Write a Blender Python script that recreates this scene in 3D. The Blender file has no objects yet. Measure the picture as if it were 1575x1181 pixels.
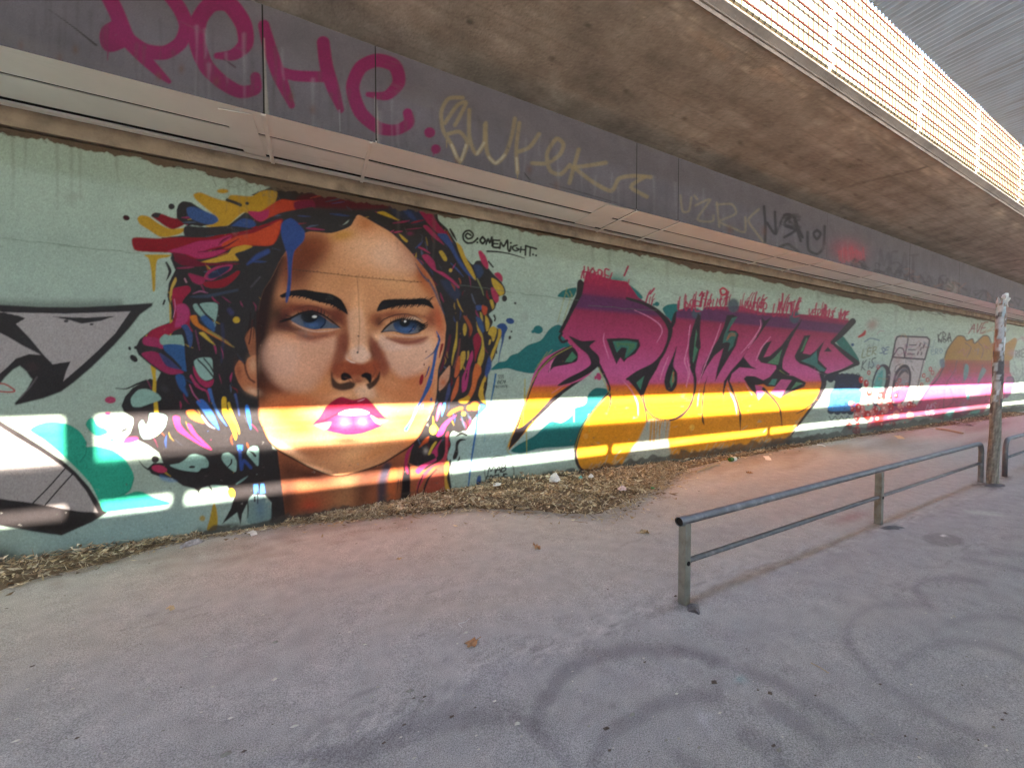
import bpy, bmesh, math, random
import numpy as np
from mathutils import Vector, Matrix

random.seed(7)
rng = np.random.default_rng(7)
scene = bpy.context.scene
COL = scene.collection

# ------------------------------------------------------------------ camera
F_PX, CX, CY = 592.0, 787.5, 590.5          # focal length and centre in photograph pixels (1575 x 1181)
CAM = np.array([0.0, 0.0, 1.70])
YAW, PITCH = math.radians(27.1), math.radians(1.5)
cam_data = bpy.data.cameras.new('camera')
cam_data.sensor_fit = 'HORIZONTAL'; cam_data.sensor_width = 36.0
cam_data.lens = F_PX / 1575.0 * 36.0
cam_data.clip_start = 0.05; cam_data.clip_end = 2000.0
cam = bpy.data.objects.new('camera', cam_data); COL.objects.link(cam)
cam.location = CAM; cam.rotation_euler = (math.radians(90) - PITCH, 0, -YAW)
scene.camera = cam

# ------------------------------------------------------------------ sky, sun, exposure
SUN_SLOPE = 1.446                           # rise of the sun ray per metre away from the wall
SUN_X = 0.30
sun_vec = Vector((SUN_X, -1.0, SUN_SLOPE)).normalized()      # towards the sun
world = bpy.data.worlds.new('World'); scene.world = world; world.use_nodes = True
wn = world.node_tree
sky = wn.nodes.new('ShaderNodeTexSky'); sky.sky_type = 'NISHITA'; sky.sun_disc = False
sky.sun_elevation = math.asin(sun_vec.z)
sky.sun_rotation = math.atan2(sun_vec.x, sun_vec.y)
sky.air_density = 1.0; sky.dust_density = 2.0; sky.ozone_density = 1.0
bg = wn.nodes['Background']; bg.inputs['Strength'].default_value = 0.05
wn.links.new(sky.outputs['Color'], bg.inputs['Color'])
sun_data = bpy.data.lights.new('sun', 'SUN'); sun_data.energy = 4.2
sun_data.angle = math.radians(0.8); sun_data.color = (1.0, 0.93, 0.82)
sun = bpy.data.objects.new('sun', sun_data); COL.objects.link(sun)
sun.rotation_euler = sun_vec.to_track_quat('Z', 'Y').to_euler()
sun.location = (0, -20, 30)

vs = scene.view_settings
vs.view_transform = 'Standard'; vs.look = 'None'; vs.gamma = 1.0; vs.use_curve_mapping = False
vs.exposure = 4.95
scene.render.engine = 'CYCLES'
cy = scene.cycles
cy.use_denoising = True; cy.max_bounces = 10; cy.diffuse_bounces = 6; cy.glossy_bounces = 4
cy.sample_clamp_indirect = 8.0; cy.caustics_reflective = False; cy.caustics_refractive = False

# ------------------------------------------------------------------ helpers
_s, _c = math.sin(YAW), math.cos(YAW)
_fw = np.array([_s * math.cos(PITCH), _c * math.cos(PITCH), -math.sin(PITCH)])
_rt = np.array([_c, -_s, 0.0])
_up = np.cross(_rt, _fw)
def ray(px, py):
    return _fw + _rt * ((px - CX) / F_PX) + _up * ((CY - py) / F_PX)
def on_y(px, py, Y):
    d = ray(px, py); return CAM + d * ((Y - CAM[1]) / d[1])
def on_z(px, py, Z):
    d = ray(px, py); return CAM + d * ((Z - CAM[2]) / d[2])
def gnd(px, py, z=0.0):
    p = on_z(px, py, z); return Vector((p[0], p[1], z))
def to_px(X, Y, Z):
    v = np.stack(np.broadcast_arrays(X, Y, Z), -1) - CAM
    w = v @ _fw
    return CX + F_PX * (v @ _rt) / w, CY - F_PX * (v @ _up) / w

class MB:
    def __init__(self): self.v = []; self.f = []
    def add(self, vs_, fs_):
        n = len(self.v); self.v.extend([tuple(p) for p in vs_]); self.f.extend([tuple(i + n for i in f) for f in fs_]); return self
    def box(self, lo, hi):
        x0, y0, z0 = lo; x1, y1, z1 = hi
        return self.add([(x0,y0,z0),(x1,y0,z0),(x1,y1,z0),(x0,y1,z0),(x0,y0,z1),(x1,y0,z1),(x1,y1,z1),(x0,y1,z1)],
                        [(0,3,2,1),(4,5,6,7),(0,1,5,4),(1,2,6,5),(2,3,7,6),(3,0,4,7)])
    def tube(self, pts, r, n=10, cap=True):
        pts = [Vector(p) for p in pts]; rs = r if isinstance(r, (list, tuple)) else [r] * len(pts)
        rings = []
        prev = None
        for i, p in enumerate(pts):
            t = (pts[min(i+1, len(pts)-1)] - pts[max(i-1, 0)]).normalized()
            a = prev if prev is not None else (Vector((0,0,1)) if abs(t.z) < .9 else Vector((1,0,0)))
            a = (a - t * a.dot(t)).normalized(); prev = a
            b = t.cross(a)
            rings.append([p + (a * math.cos(2*math.pi*k/n) + b * math.sin(2*math.pi*k/n)) * rs[i] for k in range(n)])
        base = len(self.v)
        vv = [q for ring in rings for q in ring]; ff = []
        for i in range(len(rings)-1):
            for k in range(n):
                ff.append((i*n+k, i*n+(k+1)%n, (i+1)*n+(k+1)%n, (i+1)*n+k))
        if cap:
            ff.append(tuple(range(n))[::-1]); ff.append(tuple((len(rings)-1)*n+k for k in range(n)))
        return self.add(vv, ff)
    def prism_x(self, prof, x0, x1):
        n = len(prof)
        vv = [(x0, y, z) for y, z in prof] + [(x1, y, z) for y, z in prof]
        ff = [(k, (k+1) % n, n + (k+1) % n, n + k) for k in range(n)] + [tuple(range(n))[::-1], tuple(range(n, 2*n))]
        return self.add(vv, ff)
    def build(self, name, mat, parent=None, smooth=False, bevel=0.0):
        me = bpy.data.meshes.new(name); me.from_pydata(self.v, [], self.f)
        bm = bmesh.new(); bm.from_mesh(me)
        if bevel > 0:
            bmesh.ops.bevel(bm, geom=bm.edges[:], offset=bevel, segments=1, affect='EDGES', clamp_overlap=True)
        bmesh.ops.recalc_face_normals(bm, faces=bm.faces[:])
        bm.to_mesh(me); bm.free()
        if smooth: me.shade_smooth()
        return link(name, me, mat, parent)

def link(name, me, mat, parent=None):
    o = bpy.data.objects.new(name, me); COL.objects.link(o)
    if mat is not None and not me.materials: me.materials.append(mat)
    if parent is not None: o.parent = parent
    return o
def empty(name, loc=(0, 0, 0)):
    o = bpy.data.objects.new(name, None); COL.objects.link(o); o.location = loc; o.empty_display_size = 0.2; return o
def child_at(o, parent):
    """parent keeping the world place (parents here are never rotated)"""
    o.parent = parent; o.location = o.location - parent.location; return o
def tag(o, label=None, cat=None, group=None, kind=None):
    if label: o['label'] = label
    if cat: o['category'] = cat
    if group: o['group'] = group
    if kind: o['kind'] = kind
    return o
def lin(c):
    c = np.asarray(c, float) / 255.0
    return np.where(c <= 0.04045, c / 12.92, ((c + 0.055) / 1.055) ** 2.4)
def l4(c): return (*[float(x) for x in lin(c)], 1.0)

# ------------------------------------------------------------------ materials
def mat(name, color, rough=0.7, metal=0.0, var=0.18, scale=3.0, bump=0.15, bscale=60.0, dist=0.004, attr=None, spec=0.4, tint=None, detail=6, streak=None, dirt=None):
    m = bpy.data.materials.new(name); m.use_nodes = True
    nt = m.node_tree; N = nt.nodes; L = nt.links
    b = N['Principled BSDF']
    b.inputs['Roughness'].default_value = rough; b.inputs['Metallic'].default_value = metal
    b.inputs['Specular IOR Level'].default_value = spec
    tc = N.new('ShaderNodeTexCoord')
    n1 = N.new('ShaderNodeTexNoise'); n1.inputs['Scale'].default_value = scale; n1.inputs['Detail'].default_value = detail; n1.inputs['Roughness'].default_value = 0.62
    L.new(tc.outputs['Object'], n1.inputs['Vector'])
    ramp = N.new('ShaderNodeMapRange'); ramp.inputs['From Min'].default_value = 0.28; ramp.inputs['From Max'].default_value = 0.72
    ramp.inputs['To Min'].default_value = 1 - var; ramp.inputs['To Max'].default_value = 1 + var
    L.new(n1.outputs['Fac'], ramp.inputs['Value'])
    if attr:
        a = N.new('ShaderNodeAttribute'); a.attribute_name = attr; csock = a.outputs['Color']
    else:
        r = N.new('ShaderNodeRGB'); r.outputs[0].default_value = (*color, 1.0); csock = r.outputs[0]
    if tint is not None:
        n3 = N.new('ShaderNodeTexNoise'); n3.inputs['Scale'].default_value = scale * 0.37; n3.inputs['Detail'].default_value = 8; n3.inputs['Roughness'].default_value = 0.7
        L.new(tc.outputs['Object'], n3.inputs['Vector'])
        mr = N.new('ShaderNodeMapRange'); mr.inputs['From Min'].default_value = 0.47; mr.inputs['From Max'].default_value = 0.68
        L.new(n3.outputs['Fac'], mr.inputs['Value'])
        mx = N.new('ShaderNodeMix'); mx.data_type = 'RGBA'
        L.new(mr.outputs[0], mx.inputs['Factor']); L.new(csock, mx.inputs['A']); mx.inputs['B'].default_value = (*tint, 1.0)
        csock = mx.outputs['Result']
    if dirt is not None:          # (colour, scale vector, lo, hi)
        dc, dsv, lo, hi = dirt
        mp = N.new('ShaderNodeMapping'); mp.inputs['Scale'].default_value = dsv; L.new(tc.outputs['Object'], mp.inputs['Vector'])
        n4 = N.new('ShaderNodeTexNoise'); n4.inputs['Scale'].default_value = 1.0; n4.inputs['Detail'].default_value = 9; n4.inputs['Roughness'].default_value = 0.66
        L.new(mp.outputs['Vector'], n4.inputs['Vector'])
        mr = N.new('ShaderNodeMapRange'); mr.inputs['From Min'].default_value = lo; mr.inputs['From Max'].default_value = hi; mr.inputs['To Max'].default_value = 0.85
        L.new(n4.outputs['Fac'], mr.inputs['Value'])
        mx = N.new('ShaderNodeMix'); mx.data_type = 'RGBA'
        L.new(mr.outputs[0], mx.inputs['Factor']); L.new(csock, mx.inputs['A']); mx.inputs['B'].default_value = (*dc, 1.0)
        csock = mx.outputs['Result']
    mul = N.new('ShaderNodeVectorMath'); mul.operation = 'SCALE'
    L.new(csock, mul.inputs[0]); L.new(ramp.outputs[0], mul.inputs['Scale'])
    L.new(mul.outputs[0], b.inputs['Base Color'])
    if bump > 0:
        n2 = N.new('ShaderNodeTexNoise'); n2.inputs['Scale'].default_value = bscale; n2.inputs['Detail'].default_value = 4
        L.new(tc.outputs['Object'], n2.inputs['Vector'])
        ad = N.new('ShaderNodeMath'); ad.operation = 'MULTIPLY_ADD'; ad.inputs[1].default_value = 2.0
        L.new(n1.outputs['Fac'], ad.inputs[0]); L.new(n2.outputs['Fac'], ad.inputs[2])
        bp = N.new('ShaderNodeBump'); bp.inputs['Strength'].default_value = bump; bp.inputs['Distance'].default_value = dist
        L.new(ad.outputs[0], bp.inputs['Height']); L.new(bp.outputs['Normal'], b.inputs['Normal'])
    return m

def paint_mesh(name, V, F, colors, mat_, parent=None, attr='paint', smooth=False):
    """mesh from numpy arrays with a linear colour per vertex"""
    me = bpy.data.meshes.new(name)
    nv, nf = len(V), len(F)
    me.vertices.add(nv); me.vertices.foreach_set('co', np.ascontiguousarray(V, np.float32).ravel())
    me.loops.add(nf * 4); me.loops.foreach_set('vertex_index', np.ascontiguousarray(F, np.int32).ravel())
    me.polygons.add(nf); me.polygons.foreach_set('loop_start', np.arange(0, nf * 4, 4, dtype=np.int32))
    me.update(calc_edges=True)
    ca = me.color_attributes.new(attr, 'FLOAT_COLOR', 'POINT')
    rgba = np.ones((nv, 4), np.float32); rgba[:, :3] = colors
    ca.data.foreach_set('color', rgba.ravel())
    if smooth: me.shade_smooth()
    return link(name, me, mat_, parent)
# ------------------------------------------------------------------ dimensions of the place
WALL_Y = 5.0; WALL_TOP = 3.82
SOF_Z = 4.00; BEAM_Y = 4.07; BEAM_TOP = 4.93
EDGE_Y, EDGE_Z, FASC_TOP = 2.335, 5.05, 5.145
SOF_OUT = 2.424                              # soffit edge; the fascia leans out above it
XA, XB = -30.0, 62.0
V2_Y, V2_SOF, V2_TOP, V2_BACK = 1.65, 5.05, 5.235, -10.5

M = {}
M['concrete'] = mat('raw_concrete', (0.24, 0.20, 0.16), 0.85, var=0.30, scale=1.6, bump=0.5, bscale=35, dist=0.01, tint=(0.13, 0.105, 0.085),
                    dirt=((0.05, 0.04, 0.035), (0.5, 3.0, 3.0), 0.60, 0.78))
M['ledge'] = mat('brown_ledge_concrete', (0.30, 0.23, 0.17), 0.9, var=0.3, scale=4, bump=0.5, bscale=50, dist=0.008, tint=(0.15, 0.11, 0.085))
M['sof_panel'] = mat('soffit_board', (0.84, 0.82, 0.77), 0.6, var=0.05, scale=2.2, bump=0.08, bscale=80, dirt=((0.50, 0.47, 0.41), (0.35, 2.0, 2.0), 0.58, 0.74))
M['sof_strip'] = mat('soffit_joint_strip', (0.82, 0.79, 0.73), 0.55, var=0.08, bump=0.05)
M['dark'] = mat('dark_void', (0.02, 0.018, 0.016), 0.9, var=0.2, bump=0)
M['sheet'] = mat('galvanised_corrugated_sheet', (0.64, 0.82, 0.98), 0.5, metal=0.1, var=0.12, scale=2.5, bump=0.05, bscale=25, dirt=((0.40, 0.51, 0.62), (70.0, 1.2, 1.0), 0.46, 0.66))
M['steel'] = mat('galvanised_steel', (0.17, 0.175, 0.19), 0.5, metal=0.35, var=0.22, scale=9, bump=0.05, bscale=90, dirt=((0.30, 0.29, 0.28), (9, 9, 9), 0.55, 0.75))
M['rail_post'] = mat('painted_rail_post', (0.24, 0.23, 0.20), 0.6, metal=0.3, var=0.25, scale=9, bump=0.1, bscale=70, dirt=((0.16, 0.10, 0.06), (8, 8, 5), 0.52, 0.72))
M['fence_wire'] = mat('red_brown_wire', (0.028, 0.009, 0.008), 0.9, var=0.15, bump=0, spec=0.0)
M['fence_post'] = mat('white_fence_post', (0.78, 0.76, 0.72), 0.5, var=0.06, bump=0.03)
M['screen'] = mat('cream_screen_board', (0.17, 0.145, 0.080), 0.7, var=0.2, scale=5, bump=0.05, tint=(0.125, 0.098, 0.040))
M['deck2'] = mat('deck_concrete', (0.30, 0.29, 0.28), 0.85, var=0.2, scale=2, bump=0.3)
M['plank'] = mat('guard_plank', (0.45, 0.42, 0.38), 0.7, var=0.2)

# ------------------------------------------------------------------ bridge over the wall
bridge = tag(empty('road_bridge', (8, 3.5, 0)), 'concrete road bridge deck with grey tagged beam above the painted wall', 'bridge')
def bpart(mb, name, m, parent=bridge, **k):
    o = mb.build(name, m, None, **k)
    if parent is bridge: return child_at(o, bridge)
    o.parent = parent; o.location = -bridge.location if False else o.location
    return o
# deck slab: soffit rises a little to the outer edge, drip groove near the fascia
bpart(MB().prism_x([(BEAM_Y, BEAM_TOP + .012), (SOF_OUT + .006, EDGE_Z + .012), (SOF_OUT, EDGE_Z - .004), (SOF_OUT - .008, EDGE_Z - .004), (SOF_OUT - .012, EDGE_Z + .03), (SOF_OUT - .026, EDGE_Z + .032), (SOF_OUT - .030, EDGE_Z + .040), (EDGE_Y + .006, FASC_TOP - .012), (EDGE_Y, FASC_TOP),
                    (EDGE_Y + .3, FASC_TOP + .01), (18.0, FASC_TOP + .01), (18.0, BEAM_TOP + 0.45), (BEAM_Y, BEAM_TOP + 0.45)], XA, XB), 'deck_slab', M['concrete'])
# ledge above the wall
bpart(MB().prism_x([(4.97, WALL_TOP + 0.015), (4.965, SOF_Z - 0.006), (7.0, SOF_Z - 0.006), (7.0, WALL_TOP - 0.1), (5.32, WALL_TOP - 0.1), (5.32, WALL_TOP + 0.015)], XA, XB), 'wall_ledge', M['ledge'])
bpart(MB().box((XA, 4.894, SOF_Z - 0.008), (XB, 4.960, SOF_Z + 0.01)), 'edge_trim', M['sof_strip'])
bpart(MB().box((XA, BEAM_Y + 0.1, SOF_Z + 0.09), (XB, 7.0, SOF_Z + 0.2)), 'soffit_void', M['dark'])

def xs_on(pts, Z=None, Y=None):
    return [float(on_z(px, py, Z)[0]) if Z is not None else float(on_y(px, py, Y)[0]) for px, py in pts]
# soffit boards: two rows cut at the joints read off the photograph
jx = xs_on([(408, 190), (566, 236), (948, 340), (1008, 357), (1178, 398), (1226, 411), (1300, 430), (1345, 442), (1400, 456), (1446, 468)], Z=SOF_Z)
cuts = [-14.0, -9.0, -5.2] + jx + [jx[-1] + 3, jx[-1] + 6, jx[-1] + 9, jx[-1] + 13, XB]
for a, b in zip(cuts[:-1], cuts[1:]):
    for y0, y1 in ((BEAM_Y + 0.004, 4.442), (4.478, 4.836)):
        dz = rng.uniform(-0.004, 0.004)
        bpart(MB().box((a + 0.012, y0, SOF_Z + dz), (b - 0.012, y1, SOF_Z + 0.010 + dz)), 'soffit_board', M['sof_panel'], bevel=0.003)
for i, x in enumerate(jx):
    w = 0.018 if i not in (2, 4) else 0.022
    bpart(MB().box((x - w, BEAM_Y + 0.003, SOF_Z - 0.024), (x + w, 4.955, SOF_Z - 0.0085)), 'joint_strip', M['sof_strip'], bevel=0.003)
# patch board by the first joint
px0, px1 = xs_on([(352, 190), (394, 195)], Z=SOF_Z)
bpart(MB().add([(px0 - 0.04, 4.16, SOF_Z - 0.020), (px1 - 0.01, 4.13, SOF_Z - 0.012), (px1 + 0.03, 4.86, SOF_Z - 0.012), (px0 + 0.06, 4.84, SOF_Z - 0.018),
                (px0 - 0.04, 4.16, SOF_Z - 0.012), (px1 - 0.01, 4.13, SOF_Z - 0.006), (px1 + 0.03, 4.86, SOF_Z - 0.006), (px0 + 0.06, 4.84, SOF_Z - 0.010)],
               [(0,1,2,3),(7,6,5,4),(0,4,5,1),(1,5,6,2),(2,6,7,3),(3,7,4,0)]), 'patch_board', M['sof_panel'])
px0, px1 = xs_on([(905, 330), (935, 338)], Z=SOF_Z)
bpart(MB().box((px0, 4.10, SOF_Z - 0.014), (px1, 4.83, SOF_Z - 0.0055)), 'patch_board', M['sof_strip'])

# ------------------------------------------------------------------ mesh fence on the deck edge
FX0 = float(on_y(1279, 60, EDGE_Y)[0])
SP = 2.45
fence = tag(empty('mesh_fence', (FX0, EDGE_Y, FASC_TOP)), 'red wire mesh fence with white posts on the bridge edge in sunlight', 'fence')
def frel(mb, name, m, parent, **k):
    o = mb.build(name, m, None, **k); o.parent = parent; o.location = -fence.location; return o
FTOP = 6.30
nb = 24
for i in range(-2, 14):
    x0 = FX0 + i * SP
    frel(MB().box((x0 - 0.024, EDGE_Y + 0.01, FASC_TOP - 0.02), (x0 + 0.024, EDGE_Y + 0.09, FTOP + 0.0)), 'post', M['fence_post'], fence, bevel=0.006)
    if i < 13:
        w = MB()
        for k in range(nb):
            x = x0 + 0.06 + (SP - 0.12) * (k + 0.5) / nb
            r = 0.0052
            w.tube([(x, EDGE_Y + 0.04, FASC_TOP + 0.012), (x, EDGE_Y + 0.005, FASC_TOP + 0.014), (x, EDGE_Y - 0.008, FASC_TOP + 0.04), (x, EDGE_Y - 0.008, FTOP + 0.01)], r, 4)
        tag(frel(w, 'wire_bars', M['fence_wire'], fence), kind='stuff')
        h = MB()
        for k in range(6):
            z = FASC_TOP + 0.07 + k * 0.195
            h.box((x0 + 0.03, EDGE_Y - 0.024, z - 0.009), (x0 + SP - 0.03, EDGE_Y - 0.016, z + 0.009))
        tag(frel(h, 'wire_rails', M['fence_wire'], fence), kind='stuff')
        frel(MB().box((x0 + 0.026, EDGE_Y + 0.004, FASC_TOP + 0.025), (x0 + SP - 0.026, EDGE_Y + 0.024, FTOP + rng.uniform(-.01, .01))), 'screen_board', M['screen'], fence)
    if i % 1 == 0:
        frel(MB().tube([(x0 - 0.03, EDGE_Y + 0.03, FTOP), (x0 - 0.05, EDGE_Y + 0.0, FTOP + 0.05)], 0.012, 6), 'post_clip', M['fence_post'], fence)
        frel(MB().tube([(x0 + 0.03, EDGE_Y + 0.03, FTOP), (x0 + 0.06, EDGE_Y + 0.0, FTOP + 0.04)], 0.012, 6), 'post_clip', M['fence_post'], fence)

# ------------------------------------------------------------------ neighbouring viaduct over the camera
via = tag(empty('viaduct', (8, -2, 0)), 'grey viaduct clad underneath in corrugated sheet, above the mesh fence', 'bridge')
def vpart(mb, name, m, **k):
    o = mb.build(name, m, None, **k); return child_at(o, via)
vpart(MB().box((XA, V2_BACK, V2_SOF + 0.05), (XB, V2_Y, V2_TOP)), 'deck_slab', M['deck2'])
WAVE = 0.076
sheet_w = WAVE * 13
n_sh = 46
sh_v, sh_f = [], []
seg = 8
for k in range(13 * seg + 1):
    x = k * WAVE / seg; z = 0.017 * math.cos(2 * math.pi * k / seg)
    sh_v += [(x, V2_BACK, z), (x, V2_Y + 0.06, z)]
for k in range(13 * seg):
    sh_f.append((2*k, 2*k+1, 2*k+3, 2*k+2))
me = bpy.data.meshes.new('corrugated_sheet'); me.from_pydata(sh_v, [], sh_f); me.shade_smooth(); me.materials.append(M['sheet'])
for i in range(n_sh):
    o = bpy.data.objects.new('corrugated_sheet', me); COL.objects.link(o)
    o.parent = via; o.location = Vector((-6 + i * sheet_w, 0, V2_SOF + 0.02 + (i % 2) * 0.003)) - via.location
    o.rotation_euler = (math.radians(rng.uniform(-0.05, 0.05)), 0, 0)
# parapet that cuts the sunlight into the bands on the wall
vpart(MB().box((XA, V2_Y - 0.045, 5.365), (XB, V2_Y - 0.005, 5.73)), 'guard_plank', M['plank'])
for z in (5.785, 5.85, 5.915, 5.99, 6.065):
    vpart(MB().tube([(XA, V2_Y - 0.03, z), (XB, V2_Y - 0.03, z)], 0.0085, 6), 'rail', M['steel'])
def sun_back(px, py, Y=V2_Y):
    p = on_y(px, py, WALL_Y); t = WALL_Y - Y
    return p[0] + SUN_X * t, p[2] + SUN_SLOPE * t
xw = sun_back(128, 690)[0]
vpart(MB().box((xw - 0.11, V2_Y - 0.09, V2_TOP), (xw + 0.11, V2_Y - 0.05, 6.6)), 'post', M['deck2'])
for px, py in ((278, 770), (939, 692), (1183, 664)):
    x = sun_back(px, py)[0]
    vpart(MB().box((x - 0.06, V2_Y - 0.10, V2_TOP), (x + 0.06, V2_Y - 0.05, 5.40)), 'spacer', M['steel'])

# unseen wall added behind the camera to hold back ambient light
tag(MB().prism_x([(-7.0, -.1), (-6.6, -.1), (-6.62, 3.7), (-6.66, 3.74), (-6.94, 3.74), (-6.98, 3.7)], XA, XB).build('ambient_block_wall', M['deck2']), 'plain concrete wall added out of view to block ambient light', 'wall', kind='thing')
# ------------------------------------------------------------------ ground
# ------------------------------------------------------------------ spray-paint engine: flat print drawn as shapes, later carried by the wall's own vertices
class Canvas:
    def __init__(self, x0, y0, x1, y1, color):
        self.x0, self.y0 = x0, y0
        self.W, self.H = x1 - x0, y1 - y0
        self.C = np.empty((self.H, self.W, 3)); self.C[:] = color
        self.P = np.zeros((self.H, self.W), np.int16)
        self.clip = None
    def _box(self, xa, ya, xb, yb):
        xa = int(max(0, math.floor(xa - self.x0))); ya = int(max(0, math.floor(ya - self.y0)))
        xb = int(min(self.W, math.ceil(xb - self.x0) + 1)); yb = int(min(self.H, math.ceil(yb - self.y0) + 1))
        if xb <= xa or yb <= ya: return None
        X, Y = np.meshgrid(np.arange(xa, xb) + self.x0 + 0.0, np.arange(ya, yb) + self.y0 + 0.0)
        return (slice(ya, yb), slice(xa, xb)), X, Y
    def _put(self, sl, X, Y, a, col, part):
        if self.clip is not None: a = a * self.clip[sl]
        col = col(X, Y) if callable(col) else np.asarray(col, float)
        self.C[sl] = self.C[sl] * (1 - a[..., None]) + col * a[..., None]
        if part is not None:
            self.P[sl] = np.where(a > 0.5, part, self.P[sl])
    def poly(self, pts, col, soft=0.7, smooth=True, alpha=1.0, part=None):
        p = np.asarray(pts, float)
        if smooth: p = crom(p, True)
        m = soft + 2
        b = self._box(p[:, 0].min() - m, p[:, 1].min() - m, p[:, 0].max() + m, p[:, 1].max() + m)
        if b is None: return
        sl, X, Y = b
        d = sdf(p, X, Y)
        a = np.clip(0.5 - d / (2 * soft), 0, 1); a = a * a * (3 - 2 * a) * alpha
        self._put(sl, X, Y, a, col, part)
    def stroke(self, pts, w, col, soft=0.7, alpha=1.0, part=None, smooth=True):
        p = np.asarray(pts, float); n = len(p)
        ws = np.asarray(w, float) if np.ndim(w) else np.full(n, float(w))
        if len(ws) != n: ws = np.interp(np.linspace(0, 1, n), np.linspace(0, 1, len(ws)), ws)
        q = np.concatenate([p, ws[:, None]], 1)
        if smooth and n > 2: q = crom(q, False)
        m = q[:, 2].max() / 2 + soft + 2
        b = self._box(q[:, 0].min() - m, q[:, 1].min() - m, q[:, 0].max() + m, q[:, 1].max() + m)
        if b is None: return
        sl, X, Y = b
        d = np.full(X.shape, 1e9)
        for i in range(len(q) - 1):
            ax, ay, aw = q[i]; bx, by, bw = q[i + 1]
            dx, dy = bx - ax, by - ay
            t = np.clip(((X - ax) * dx + (Y - ay) * dy) / max(dx * dx + dy * dy, 1e-9), 0, 1)
            np.minimum(d, np.hypot(X - ax - t * dx, Y - ay - t * dy) - (aw + t * (bw - aw)) / 2, out=d)
        a = np.clip(0.5 - d / (2 * soft), 0, 1); a = a * a * (3 - 2 * a) * alpha
        self._put(sl, X, Y, a, col, part)
    def blob(self, cx, cy, rx, ry, col, rot=0.0, alpha=1.0, part=None):
        """airbrush puff: soft gaussian ellipse"""
        R = max(rx, ry) * 2.2
        b = self._box(cx - R, cy - R, cx + R, cy + R)
        if b is None: return
        sl, X, Y = b
        c, s = math.cos(math.radians(rot)), math.sin(math.radians(rot))
        u = ((X - cx) * c + (Y - cy) * s) / rx; v = (-(X - cx) * s + (Y - cy) * c) / ry
        a = alpha * np.exp(-(u * u + v * v) * 1.2)
        self._put(sl, X, Y, a, col, part)
    def disc(self, cx, cy, rx, ry, col, rot=0.0, soft=0.7, alpha=1.0, part=None):
        t = np.linspace(0, 2 * math.pi, 28, endpoint=False)
        c, s = math.cos(math.radians(rot)), math.sin(math.radians(rot))
        x = rx * np.cos(t); y = ry * np.sin(t)
        self.poly(np.stack([cx + x * c - y * s, cy + x * s + y * c], 1), col, soft, False, alpha, part)
    def mask(self, pts, soft=0.7, smooth=True):
        m = np.zeros((self.H, self.W)); p = np.asarray(pts, float)
        if smooth: p = crom(p, True)
        sl, X, Y = self._box(p[:, 0].min() - 3, p[:, 1].min() - 3, p[:, 0].max() + 3, p[:, 1].max() + 3)
        m[sl] = np.clip(0.5 - sdf(p, X, Y) / (2 * soft), 0, 1)
        return m
    def sample(self, px, py):
        u = np.clip(px - self.x0, 0, self.W - 1.001); v = np.clip(py - self.y0, 0, self.H - 1.001)
        i = u.astype(int); j = v.astype(int); fu = (u - i)[..., None]; fv = (v - j)[..., None]
        C = self.C
        return (C[j, i] * (1 - fu) + C[j, i + 1] * fu) * (1 - fv) + (C[j + 1, i] * (1 - fu) + C[j + 1, i + 1] * fu) * fv

def crom(p, closed, k=5):
    n = len(p)
    if n < 3: return p
    if closed: P = np.concatenate([p[-1:], p, p[:2]]); m = n
    else: P = np.concatenate([p[:1], p, p[-1:]]); m = n - 1
    t = np.linspace(0, 1, k, endpoint=False)[:, None]
    out = []
    for i in range(m):
        a, b, c, d = P[i], P[i + 1], P[i + 2], P[i + 3]
        out.append(0.5 * (2 * b + (c - a) * t * 0.8 + (2 * a - 5 * b + 4 * c - d) * t * t * 0.8 + 0.2 * 2 * (c - b) * t * t * 1.5
                   + (3 * b - a - 3 * c + d) * t ** 3 * 0.8 - 0.2 * 2 * (c - b) * t ** 3 * 0.5) if False else
                   _herm(a, b, c, d, t))
    q = np.concatenate(out)
    if not closed: q = np.concatenate([q, p[-1:]])
    return q
def _herm(a, b, c, d, t, ten=0.40):
    m0, m1 = (c - a) * ten, (d - b) * ten
    return (2*t**3 - 3*t**2 + 1) * b + (t**3 - 2*t**2 + t) * m0 + (-2*t**3 + 3*t**2) * c + (t**3 - t**2) * m1
def sdf(p, X, Y):
    d = np.full(X.shape, 1e18); ins = np.zeros(X.shape, bool)
    n = len(p)
    for i in range(n):
        ax, ay = p[i]; bx, by = p[(i + 1) % n]
        dx, dy = bx - ax, by - ay
        t = np.clip(((X - ax) * dx + (Y - ay) * dy) / max(dx * dx + dy * dy, 1e-9), 0, 1)
        np.minimum(d, (X - ax - t * dx) ** 2 + (Y - ay - t * dy) ** 2, out=d)
        if ay != by:
            ins ^= ((ay > Y) != (by > Y)) & (X < (bx - ax) * (Y - ay) / (by - ay) + ax)
    d = np.sqrt(d)
    return np.where(ins, -d, d)
def A(r, g, b): return np.minimum(lin((r, g, b)) * 0.82, 0.80)      # paint albedo from the colour the paint shows in the shade
def Z(x0, y0, s, *pts):
    p = np.asarray(pts, float).reshape(-1, 2)
    return p / s + np.array([x0, y0])
def zmix(stops):
    """colour that changes with height on the wall"""
    zs = [s[0] for s in stops][::-1]; cs = np.array([s[1] for s in stops][::-1])
    def f(X, Y):
        z = 1.7 - 10.96 * (Y - 575) / (1941 - X)
        return np.stack([np.interp(z, zs, cs[:, k]) for k in range(3)], -1)
    return f
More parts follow.
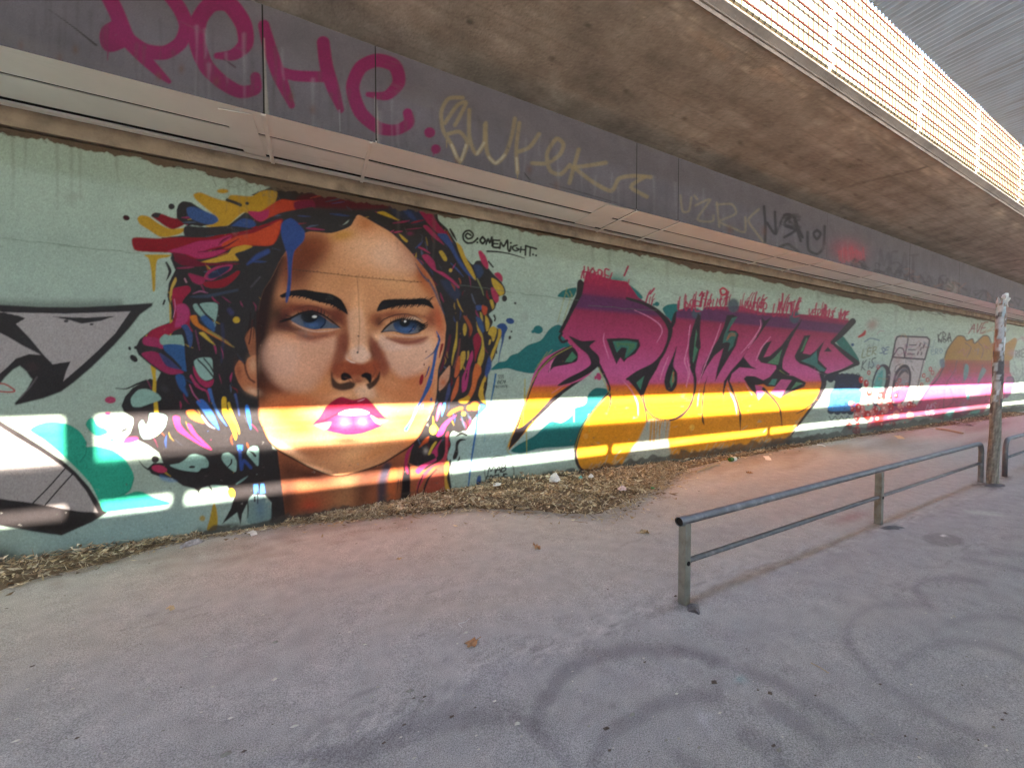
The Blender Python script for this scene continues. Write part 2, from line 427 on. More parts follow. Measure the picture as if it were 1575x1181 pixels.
FONT = {
 'A': [[(0,0),(.45,1),(.9,0)],[(.2,.4),(.72,.4)]], 'B': [[(0,0),(0,1),(.6,.9),(.55,.58),(0,.52)],[(.05,.52),(.75,.4),(.65,.05),(0,0)]],
 'C': [[(.8,.85),(.4,1),(0,.55),(.2,.05),(.8,.1)]], 'D': [[(0,0),(0,1),(.6,.85),(.75,.4),(.5,.05),(0,0)]], 'E': [[(.75,1),(0,1),(0,0),(.8,0)],[(0,.52),(.6,.52)]],
 'F': [[(.75,1),(0,1),(0,0)],[(0,.52),(.6,.52)]], 'G': [[(.8,.85),(.35,1),(0,.5),(.3,0),(.85,.1),(.8,.45),(.45,.45)]],
 'H': [[(0,0),(0,1)],[(.75,0),(.75,1)],[(0,.5),(.75,.5)]], 'I': [[(.2,0),(.2,.75)],[(.2,.95),(.21,.98)]], 'J': [[(.6,1),(.6,.15),(.3,0),(0,.2)]],
 'K': [[(0,0),(0,1)],[(.75,1),(0,.45),(.8,0)]], 'L': [[(0,1),(0,0),(.7,0)]], 'M': [[(0,0),(.12,1),(.5,.3),(.88,1),(1,0)]], 'N': [[(0,0),(0,1),(.7,0),(.7,1)]],
 'O': [[(.4,1),(0,.5),(.4,0),(.8,.5),(.4,1)]], 'P': [[(0,0),(0,1),(.7,.85),(.6,.5),(0,.45)]], 'R': [[(0,0),(0,1),(.7,.85),(.55,.52),(0,.48),(.8,0)]],
 'S': [[(.75,.9),(.3,1),(.05,.75),(.7,.3),(.4,0),(0,.12)]], 'T': [[(0,1),(.85,1)],[(.42,1),(.42,0)]], 'U': [[(0,1),(.05,.15),(.4,0),(.72,.2),(.75,1)]],
 'V': [[(0,1),(.4,0),(.8,1)]], 'W': [[(0,1),(.25,0),(.5,.65),(.75,0),(1,1)]], 'X': [[(0,0),(.75,1)],[(0,1),(.75,0)]], 'Y': [[(0,1),(.4,.5)],[(.8,1),(.4,.5),(.35,0)]],
 'Z': [[(0,1),(.8,1),(0,0),(.8,0)]], '@': [[(.62,.38),(.4,.7),(.2,.45),(.45,.28),(.66,.45),(.7,.72)],[(.7,.72),(.64,.4),(.9,.35),(1,.6),(.75,1),(.3,1),(0,.55),(.25,.05),(.85,.05)]],
 ':': [[(.2,.25),(.21,.28)],[(.2,.6),(.21,.63)]], '.': [[(.15,.02),(.16,.05)]], '1': [[(.1,.8),(.4,1),(.4,0)]], '5': [[(.7,1),(.1,1),(.1,.6),(.6,.55),(.6,.1),(0,0)]], ' ': [], '-': [[(.1,.5),(.6,.5)]],
}
def write(cv, text, p0, p1, h, w, col, adv=1.15, soft=0.6, jit=0.05, seed=1, alpha=1.0, part=None, slant=0.0, hend=None):
    """hand lettering along the line p0-p1"""
    r = np.random.default_rng(seed)
    p0 = np.array(p0, float); p1 = np.array(p1, float); n = len(text)
    adw = [dict(I=.55, M=1.3, W=1.3).get(ch, .4 if ch in ':.' else 1.0) for ch in text]; tot = sum(adw); acc = 0.0
    for i, ch in enumerate(text):
        o = p0 + (p1 - p0) * acc / tot; step = (p1 - p0) / tot * (adw[i] if ch in 'MW' else 1.0); acc += adw[i]; hh = h if hend is None else h + (hend - h) * i / n
        for st in FONT.get(ch, []):
            pts = []
            for (u, v) in st:
                u += r.normal(0, jit); v += r.normal(0, jit)
                pts.append(o + step / adv * u + np.array([slant * hh * v, -hh * v]))
            if len(pts) == 2 and np.hypot(*(pts[0] - pts[1])) < 1.5: cv.disc(pts[0][0], pts[0][1], w * .6, w * .6, col, soft=soft, alpha=alpha, part=part)
            else: cv.stroke(pts, w, col, soft, alpha, part)
# ------------------------------------------------------------------ the mural
BLK = A(43, 38, 38); MINT = A(158, 172, 156); YEL = A(176, 140, 45); CRIM = A(120, 20, 35); MAG = A(160, 45, 90); NAVY = A(40, 62, 110); ORG = A(175, 75, 35)
TEAL = A(30, 100, 98); PINK = A(190, 70, 110); GREY = A(158, 148, 144); BLUE = A(52, 82, 130)
W = Canvas(-40, 170, 1640, 930, MINT)
PT = dict(face=1, hair=2, lips=3, eye_l=4, eye_r=5, brow_l=6, brow_r=7, arrow=8, bubbles=9, letters=10, cloud=11, washer=12, throw=13, right=14, sig=15, crew=16, neck=17, dots=18, tags=19, cloud_low=20)

def ZI(*p): return Z(0, 450, 4.921, *p)
def ZJ(*p): return Z(0, 640, 4.542, *p)
def ZK(*p): return Z(200, 380, 5.368, *p)
def ZA(*p): return Z(180, 270, 5.133, *p)
def ZB(*p): return Z(400, 270, 3.9375, *p)
def ZC(*p): return Z(400, 440, 4.922, *p)
def ZD(*p): return Z(180, 480, 4.92, *p)
def ZE(*p): return Z(400, 580, 3.9375, *p)
def ZF(*p): return Z(780, 400, 3.473, *p)
def ZG(*p): return Z(1050, 400, 3.473, *p)
def ZW(*p): return Z(1040, 450, 5.135, *p)
def ZS(*p): return Z(700, 340, 11.25, *p)
def ZH(*p): return Z(1300, 440, 4.542, *p)
def ZL(*p): return Z(600, 300, 5.905, *p)
def ZM(*p): return Z(660, 470, 6.95, *p)
def ZN(*p): return Z(180, 620, 5.904, *p)
def ZO(*p): return Z(600, 600, 5.905, *p)

# worn plaster: faint stains and repaint patches over the mint, then painted bluish light
r_ = np.random.default_rng(3)
for k in range(60):
    W.blob(r_.uniform(-20, 1560), r_.uniform(220, 860), r_.uniform(25, 110), r_.uniform(12, 50), MINT * r_.uniform(0.88, 1.10), r_.uniform(-20, 20), 0.5)
W.blob(760, 690, 160, 40, A(150, 178, 172), -8, 0.8); W.blob(200, 820, 240, 50, A(140, 168, 166), -8, 0.8); W.blob(1250, 680, 110, 25, A(150, 170, 165), -8, 0.7)  # bluer mint low on the wall paints in the light there

# --- left arrow-shaped piece
p = PT['arrow']
W.stroke(ZI((-200, 80), (300, 95), (600, 95), (900, 90)), 12, BLK, 9, 0.55)
W.poly(ZI((-200, 90), (0, 92), (300, 108), (600, 110), (900, 95), (1155, 78), (1152, 100), (1060, 165), (985, 262), (860, 402), (700, 560), (560, 680), (460, 752), (330, 800), (118, 852), (112, 835), (200, 740), (245, 655), (228, 640), (200, 595), (150, 555), (100, 582), (40, 640), (0, 690), (-200, 850)), BLK, 1.6, False, part=p)
W.poly(ZI((-200, 100), (30, 150), (500, 160), (985, 143), (870, 310), (740, 440), (620, 550), (480, 670), (500, 600), (535, 520), (400, 542), (330, 470), (230, 350), (120, 235), (192, 195), (150, 178), (30, 152), (-200, 130)), GREY, 0.8, False, part=p)
W.poly(ZI((-200, 200), (0, 305), (60, 335), (170, 400), (310, 470), (220, 465), (120, 500), (60, 560), (0, 612), (-200, 760)), GREY, 0.8, False, part=p)
W.poly(ZI((-150, 160), (0, 150), (130, 175), (190, 195), (125, 235), (60, 330), (0, 300), (-150, 240)), BLK, 0.8, False, part=p)
W.poly(ZI((398, 182), (640, 190), (870, 178), (760, 214), (620, 236), (540, 212)), BLK, 0.7, False, part=p)
W.disc(*ZI((500, 216))[0], 3.5, 2, BLK); W.disc(*ZI((693, 240))[0], 3, 1.6, BLK)
W.blob(*ZI((240, 560))[0], 12, 9, A(60, 45, 45), 20, 0.7); W.stroke(ZI((150, 800), (230, 710), (280, 640)), 2.2, A(105, 95, 95), 1.6, 0.7)
W.stroke(ZI((-60, 690), (30, 690), (95, 725), (112, 746), (60, 752), (-60, 742)), 2.2, A(165, 40, 40), 0.7, part=p)
# lower piece
W.poly(ZJ((-200, -40), (0, 30), (150, 120), (300, 215), (440, 310), (530, 390), (620, 490), (690, 600), (752, 672), (640, 740), (430, 832), (300, 815), (0, 765), (-200, 740)), BLK, 1.2, False, part=p)
W.poly(ZJ((-200, -20), (-40, 50), (120, 150), (280, 245), (430, 345), (520, 420), (600, 520), (650, 610), (684, 672), (560, 666), (350, 628), (230, 606), (0, 576), (-200, 560)), GREY, 0.8, False, part=p)
W.stroke(ZJ((455, 365), (340, 495), (230, 606)), 2.2, BLK, 0.5, part=p); W.stroke(ZJ((508, 402), (410, 510), (315, 620)), 2.2, BLK, 0.5, part=p)
W.blob(*ZJ((0, 980))[0], 26, 18, A(60, 58, 55), 0, 0.8); W.blob(*ZJ((200, 1010))[0], 50, 10, A(85, 95, 90), -8, 0.5)

# --- teal bubbles
p = PT['bubbles']; TG = A(42, 150, 122)
W.poly(ZJ((210, 100), (270, 55), (370, 36), (480, 58), (560, 108), (605, 180), (604, 214), (680, 210), (790, 238), (870, 298), (920, 370), (936, 430), (912, 510), (875, 548), (950, 524), (1000, 530), (1060, 560), (1180, 600), (1150, 622), (900, 650), (735, 665), (690, 590), (630, 470), (520, 350), (400, 240), (300, 160)), TG, 0.9, True, part=p)
W.poly(ZJ((600, 60), (620, 20), (650, 14), (682, 62), (740, 88), (752, 118), (690, 142), (640, 115)), TG, 0.8, part=p)
W.disc(*ZJ((783, 165))[0], 2.6, 2.6, TG)
W.stroke(ZJ((605, 180), (600, 260), (560, 320)), 1.5, A(25, 110, 90), 1.2, 0.7); W.stroke(ZJ((936, 430), (905, 520), (820, 560), (740, 580)), 1.6, A(25, 110, 90), 1.4, 0.7)
W.disc(166, 636, 4.5, 2.7, PINK); W.disc(170, 615, 8.5, 5.4, A(165, 60, 90), part=p)

# --- cloud shapes behind the lettering
p = PT['cloud']
W.poly(np.concatenate([ZM((665, 690), (700, 640), (745, 605), (820, 590), (870, 535), (930, 513)), ZF((60, 495), (110, 455), (180, 428), (225, 370), (275, 345), (330, 380), (345, 450), (240, 520), (150, 602), (60, 594), (0, 578))]), TEAL, 0.8, part=p)
W.poly(ZF((270, 195), (300, 162), (370, 148), (350, 200)), TEAL, 0.8)
W.poly(ZF((20, 1020), (60, 985), (150, 935), (230, 862), (290, 868), (345, 830), (362, 790), (415, 770), (435, 715), (475, 682), (530, 688), (545, 705), (480, 800), (410, 890), (372, 985), (180, 1004), (80, 1030)), TEAL, 0.8, part=PT['cloud_low'])
W.blob(*ZF((580, 120))[0], 20, 12, TEAL, 10, 1.0); W.poly(ZF((640, 130), (690, 160), (725, 200), (690, 215), (620, 180)), TEAL, 1)
W.poly(ZF((830, 260), (860, 238), (915, 240), (915, 330), (880, 335), (850, 300)), TEAL, 0.9)
W.disc(*ZF((165, 372))[0], 7.5, 6.5, TEAL); W.disc(*ZF((138, 382))[0], 2.6, 2.6, TEAL); W.disc(*ZF((800, 235))[0], 4, 3.5, TEAL); W.disc(*ZF((783, 238))[0], 1.8, 1.8, TEAL)

# --- POWES lettering
p = PT['letters']
GRAD = zmix([(3.3, A(150, 30, 62)), (3.02, A(128, 34, 70)), (2.96, A(88, 38, 76)), (2.78, A(90, 40, 80)), (2.71, A(140, 38, 70)), (2.2, A(168, 58, 98)), (1.75, A(188, 84, 132)), (1.55, A(186, 80, 122)), (1.49, A(200, 92, 50)), (1.38, A(216, 122, 22)), (1.1, A(216, 136, 18)), (0.0, A(206, 140, 34))])
W.poly(np.concatenate([ZF((405, 130), (425, 60), (560, 105), (640, 115), (700, 200), (790, 255), (862, 310), (888, 345), (905, 275), (960, 250), (1042, 270)),
                       ZG((120, 250), (300, 245), (430, 280), (560, 285), (720, 295), (905, 325), (800, 440), (935, 555), (750, 615), (742, 690), (690, 770), (578, 945), (560, 972), (300, 1022), (0, 1062)),
                       ZF((870, 1060), (600, 1092), (440, 1140), (385, 1105), (365, 990), (400, 890), (470, 785), (540, 705), (522, 620), (490, 556), (440, 612), (400, 642), (300, 702), (200, 802), (60, 962), (10, 1016), (5, 990), (60, 850), (100, 740), (140, 610), (200, 520), (300, 470), (345, 460), (285, 395))]), GRAD, 0.8, False, part=p)
# ragged magenta scrawl along the top
for xa, xb in ((893, 938), (962, 968), (990, 1008), (1043, 1072), (1072, 1122), (1140, 1178), (1190, 1232), (1246, 1302)):
    for k in range(int((xb - xa) / 3.6)):
        x = r_.uniform(xa, xb); top = np.interp(x, [895, 960, 1000, 1060, 1100, 1180, 1235, 1300], [420, 444, 464, 466, 460, 466, 474, 487])
        h = r_.uniform(4, 16); s = r_.normal(3.5, 2.5)
        W.stroke([(x, top + 8), (x + s * .5, top - h * .5), (x + s, top - h)], r_.uniform(1.4, 2.8), A(150, 34, 66), 0.8, 0.95)
for x, y, r0 in ((1128, 470, 9), (1071, 482, 7), (1222, 488, 8)): W.disc(x, y, r0, r0 * 1.2, A(58, 74, 84), 0, 2.5, .9)
for q in (((960, 424), (966, 410)), ((1000, 452), (1006, 444)), ((1076, 455), (1080, 449)), ((1203, 468), (1204, 452))):
    W.stroke(q, 3, A(155, 40, 70), 0.8)
W.stroke(ZG((200, 160), (215, 150), (235, 165), (225, 185), (205, 182), (200, 160)), 3.0, A(165, 35, 60), 0.8)
write(W, 'HOPE', ZF((410, 95))[0], ZF((560, 118))[0], 17, 2.4, A(155, 38, 70), seed=4, part=p); write(W, 'LOVE', ZF((915, 265))[0], ZF((1040, 272))[0], 14, 2, A(155, 38, 70), seed=5)
write(W, 'TRUST', ZG((100, 265))[0], ZG((240, 255))[0], 15, 2, A(155, 38, 70), seed=6, slant=.2); write(W, 'WONDER', ZG((300, 270))[0], ZG((450, 290))[0], 16, 2, A(155, 38, 70), seed=7, slant=.2)
write(W, 'UNITE', ZG((480, 300))[0], ZG((630, 295))[0], 20, 2.2, A(155, 38, 70), seed=8, slant=.2); write(W, 'VERSUS ME', ZG((670, 300))[0], ZG((890, 315))[0], 11, 1.8, A(155, 38, 70), seed=9, slant=.2)
# letter outlines
K = A(44, 36, 38)
def ko(pts, **k): W.poly(pts, K, 0.7, part=p, **k)
def ks(pts, w, **k): W.stroke(pts, w, K, 0.7, part=p, **k)
ko(ZF((380, 108), (395, 102), (412, 122), (402, 180), (335, 310), (292, 392), (274, 386), (322, 290), (370, 180), (374, 122)), smooth=False)
ks(ZF((292, 392), (280, 415), (295, 438), (320, 430)), 4)
ko(ZF((330, 405), (400, 432), (472, 430), (442, 462), (490, 512), (492, 560), (440, 605), (350, 652), (268, 672), (320, 632), (400, 592), (447, 555), (430, 505), (380, 462)))
ko(ZF((232, 560), (262, 515), (305, 482), (352, 465), (378, 500), (372, 540), (320, 558), (250, 572), (222, 600)))
W.poly(ZF((308, 545), (348, 488), (374, 518), (345, 544)), A(62, 115, 85), 0.6, False)
ks(ZF((345, 460), (250, 512), (170, 590), (122, 700), (84, 812), (46, 912)), [3.5, 5, 3, 2.2, 2.2, 4])
ko(ZF((8, 1012), (20, 960), (45, 905), (80, 890), (150, 830), (230, 742), (300, 690), (345, 660), (400, 640), (300, 712), (220, 790), (120, 882), (60, 962)), smooth=False)
ks(ZF((490, 560), (522, 620), (548, 680), (542, 722)), [6, 4, 3, 3]); ks(ZF((545, 700), (554, 760), (528, 830)), [3, 3, 1])
ks(ZF((540, 712), (470, 790), (402, 890), (368, 985), (366, 1050), (385, 1105), (430, 1138), (490, 1120), (520, 1085)), [2.5, 3, 4, 5, 5, 4.5, 4, 3, 2])
ko(ZF((530, 420), (620, 416), (702, 424), (712, 456), (685, 500), (640, 525), (625, 545), (605, 520), (584, 556), (556, 490)), smooth=False)
W.poly(ZF((565, 434), (640, 430), (696, 440), (690, 470), (650, 512), (628, 526), (640, 470), (612, 465), (586, 494)), A(52, 108, 90), 0.6, False)
W.poly(ZF((580, 440), (684, 446), (680, 466), (640, 505), (652, 460), (605, 452), (590, 470)), A(84, 120, 70), 0.6, False, alpha=0.6)
ks(ZF((640, 205), (730, 232), (800, 270), (852, 325), (872, 372), (862, 432), (830, 505), (780, 560), (700, 602), (642, 636)), [4, 5, 6, 8, 8, 5, 5, 6, 7, 4])
ko(ZF((640, 634), (740, 590), (832, 505), (800, 580), (762, 642), (738, 700), (728, 722), (712, 722), (682, 682)), smooth=False)
W.poly(ZF((690, 655), (732, 618), (712, 692)), A(66, 118, 92), 0.6, False)
ks(ZF((700, 690), (728, 760), (744, 830), (750, 912)), [3, 2.6, 2.6, 1.4])
ko(ZF((908, 458), (882, 520), (852, 590), (838, 650), (850, 692), (880, 702), (905, 668), (908, 605), (888, 560)))
W.poly(ZF((886, 585), (896, 640), (876, 684), (868, 650)), A(74, 120, 90), 0.6, False); W.stroke(ZF((888, 600), (885, 650)), 2, A(190, 100, 60), 0.8, 0.7)
ks(ZF((728, 722), (742, 792), (790, 842), (862, 856), (932, 832), (982, 770), (1002, 690), (1000, 605), (984, 545)), [2, 2.2, 2.6, 3, 3, 3, 3, 4, 6])
ko(ZF((890, 285), (905, 270), (902, 330), (880, 372), (868, 365)), smooth=False)
ko(ZF((1022, 285), (1036, 300), (1030, 400), (1034, 450), (1010, 560), (1002, 605), (978, 545), (972, 490), (985, 400)), smooth=False)
W.stroke(ZF((1008, 380), (1000, 460), (990, 545)), [1, 3.5, 1], A(66, 112, 84), 0.6)
GRN = A(66, 112, 84)
def kw(*pts): W.poly(ZW(*pts), K, 0.7, False, part=p)
def gw(c, *pts): W.poly(ZW(*pts), c, 0.6, False)
kw((175, 165), (188, 200), (185, 300), (182, 400), (195, 430), (150, 540), (138, 622), (115, 600), (98, 480), (105, 380), (130, 280), (155, 210)); gw(GRN, (160, 290), (167, 330), (152, 420), (172, 450), (136, 560), (130, 540), (145, 400))
ks(ZW((122, 590), (150, 680), (140, 800), (90, 920), (0, 990)), [6, 4.4, 3, 2.4, 1.6])
kw((400, 180), (445, 175), (482, 190), (440, 250), (420, 300), (470, 300), (494, 330), (470, 420), (415, 510), (350, 620), (305, 705), (325, 600), (372, 440), (300, 500), (240, 590), (188, 695), (205, 600), (265, 470), (330, 370), (375, 270))
gw(A(56, 96, 84), (440, 200), (485, 190), (430, 270), (405, 320), (440, 305), (480, 320), (450, 420), (408, 470), (425, 400), (400, 390), (365, 400), (380, 330), (415, 250))
for q in (((405, 360), (425, 325), (462, 325)), ((400, 375), (428, 340), (465, 340))): W.stroke(ZW(*q), 1.5, A(170, 96, 56), .7, .8)
kw((250, 655), (232, 720), (218, 830), (208, 930), (224, 1050), (204, 1020), (196, 900), (208, 800), (228, 710))
kw((675, 190), (700, 225), (752, 195), (700, 270), (640, 360), (560, 450), (532, 510), (590, 580), (642, 605), (560, 595), (500, 590), (440, 640), (422, 700), (442, 740), (490, 860), (516, 960), (508, 1100), (498, 960), (468, 850), (420, 740), (405, 690), (384, 760), (375, 872), (366, 800), (378, 700), (430, 620), (510, 530), (600, 400), (660, 310), (685, 250))
kw((643, 520), (660, 480), (700, 400), (755, 380), (720, 450), (690, 512), (740, 500), (830, 420), (910, 310), (1002, 198), (960, 275), (905, 370), (860, 460), (838, 540), (840, 600), (890, 640), (870, 655), (820, 620), (790, 600), (790, 575), (720, 562), (670, 552))
gw(A(78, 116, 84), (720, 556), (780, 510), (837, 445), (806, 570)); gw(A(126, 140, 62), (790, 650), (820, 608), (872, 652))
kw((533, 680), (555, 658), (620, 660), (690, 692), (740, 665), (792, 600), (870, 650), (932, 660), (1027, 710), (1012, 742), (900, 792), (820, 832), (850, 770), (800, 742), (720, 742), (690, 722), (630, 732), (652, 868), (620, 800), (570, 740))
gw(A(64, 120, 104), (730, 726), (760, 682), (800, 682), (780, 732)); gw(A(176, 74, 118), (622, 728), (690, 742), (676, 765), (700, 792), (650, 850)); gw(A(180, 80, 122), (830, 685), (915, 690), (850, 790), (825, 832), (745, 790)); gw(A(84, 126, 92), (905, 766), (950, 705), (1002, 716))
ks(ZW((690, 760), (770, 840), (820, 920), (834, 1050)), [5, 4, 3, 1.4])
ks(ZW((912, 315), (872, 420), (834, 520), (830, 600), (890, 645)), [3, 4.5, 5, 4.5, 3])
kw((935, 500), (970, 430), (1010, 340), (1062, 335), (1030, 400), (1000, 480), (1060, 490), (1100, 460), (1172, 380), (1135, 470), (1124, 530), (1192, 600), (1160, 652), (1120, 622), (1040, 582), (980, 562), (942, 530))
gw(A(56, 104, 96), (985, 540), (1060, 510), (1110, 460), (1118, 560), (1182, 610), (1155, 638), (1090, 580)); gw(A(66, 106, 70), (980, 470), (1030, 350), (1036, 370), (1002, 460))
kw((1200, 428), (1232, 466), (1168, 466))
W.poly(ZG((815, 430), (850, 402), (895, 455), (942, 530), (932, 552), (880, 505)), A(40, 100, 88), 0.7); W.disc(*ZG((908, 452))[0], 2.4, 2.4, A(45, 70, 100))
ks(ZG((908, 328), (852, 390), (800, 440)), [10, 9, 6]); ks(ZG((800, 440), (868, 500), (932, 550)), [4, 7, 8]); ks(ZG((930, 553), (850, 590), (752, 622)), [6, 4, 5])
ks(ZW((1150, 640), (1166, 720), (1122, 830), (1050, 930), (960, 1050), (900, 1140)), [8, 8, 6, 4, 3.5, 1.5])
ks(ZW((1080, 870), (1010, 925), (952, 955)), [2, 2, 1])
# pale and pink highlights, chalky lower part, drips
HL = A(214, 130, 160)
for q in (ZF((680, 268), (760, 305), (815, 345), (828, 385), (800, 440)), ZF((518, 390), (515, 430), (530, 480), (545, 528)), ZF((615, 640), (660, 690), (695, 760), (700, 830)), ZF((862, 515), (835, 580), (815, 640)), ZF((980, 345), (970, 400)),
          ZG((40, 350), (30, 450), (10, 540), (30, 600), (20, 680)), ZG((205, 340), (170, 440), (120, 560), (85, 660)), ZG((415, 320), (415, 360), (370, 430), (310, 500)), ZG((470, 410), (420, 470), (390, 540)), ZF((960, 520), (975, 600), (955, 670)),
          ZG((240, 680), (280, 760), (290, 830)), ZG((335, 660), (370, 720)), ZF((225, 600), (232, 560), (245, 535)), ZF((240, 710), (300, 670)), ZG((90, 690), (78, 780)), ZG((350, 470), (395, 405))):
    W.stroke(q, [0.8, 2.0, 0.8], HL, 0.6, 0.85)
W.poly(np.concatenate([ZF((745, 870), (780, 850), (830, 862), (868, 862), (858, 960), (866, 1060), (700, 1085), (620, 1085), (700, 960))]), A(150, 168, 158), 2.5, alpha=0.85)
for k in range(16):
    x, y = ZF((r_.uniform(765, 865), r_.uniform(842, 862)))[0]; W.stroke([(x, y), (x - r_.uniform(0, 4), y + r_.uniform(12, 52))], [1.6, 0.8], A(190, 132, 45), 0.6, 0.9)
for k in range(150):
    x = r_.uniform(905, 1235); yb = np.interp(x, [890, 1240], [729, 676]); y = yb - abs(r_.normal(0, 12))
    W.stroke([(x, y), (x - r_.uniform(4, 10), y + r_.uniform(5, 14))], [1, 3.5, 1], A(158, 172, 160), 1.0, 0.6)
for k in range(7):
    x, y = ZF((r_.choice([105, 115, 350, 432, 436, 90]) + r_.normal(0, 6), r_.uniform(620, 930)))[0]; W.stroke([(x, y), (x + .5, y + r_.uniform(15, 45))], [1.8, .8], A(168, 150, 52), 0.7, 0.85)
W.stroke(ZF((345, 462), (240, 520), (165, 600), (110, 705), (60, 850), (0, 1000), (20, 1040)), 1.4, A(160, 148, 62), 0.7, 0.8); W.stroke(ZF((490, 575), (535, 690), (545, 715), (470, 795), (395, 905), (360, 1010)), 1.4, A(160, 150, 70), 0.7, 0.8)
for q in (((150, 585), (215, 490)), ((165, 560), (240, 480)), ((320, 150), (270, 330)), ((345, 185), (300, 330)), ((335, 165), (350, 195)), ((318, 175), (335, 205))): W.stroke(ZF(*q), 1.4, A(150, 140, 70), 0.7, 0.6)
W.disc(*ZF((420, 940))[0], 3.6, 4.4, A(214, 150, 66)); W.disc(*ZF((988, 893))[0], 3.6, 4, A(220, 170, 70)); W.disc(*ZG((50, 893))[0], 3.6, 4.2, A(220, 170, 70)); W.disc(*ZF((490, 622))[0], 4, 6, A(170, 62, 100), -10); W.disc(*ZF((472, 628))[0], 1.8, 3, A(170, 62, 100))
W.disc(*ZF((315, 772))[0], 2, 3, A(110, 130, 110))

# --- portrait: hair masses (black)
p = PT['hair']
hair_r = np.array([(440, 296), (520, 300), (600, 312), (665, 322)] + [tuple(q) for q in ZL((440, 230), (520, 310), (590, 420), (690, 570), (752, 632), (780, 600), (830, 600), (890, 660), (940, 720), (1010, 790), (1046, 860), (1040, 905), (985, 925), (962, 1000), (945, 1040))]
    + [tuple(q) for q in ZM((640, 95), (682, 170), (662, 232), (722, 240), (776, 300), (742, 400), (702, 545), (662, 622), (632, 740), (622, 860), (602, 960), (606, 1020))]
    + [tuple(q) for q in ZO((882, 150), (820, 212), (760, 262), (702, 362), (660, 372), (620, 388), (572, 372), (540, 420), (552, 500), (520, 600), (542, 700), (532, 800), (552, 872))]
    + [(692, 770), (640, 780), (580, 790), (600, 720), (650, 660), (672, 610), (676, 560), (684, 500), (662, 420), (600, 356), (552, 331), (510, 358), (470, 358), (430, 400), (400, 450), (380, 400), (400, 320)])
W.poly(hair_r, BLK, 0.8, part=p)
hair_l = np.array([tuple(q) for q in ZA((1540, 150), (1300, 60), (1060, 155), (1150, 180), (1000, 300), (870, 400), (700, 410), (600, 395), (480, 330), (470, 270), (520, 205), (590, 215), (780, 340)[:2], (760, 390), (680, 400), (560, 470), (350, 490), (430, 620), (420, 660))]
    + [tuple(q) for q in ZK((332, 90), (372, 190), (318, 300), (306, 400), (345, 560), (340, 615), (180, 680), (80, 760), (44, 830), (70, 890), (150, 950), (252, 1032))]
    + [tuple(q) for q in ZD((332, 450), (300, 520), (250, 502), (120, 572), (60, 640), (34, 710), (52, 752), (120, 800))]
    + [tuple(q) for q in ZN((150, 180), (120, 270), (60, 332), (190, 335), (280, 380), (380, 450), (420, 540), (330, 542), (278, 590), (312, 640), (400, 670), (500, 680), (545, 712), (600, 750), (700, 772), (742, 808), (765, 770), (860, 742), (1000, 748), (1062, 862), (1030, 960), (955, 1095), (1090, 990), (1122, 1105), (1138, 1000), (1200, 872), (1235, 830), (1340, 832), (1402, 902), (1385, 1085), (1545, 1090))]
    + [(450, 806), (448, 700), (420, 690), (400, 640), (396, 560), (400, 460), (440, 400), (480, 350), (560, 330)])
W.poly(hair_l, BLK, 0.9, False, part=p)
W.poly([(452, 312), (470, 298), (520, 300), (575, 308), (610, 318), (560, 322), (500, 320), (470, 318)], A(78, 14, 24), 4, True, .9, p); W.blob(455, 292, 40, 10, A(40, 30, 28), 8, 0.8); W.poly([(600, 316), (640, 318), (660, 332), (640, 345), (610, 332)], A(40, 46, 66), 4, True, .8, p)
# --- skin
FACE = np.array([tuple(q) for q in ZB((600, 240), (700, 292), (800, 352), (900, 452), (980, 545), (1050, 645), (1100, 800), (1125, 900))]
    + [(685, 515), (684, 530), (679, 552), (674, 568), (672, 600), (669, 618)] + [tuple(q) for q in ZE((1040, 205), (1010, 265), (970, 350), (920, 410), (840, 462), (740, 522), (620, 566), (500, 596), (420, 592), (300, 546), (200, 492), (110, 442), (50, 380), (15, 300), (-8, 230))]
    + [(397, 600), (396, 560), (395, 520), (398, 475)] + [tuple(q) for q in ZB((20, 700), (70, 620), (130, 500), (205, 402), (290, 342), (430, 350), (540, 312), (572, 268))])
W.stroke(np.concatenate([FACE[-9:], FACE[:15]]), 14, BLK, 1.0, part=PT['hair'])
# neck first
p = PT['neck']
NECK = ZE((105, 440), (200, 492), (420, 592), (500, 596), (620, 566), (740, 522), (920, 410), (900, 520), (1000, 560), (1130, 480), (1130, 560), (1110, 720), (1160, 730), (700, 800), (500, 860), (160, 880), (130, 640))
W.poly(NECK, A(150, 84, 52), 1.0, False, part=p)
W.clip = W.mask(NECK, 1.0, False)
W.blob(*ZE((330, 600))[0], 60, 14, A(70, 34, 24), 12, 0.9); W.blob(*ZE((620, 610))[0], 50, 16, A(60, 32, 26), -16, 0.9); W.blob(*ZE((300, 780))[0], 18, 14, A(170, 60, 40), 0, 0.7); W.blob(*ZE((520, 740))[0], 26, 40, A(172, 124, 84), 10, 0.7)
W.blob(*ZE((620, 700))[0], 14, 44, A(80, 44, 32), 8, 0.7); W.stroke(ZE((770, 540), (740, 640), (735, 790)), 13, A(42, 52, 70), 5, 0.85); W.blob(*ZE((170, 740))[0], 18, 60, A(60, 36, 30), 0, 0.8)
W.stroke(ZE((810, 560), (800, 640), (800, 760)), 11, A(178, 92, 48), 2.5, 0.9); W.stroke(ZE((890, 540), (885, 640), (880, 740)), [10, 13, 15], A(30, 26, 28), 1.5)
for q in (((838, 620), (832, 700)), ((850, 620), (848, 690)), ((866, 600), (862, 680))): W.stroke(ZE(*q), [1.6, .6], BLK, 0.6)
W.blob(*ZE((400, 860))[0], 120, 12, A(96, 84, 74), -9, 0.9)
W.clip = None
p = PT['face']
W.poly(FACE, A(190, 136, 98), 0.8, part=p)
fm = W.mask(FACE, 0.9); W.clip = fm
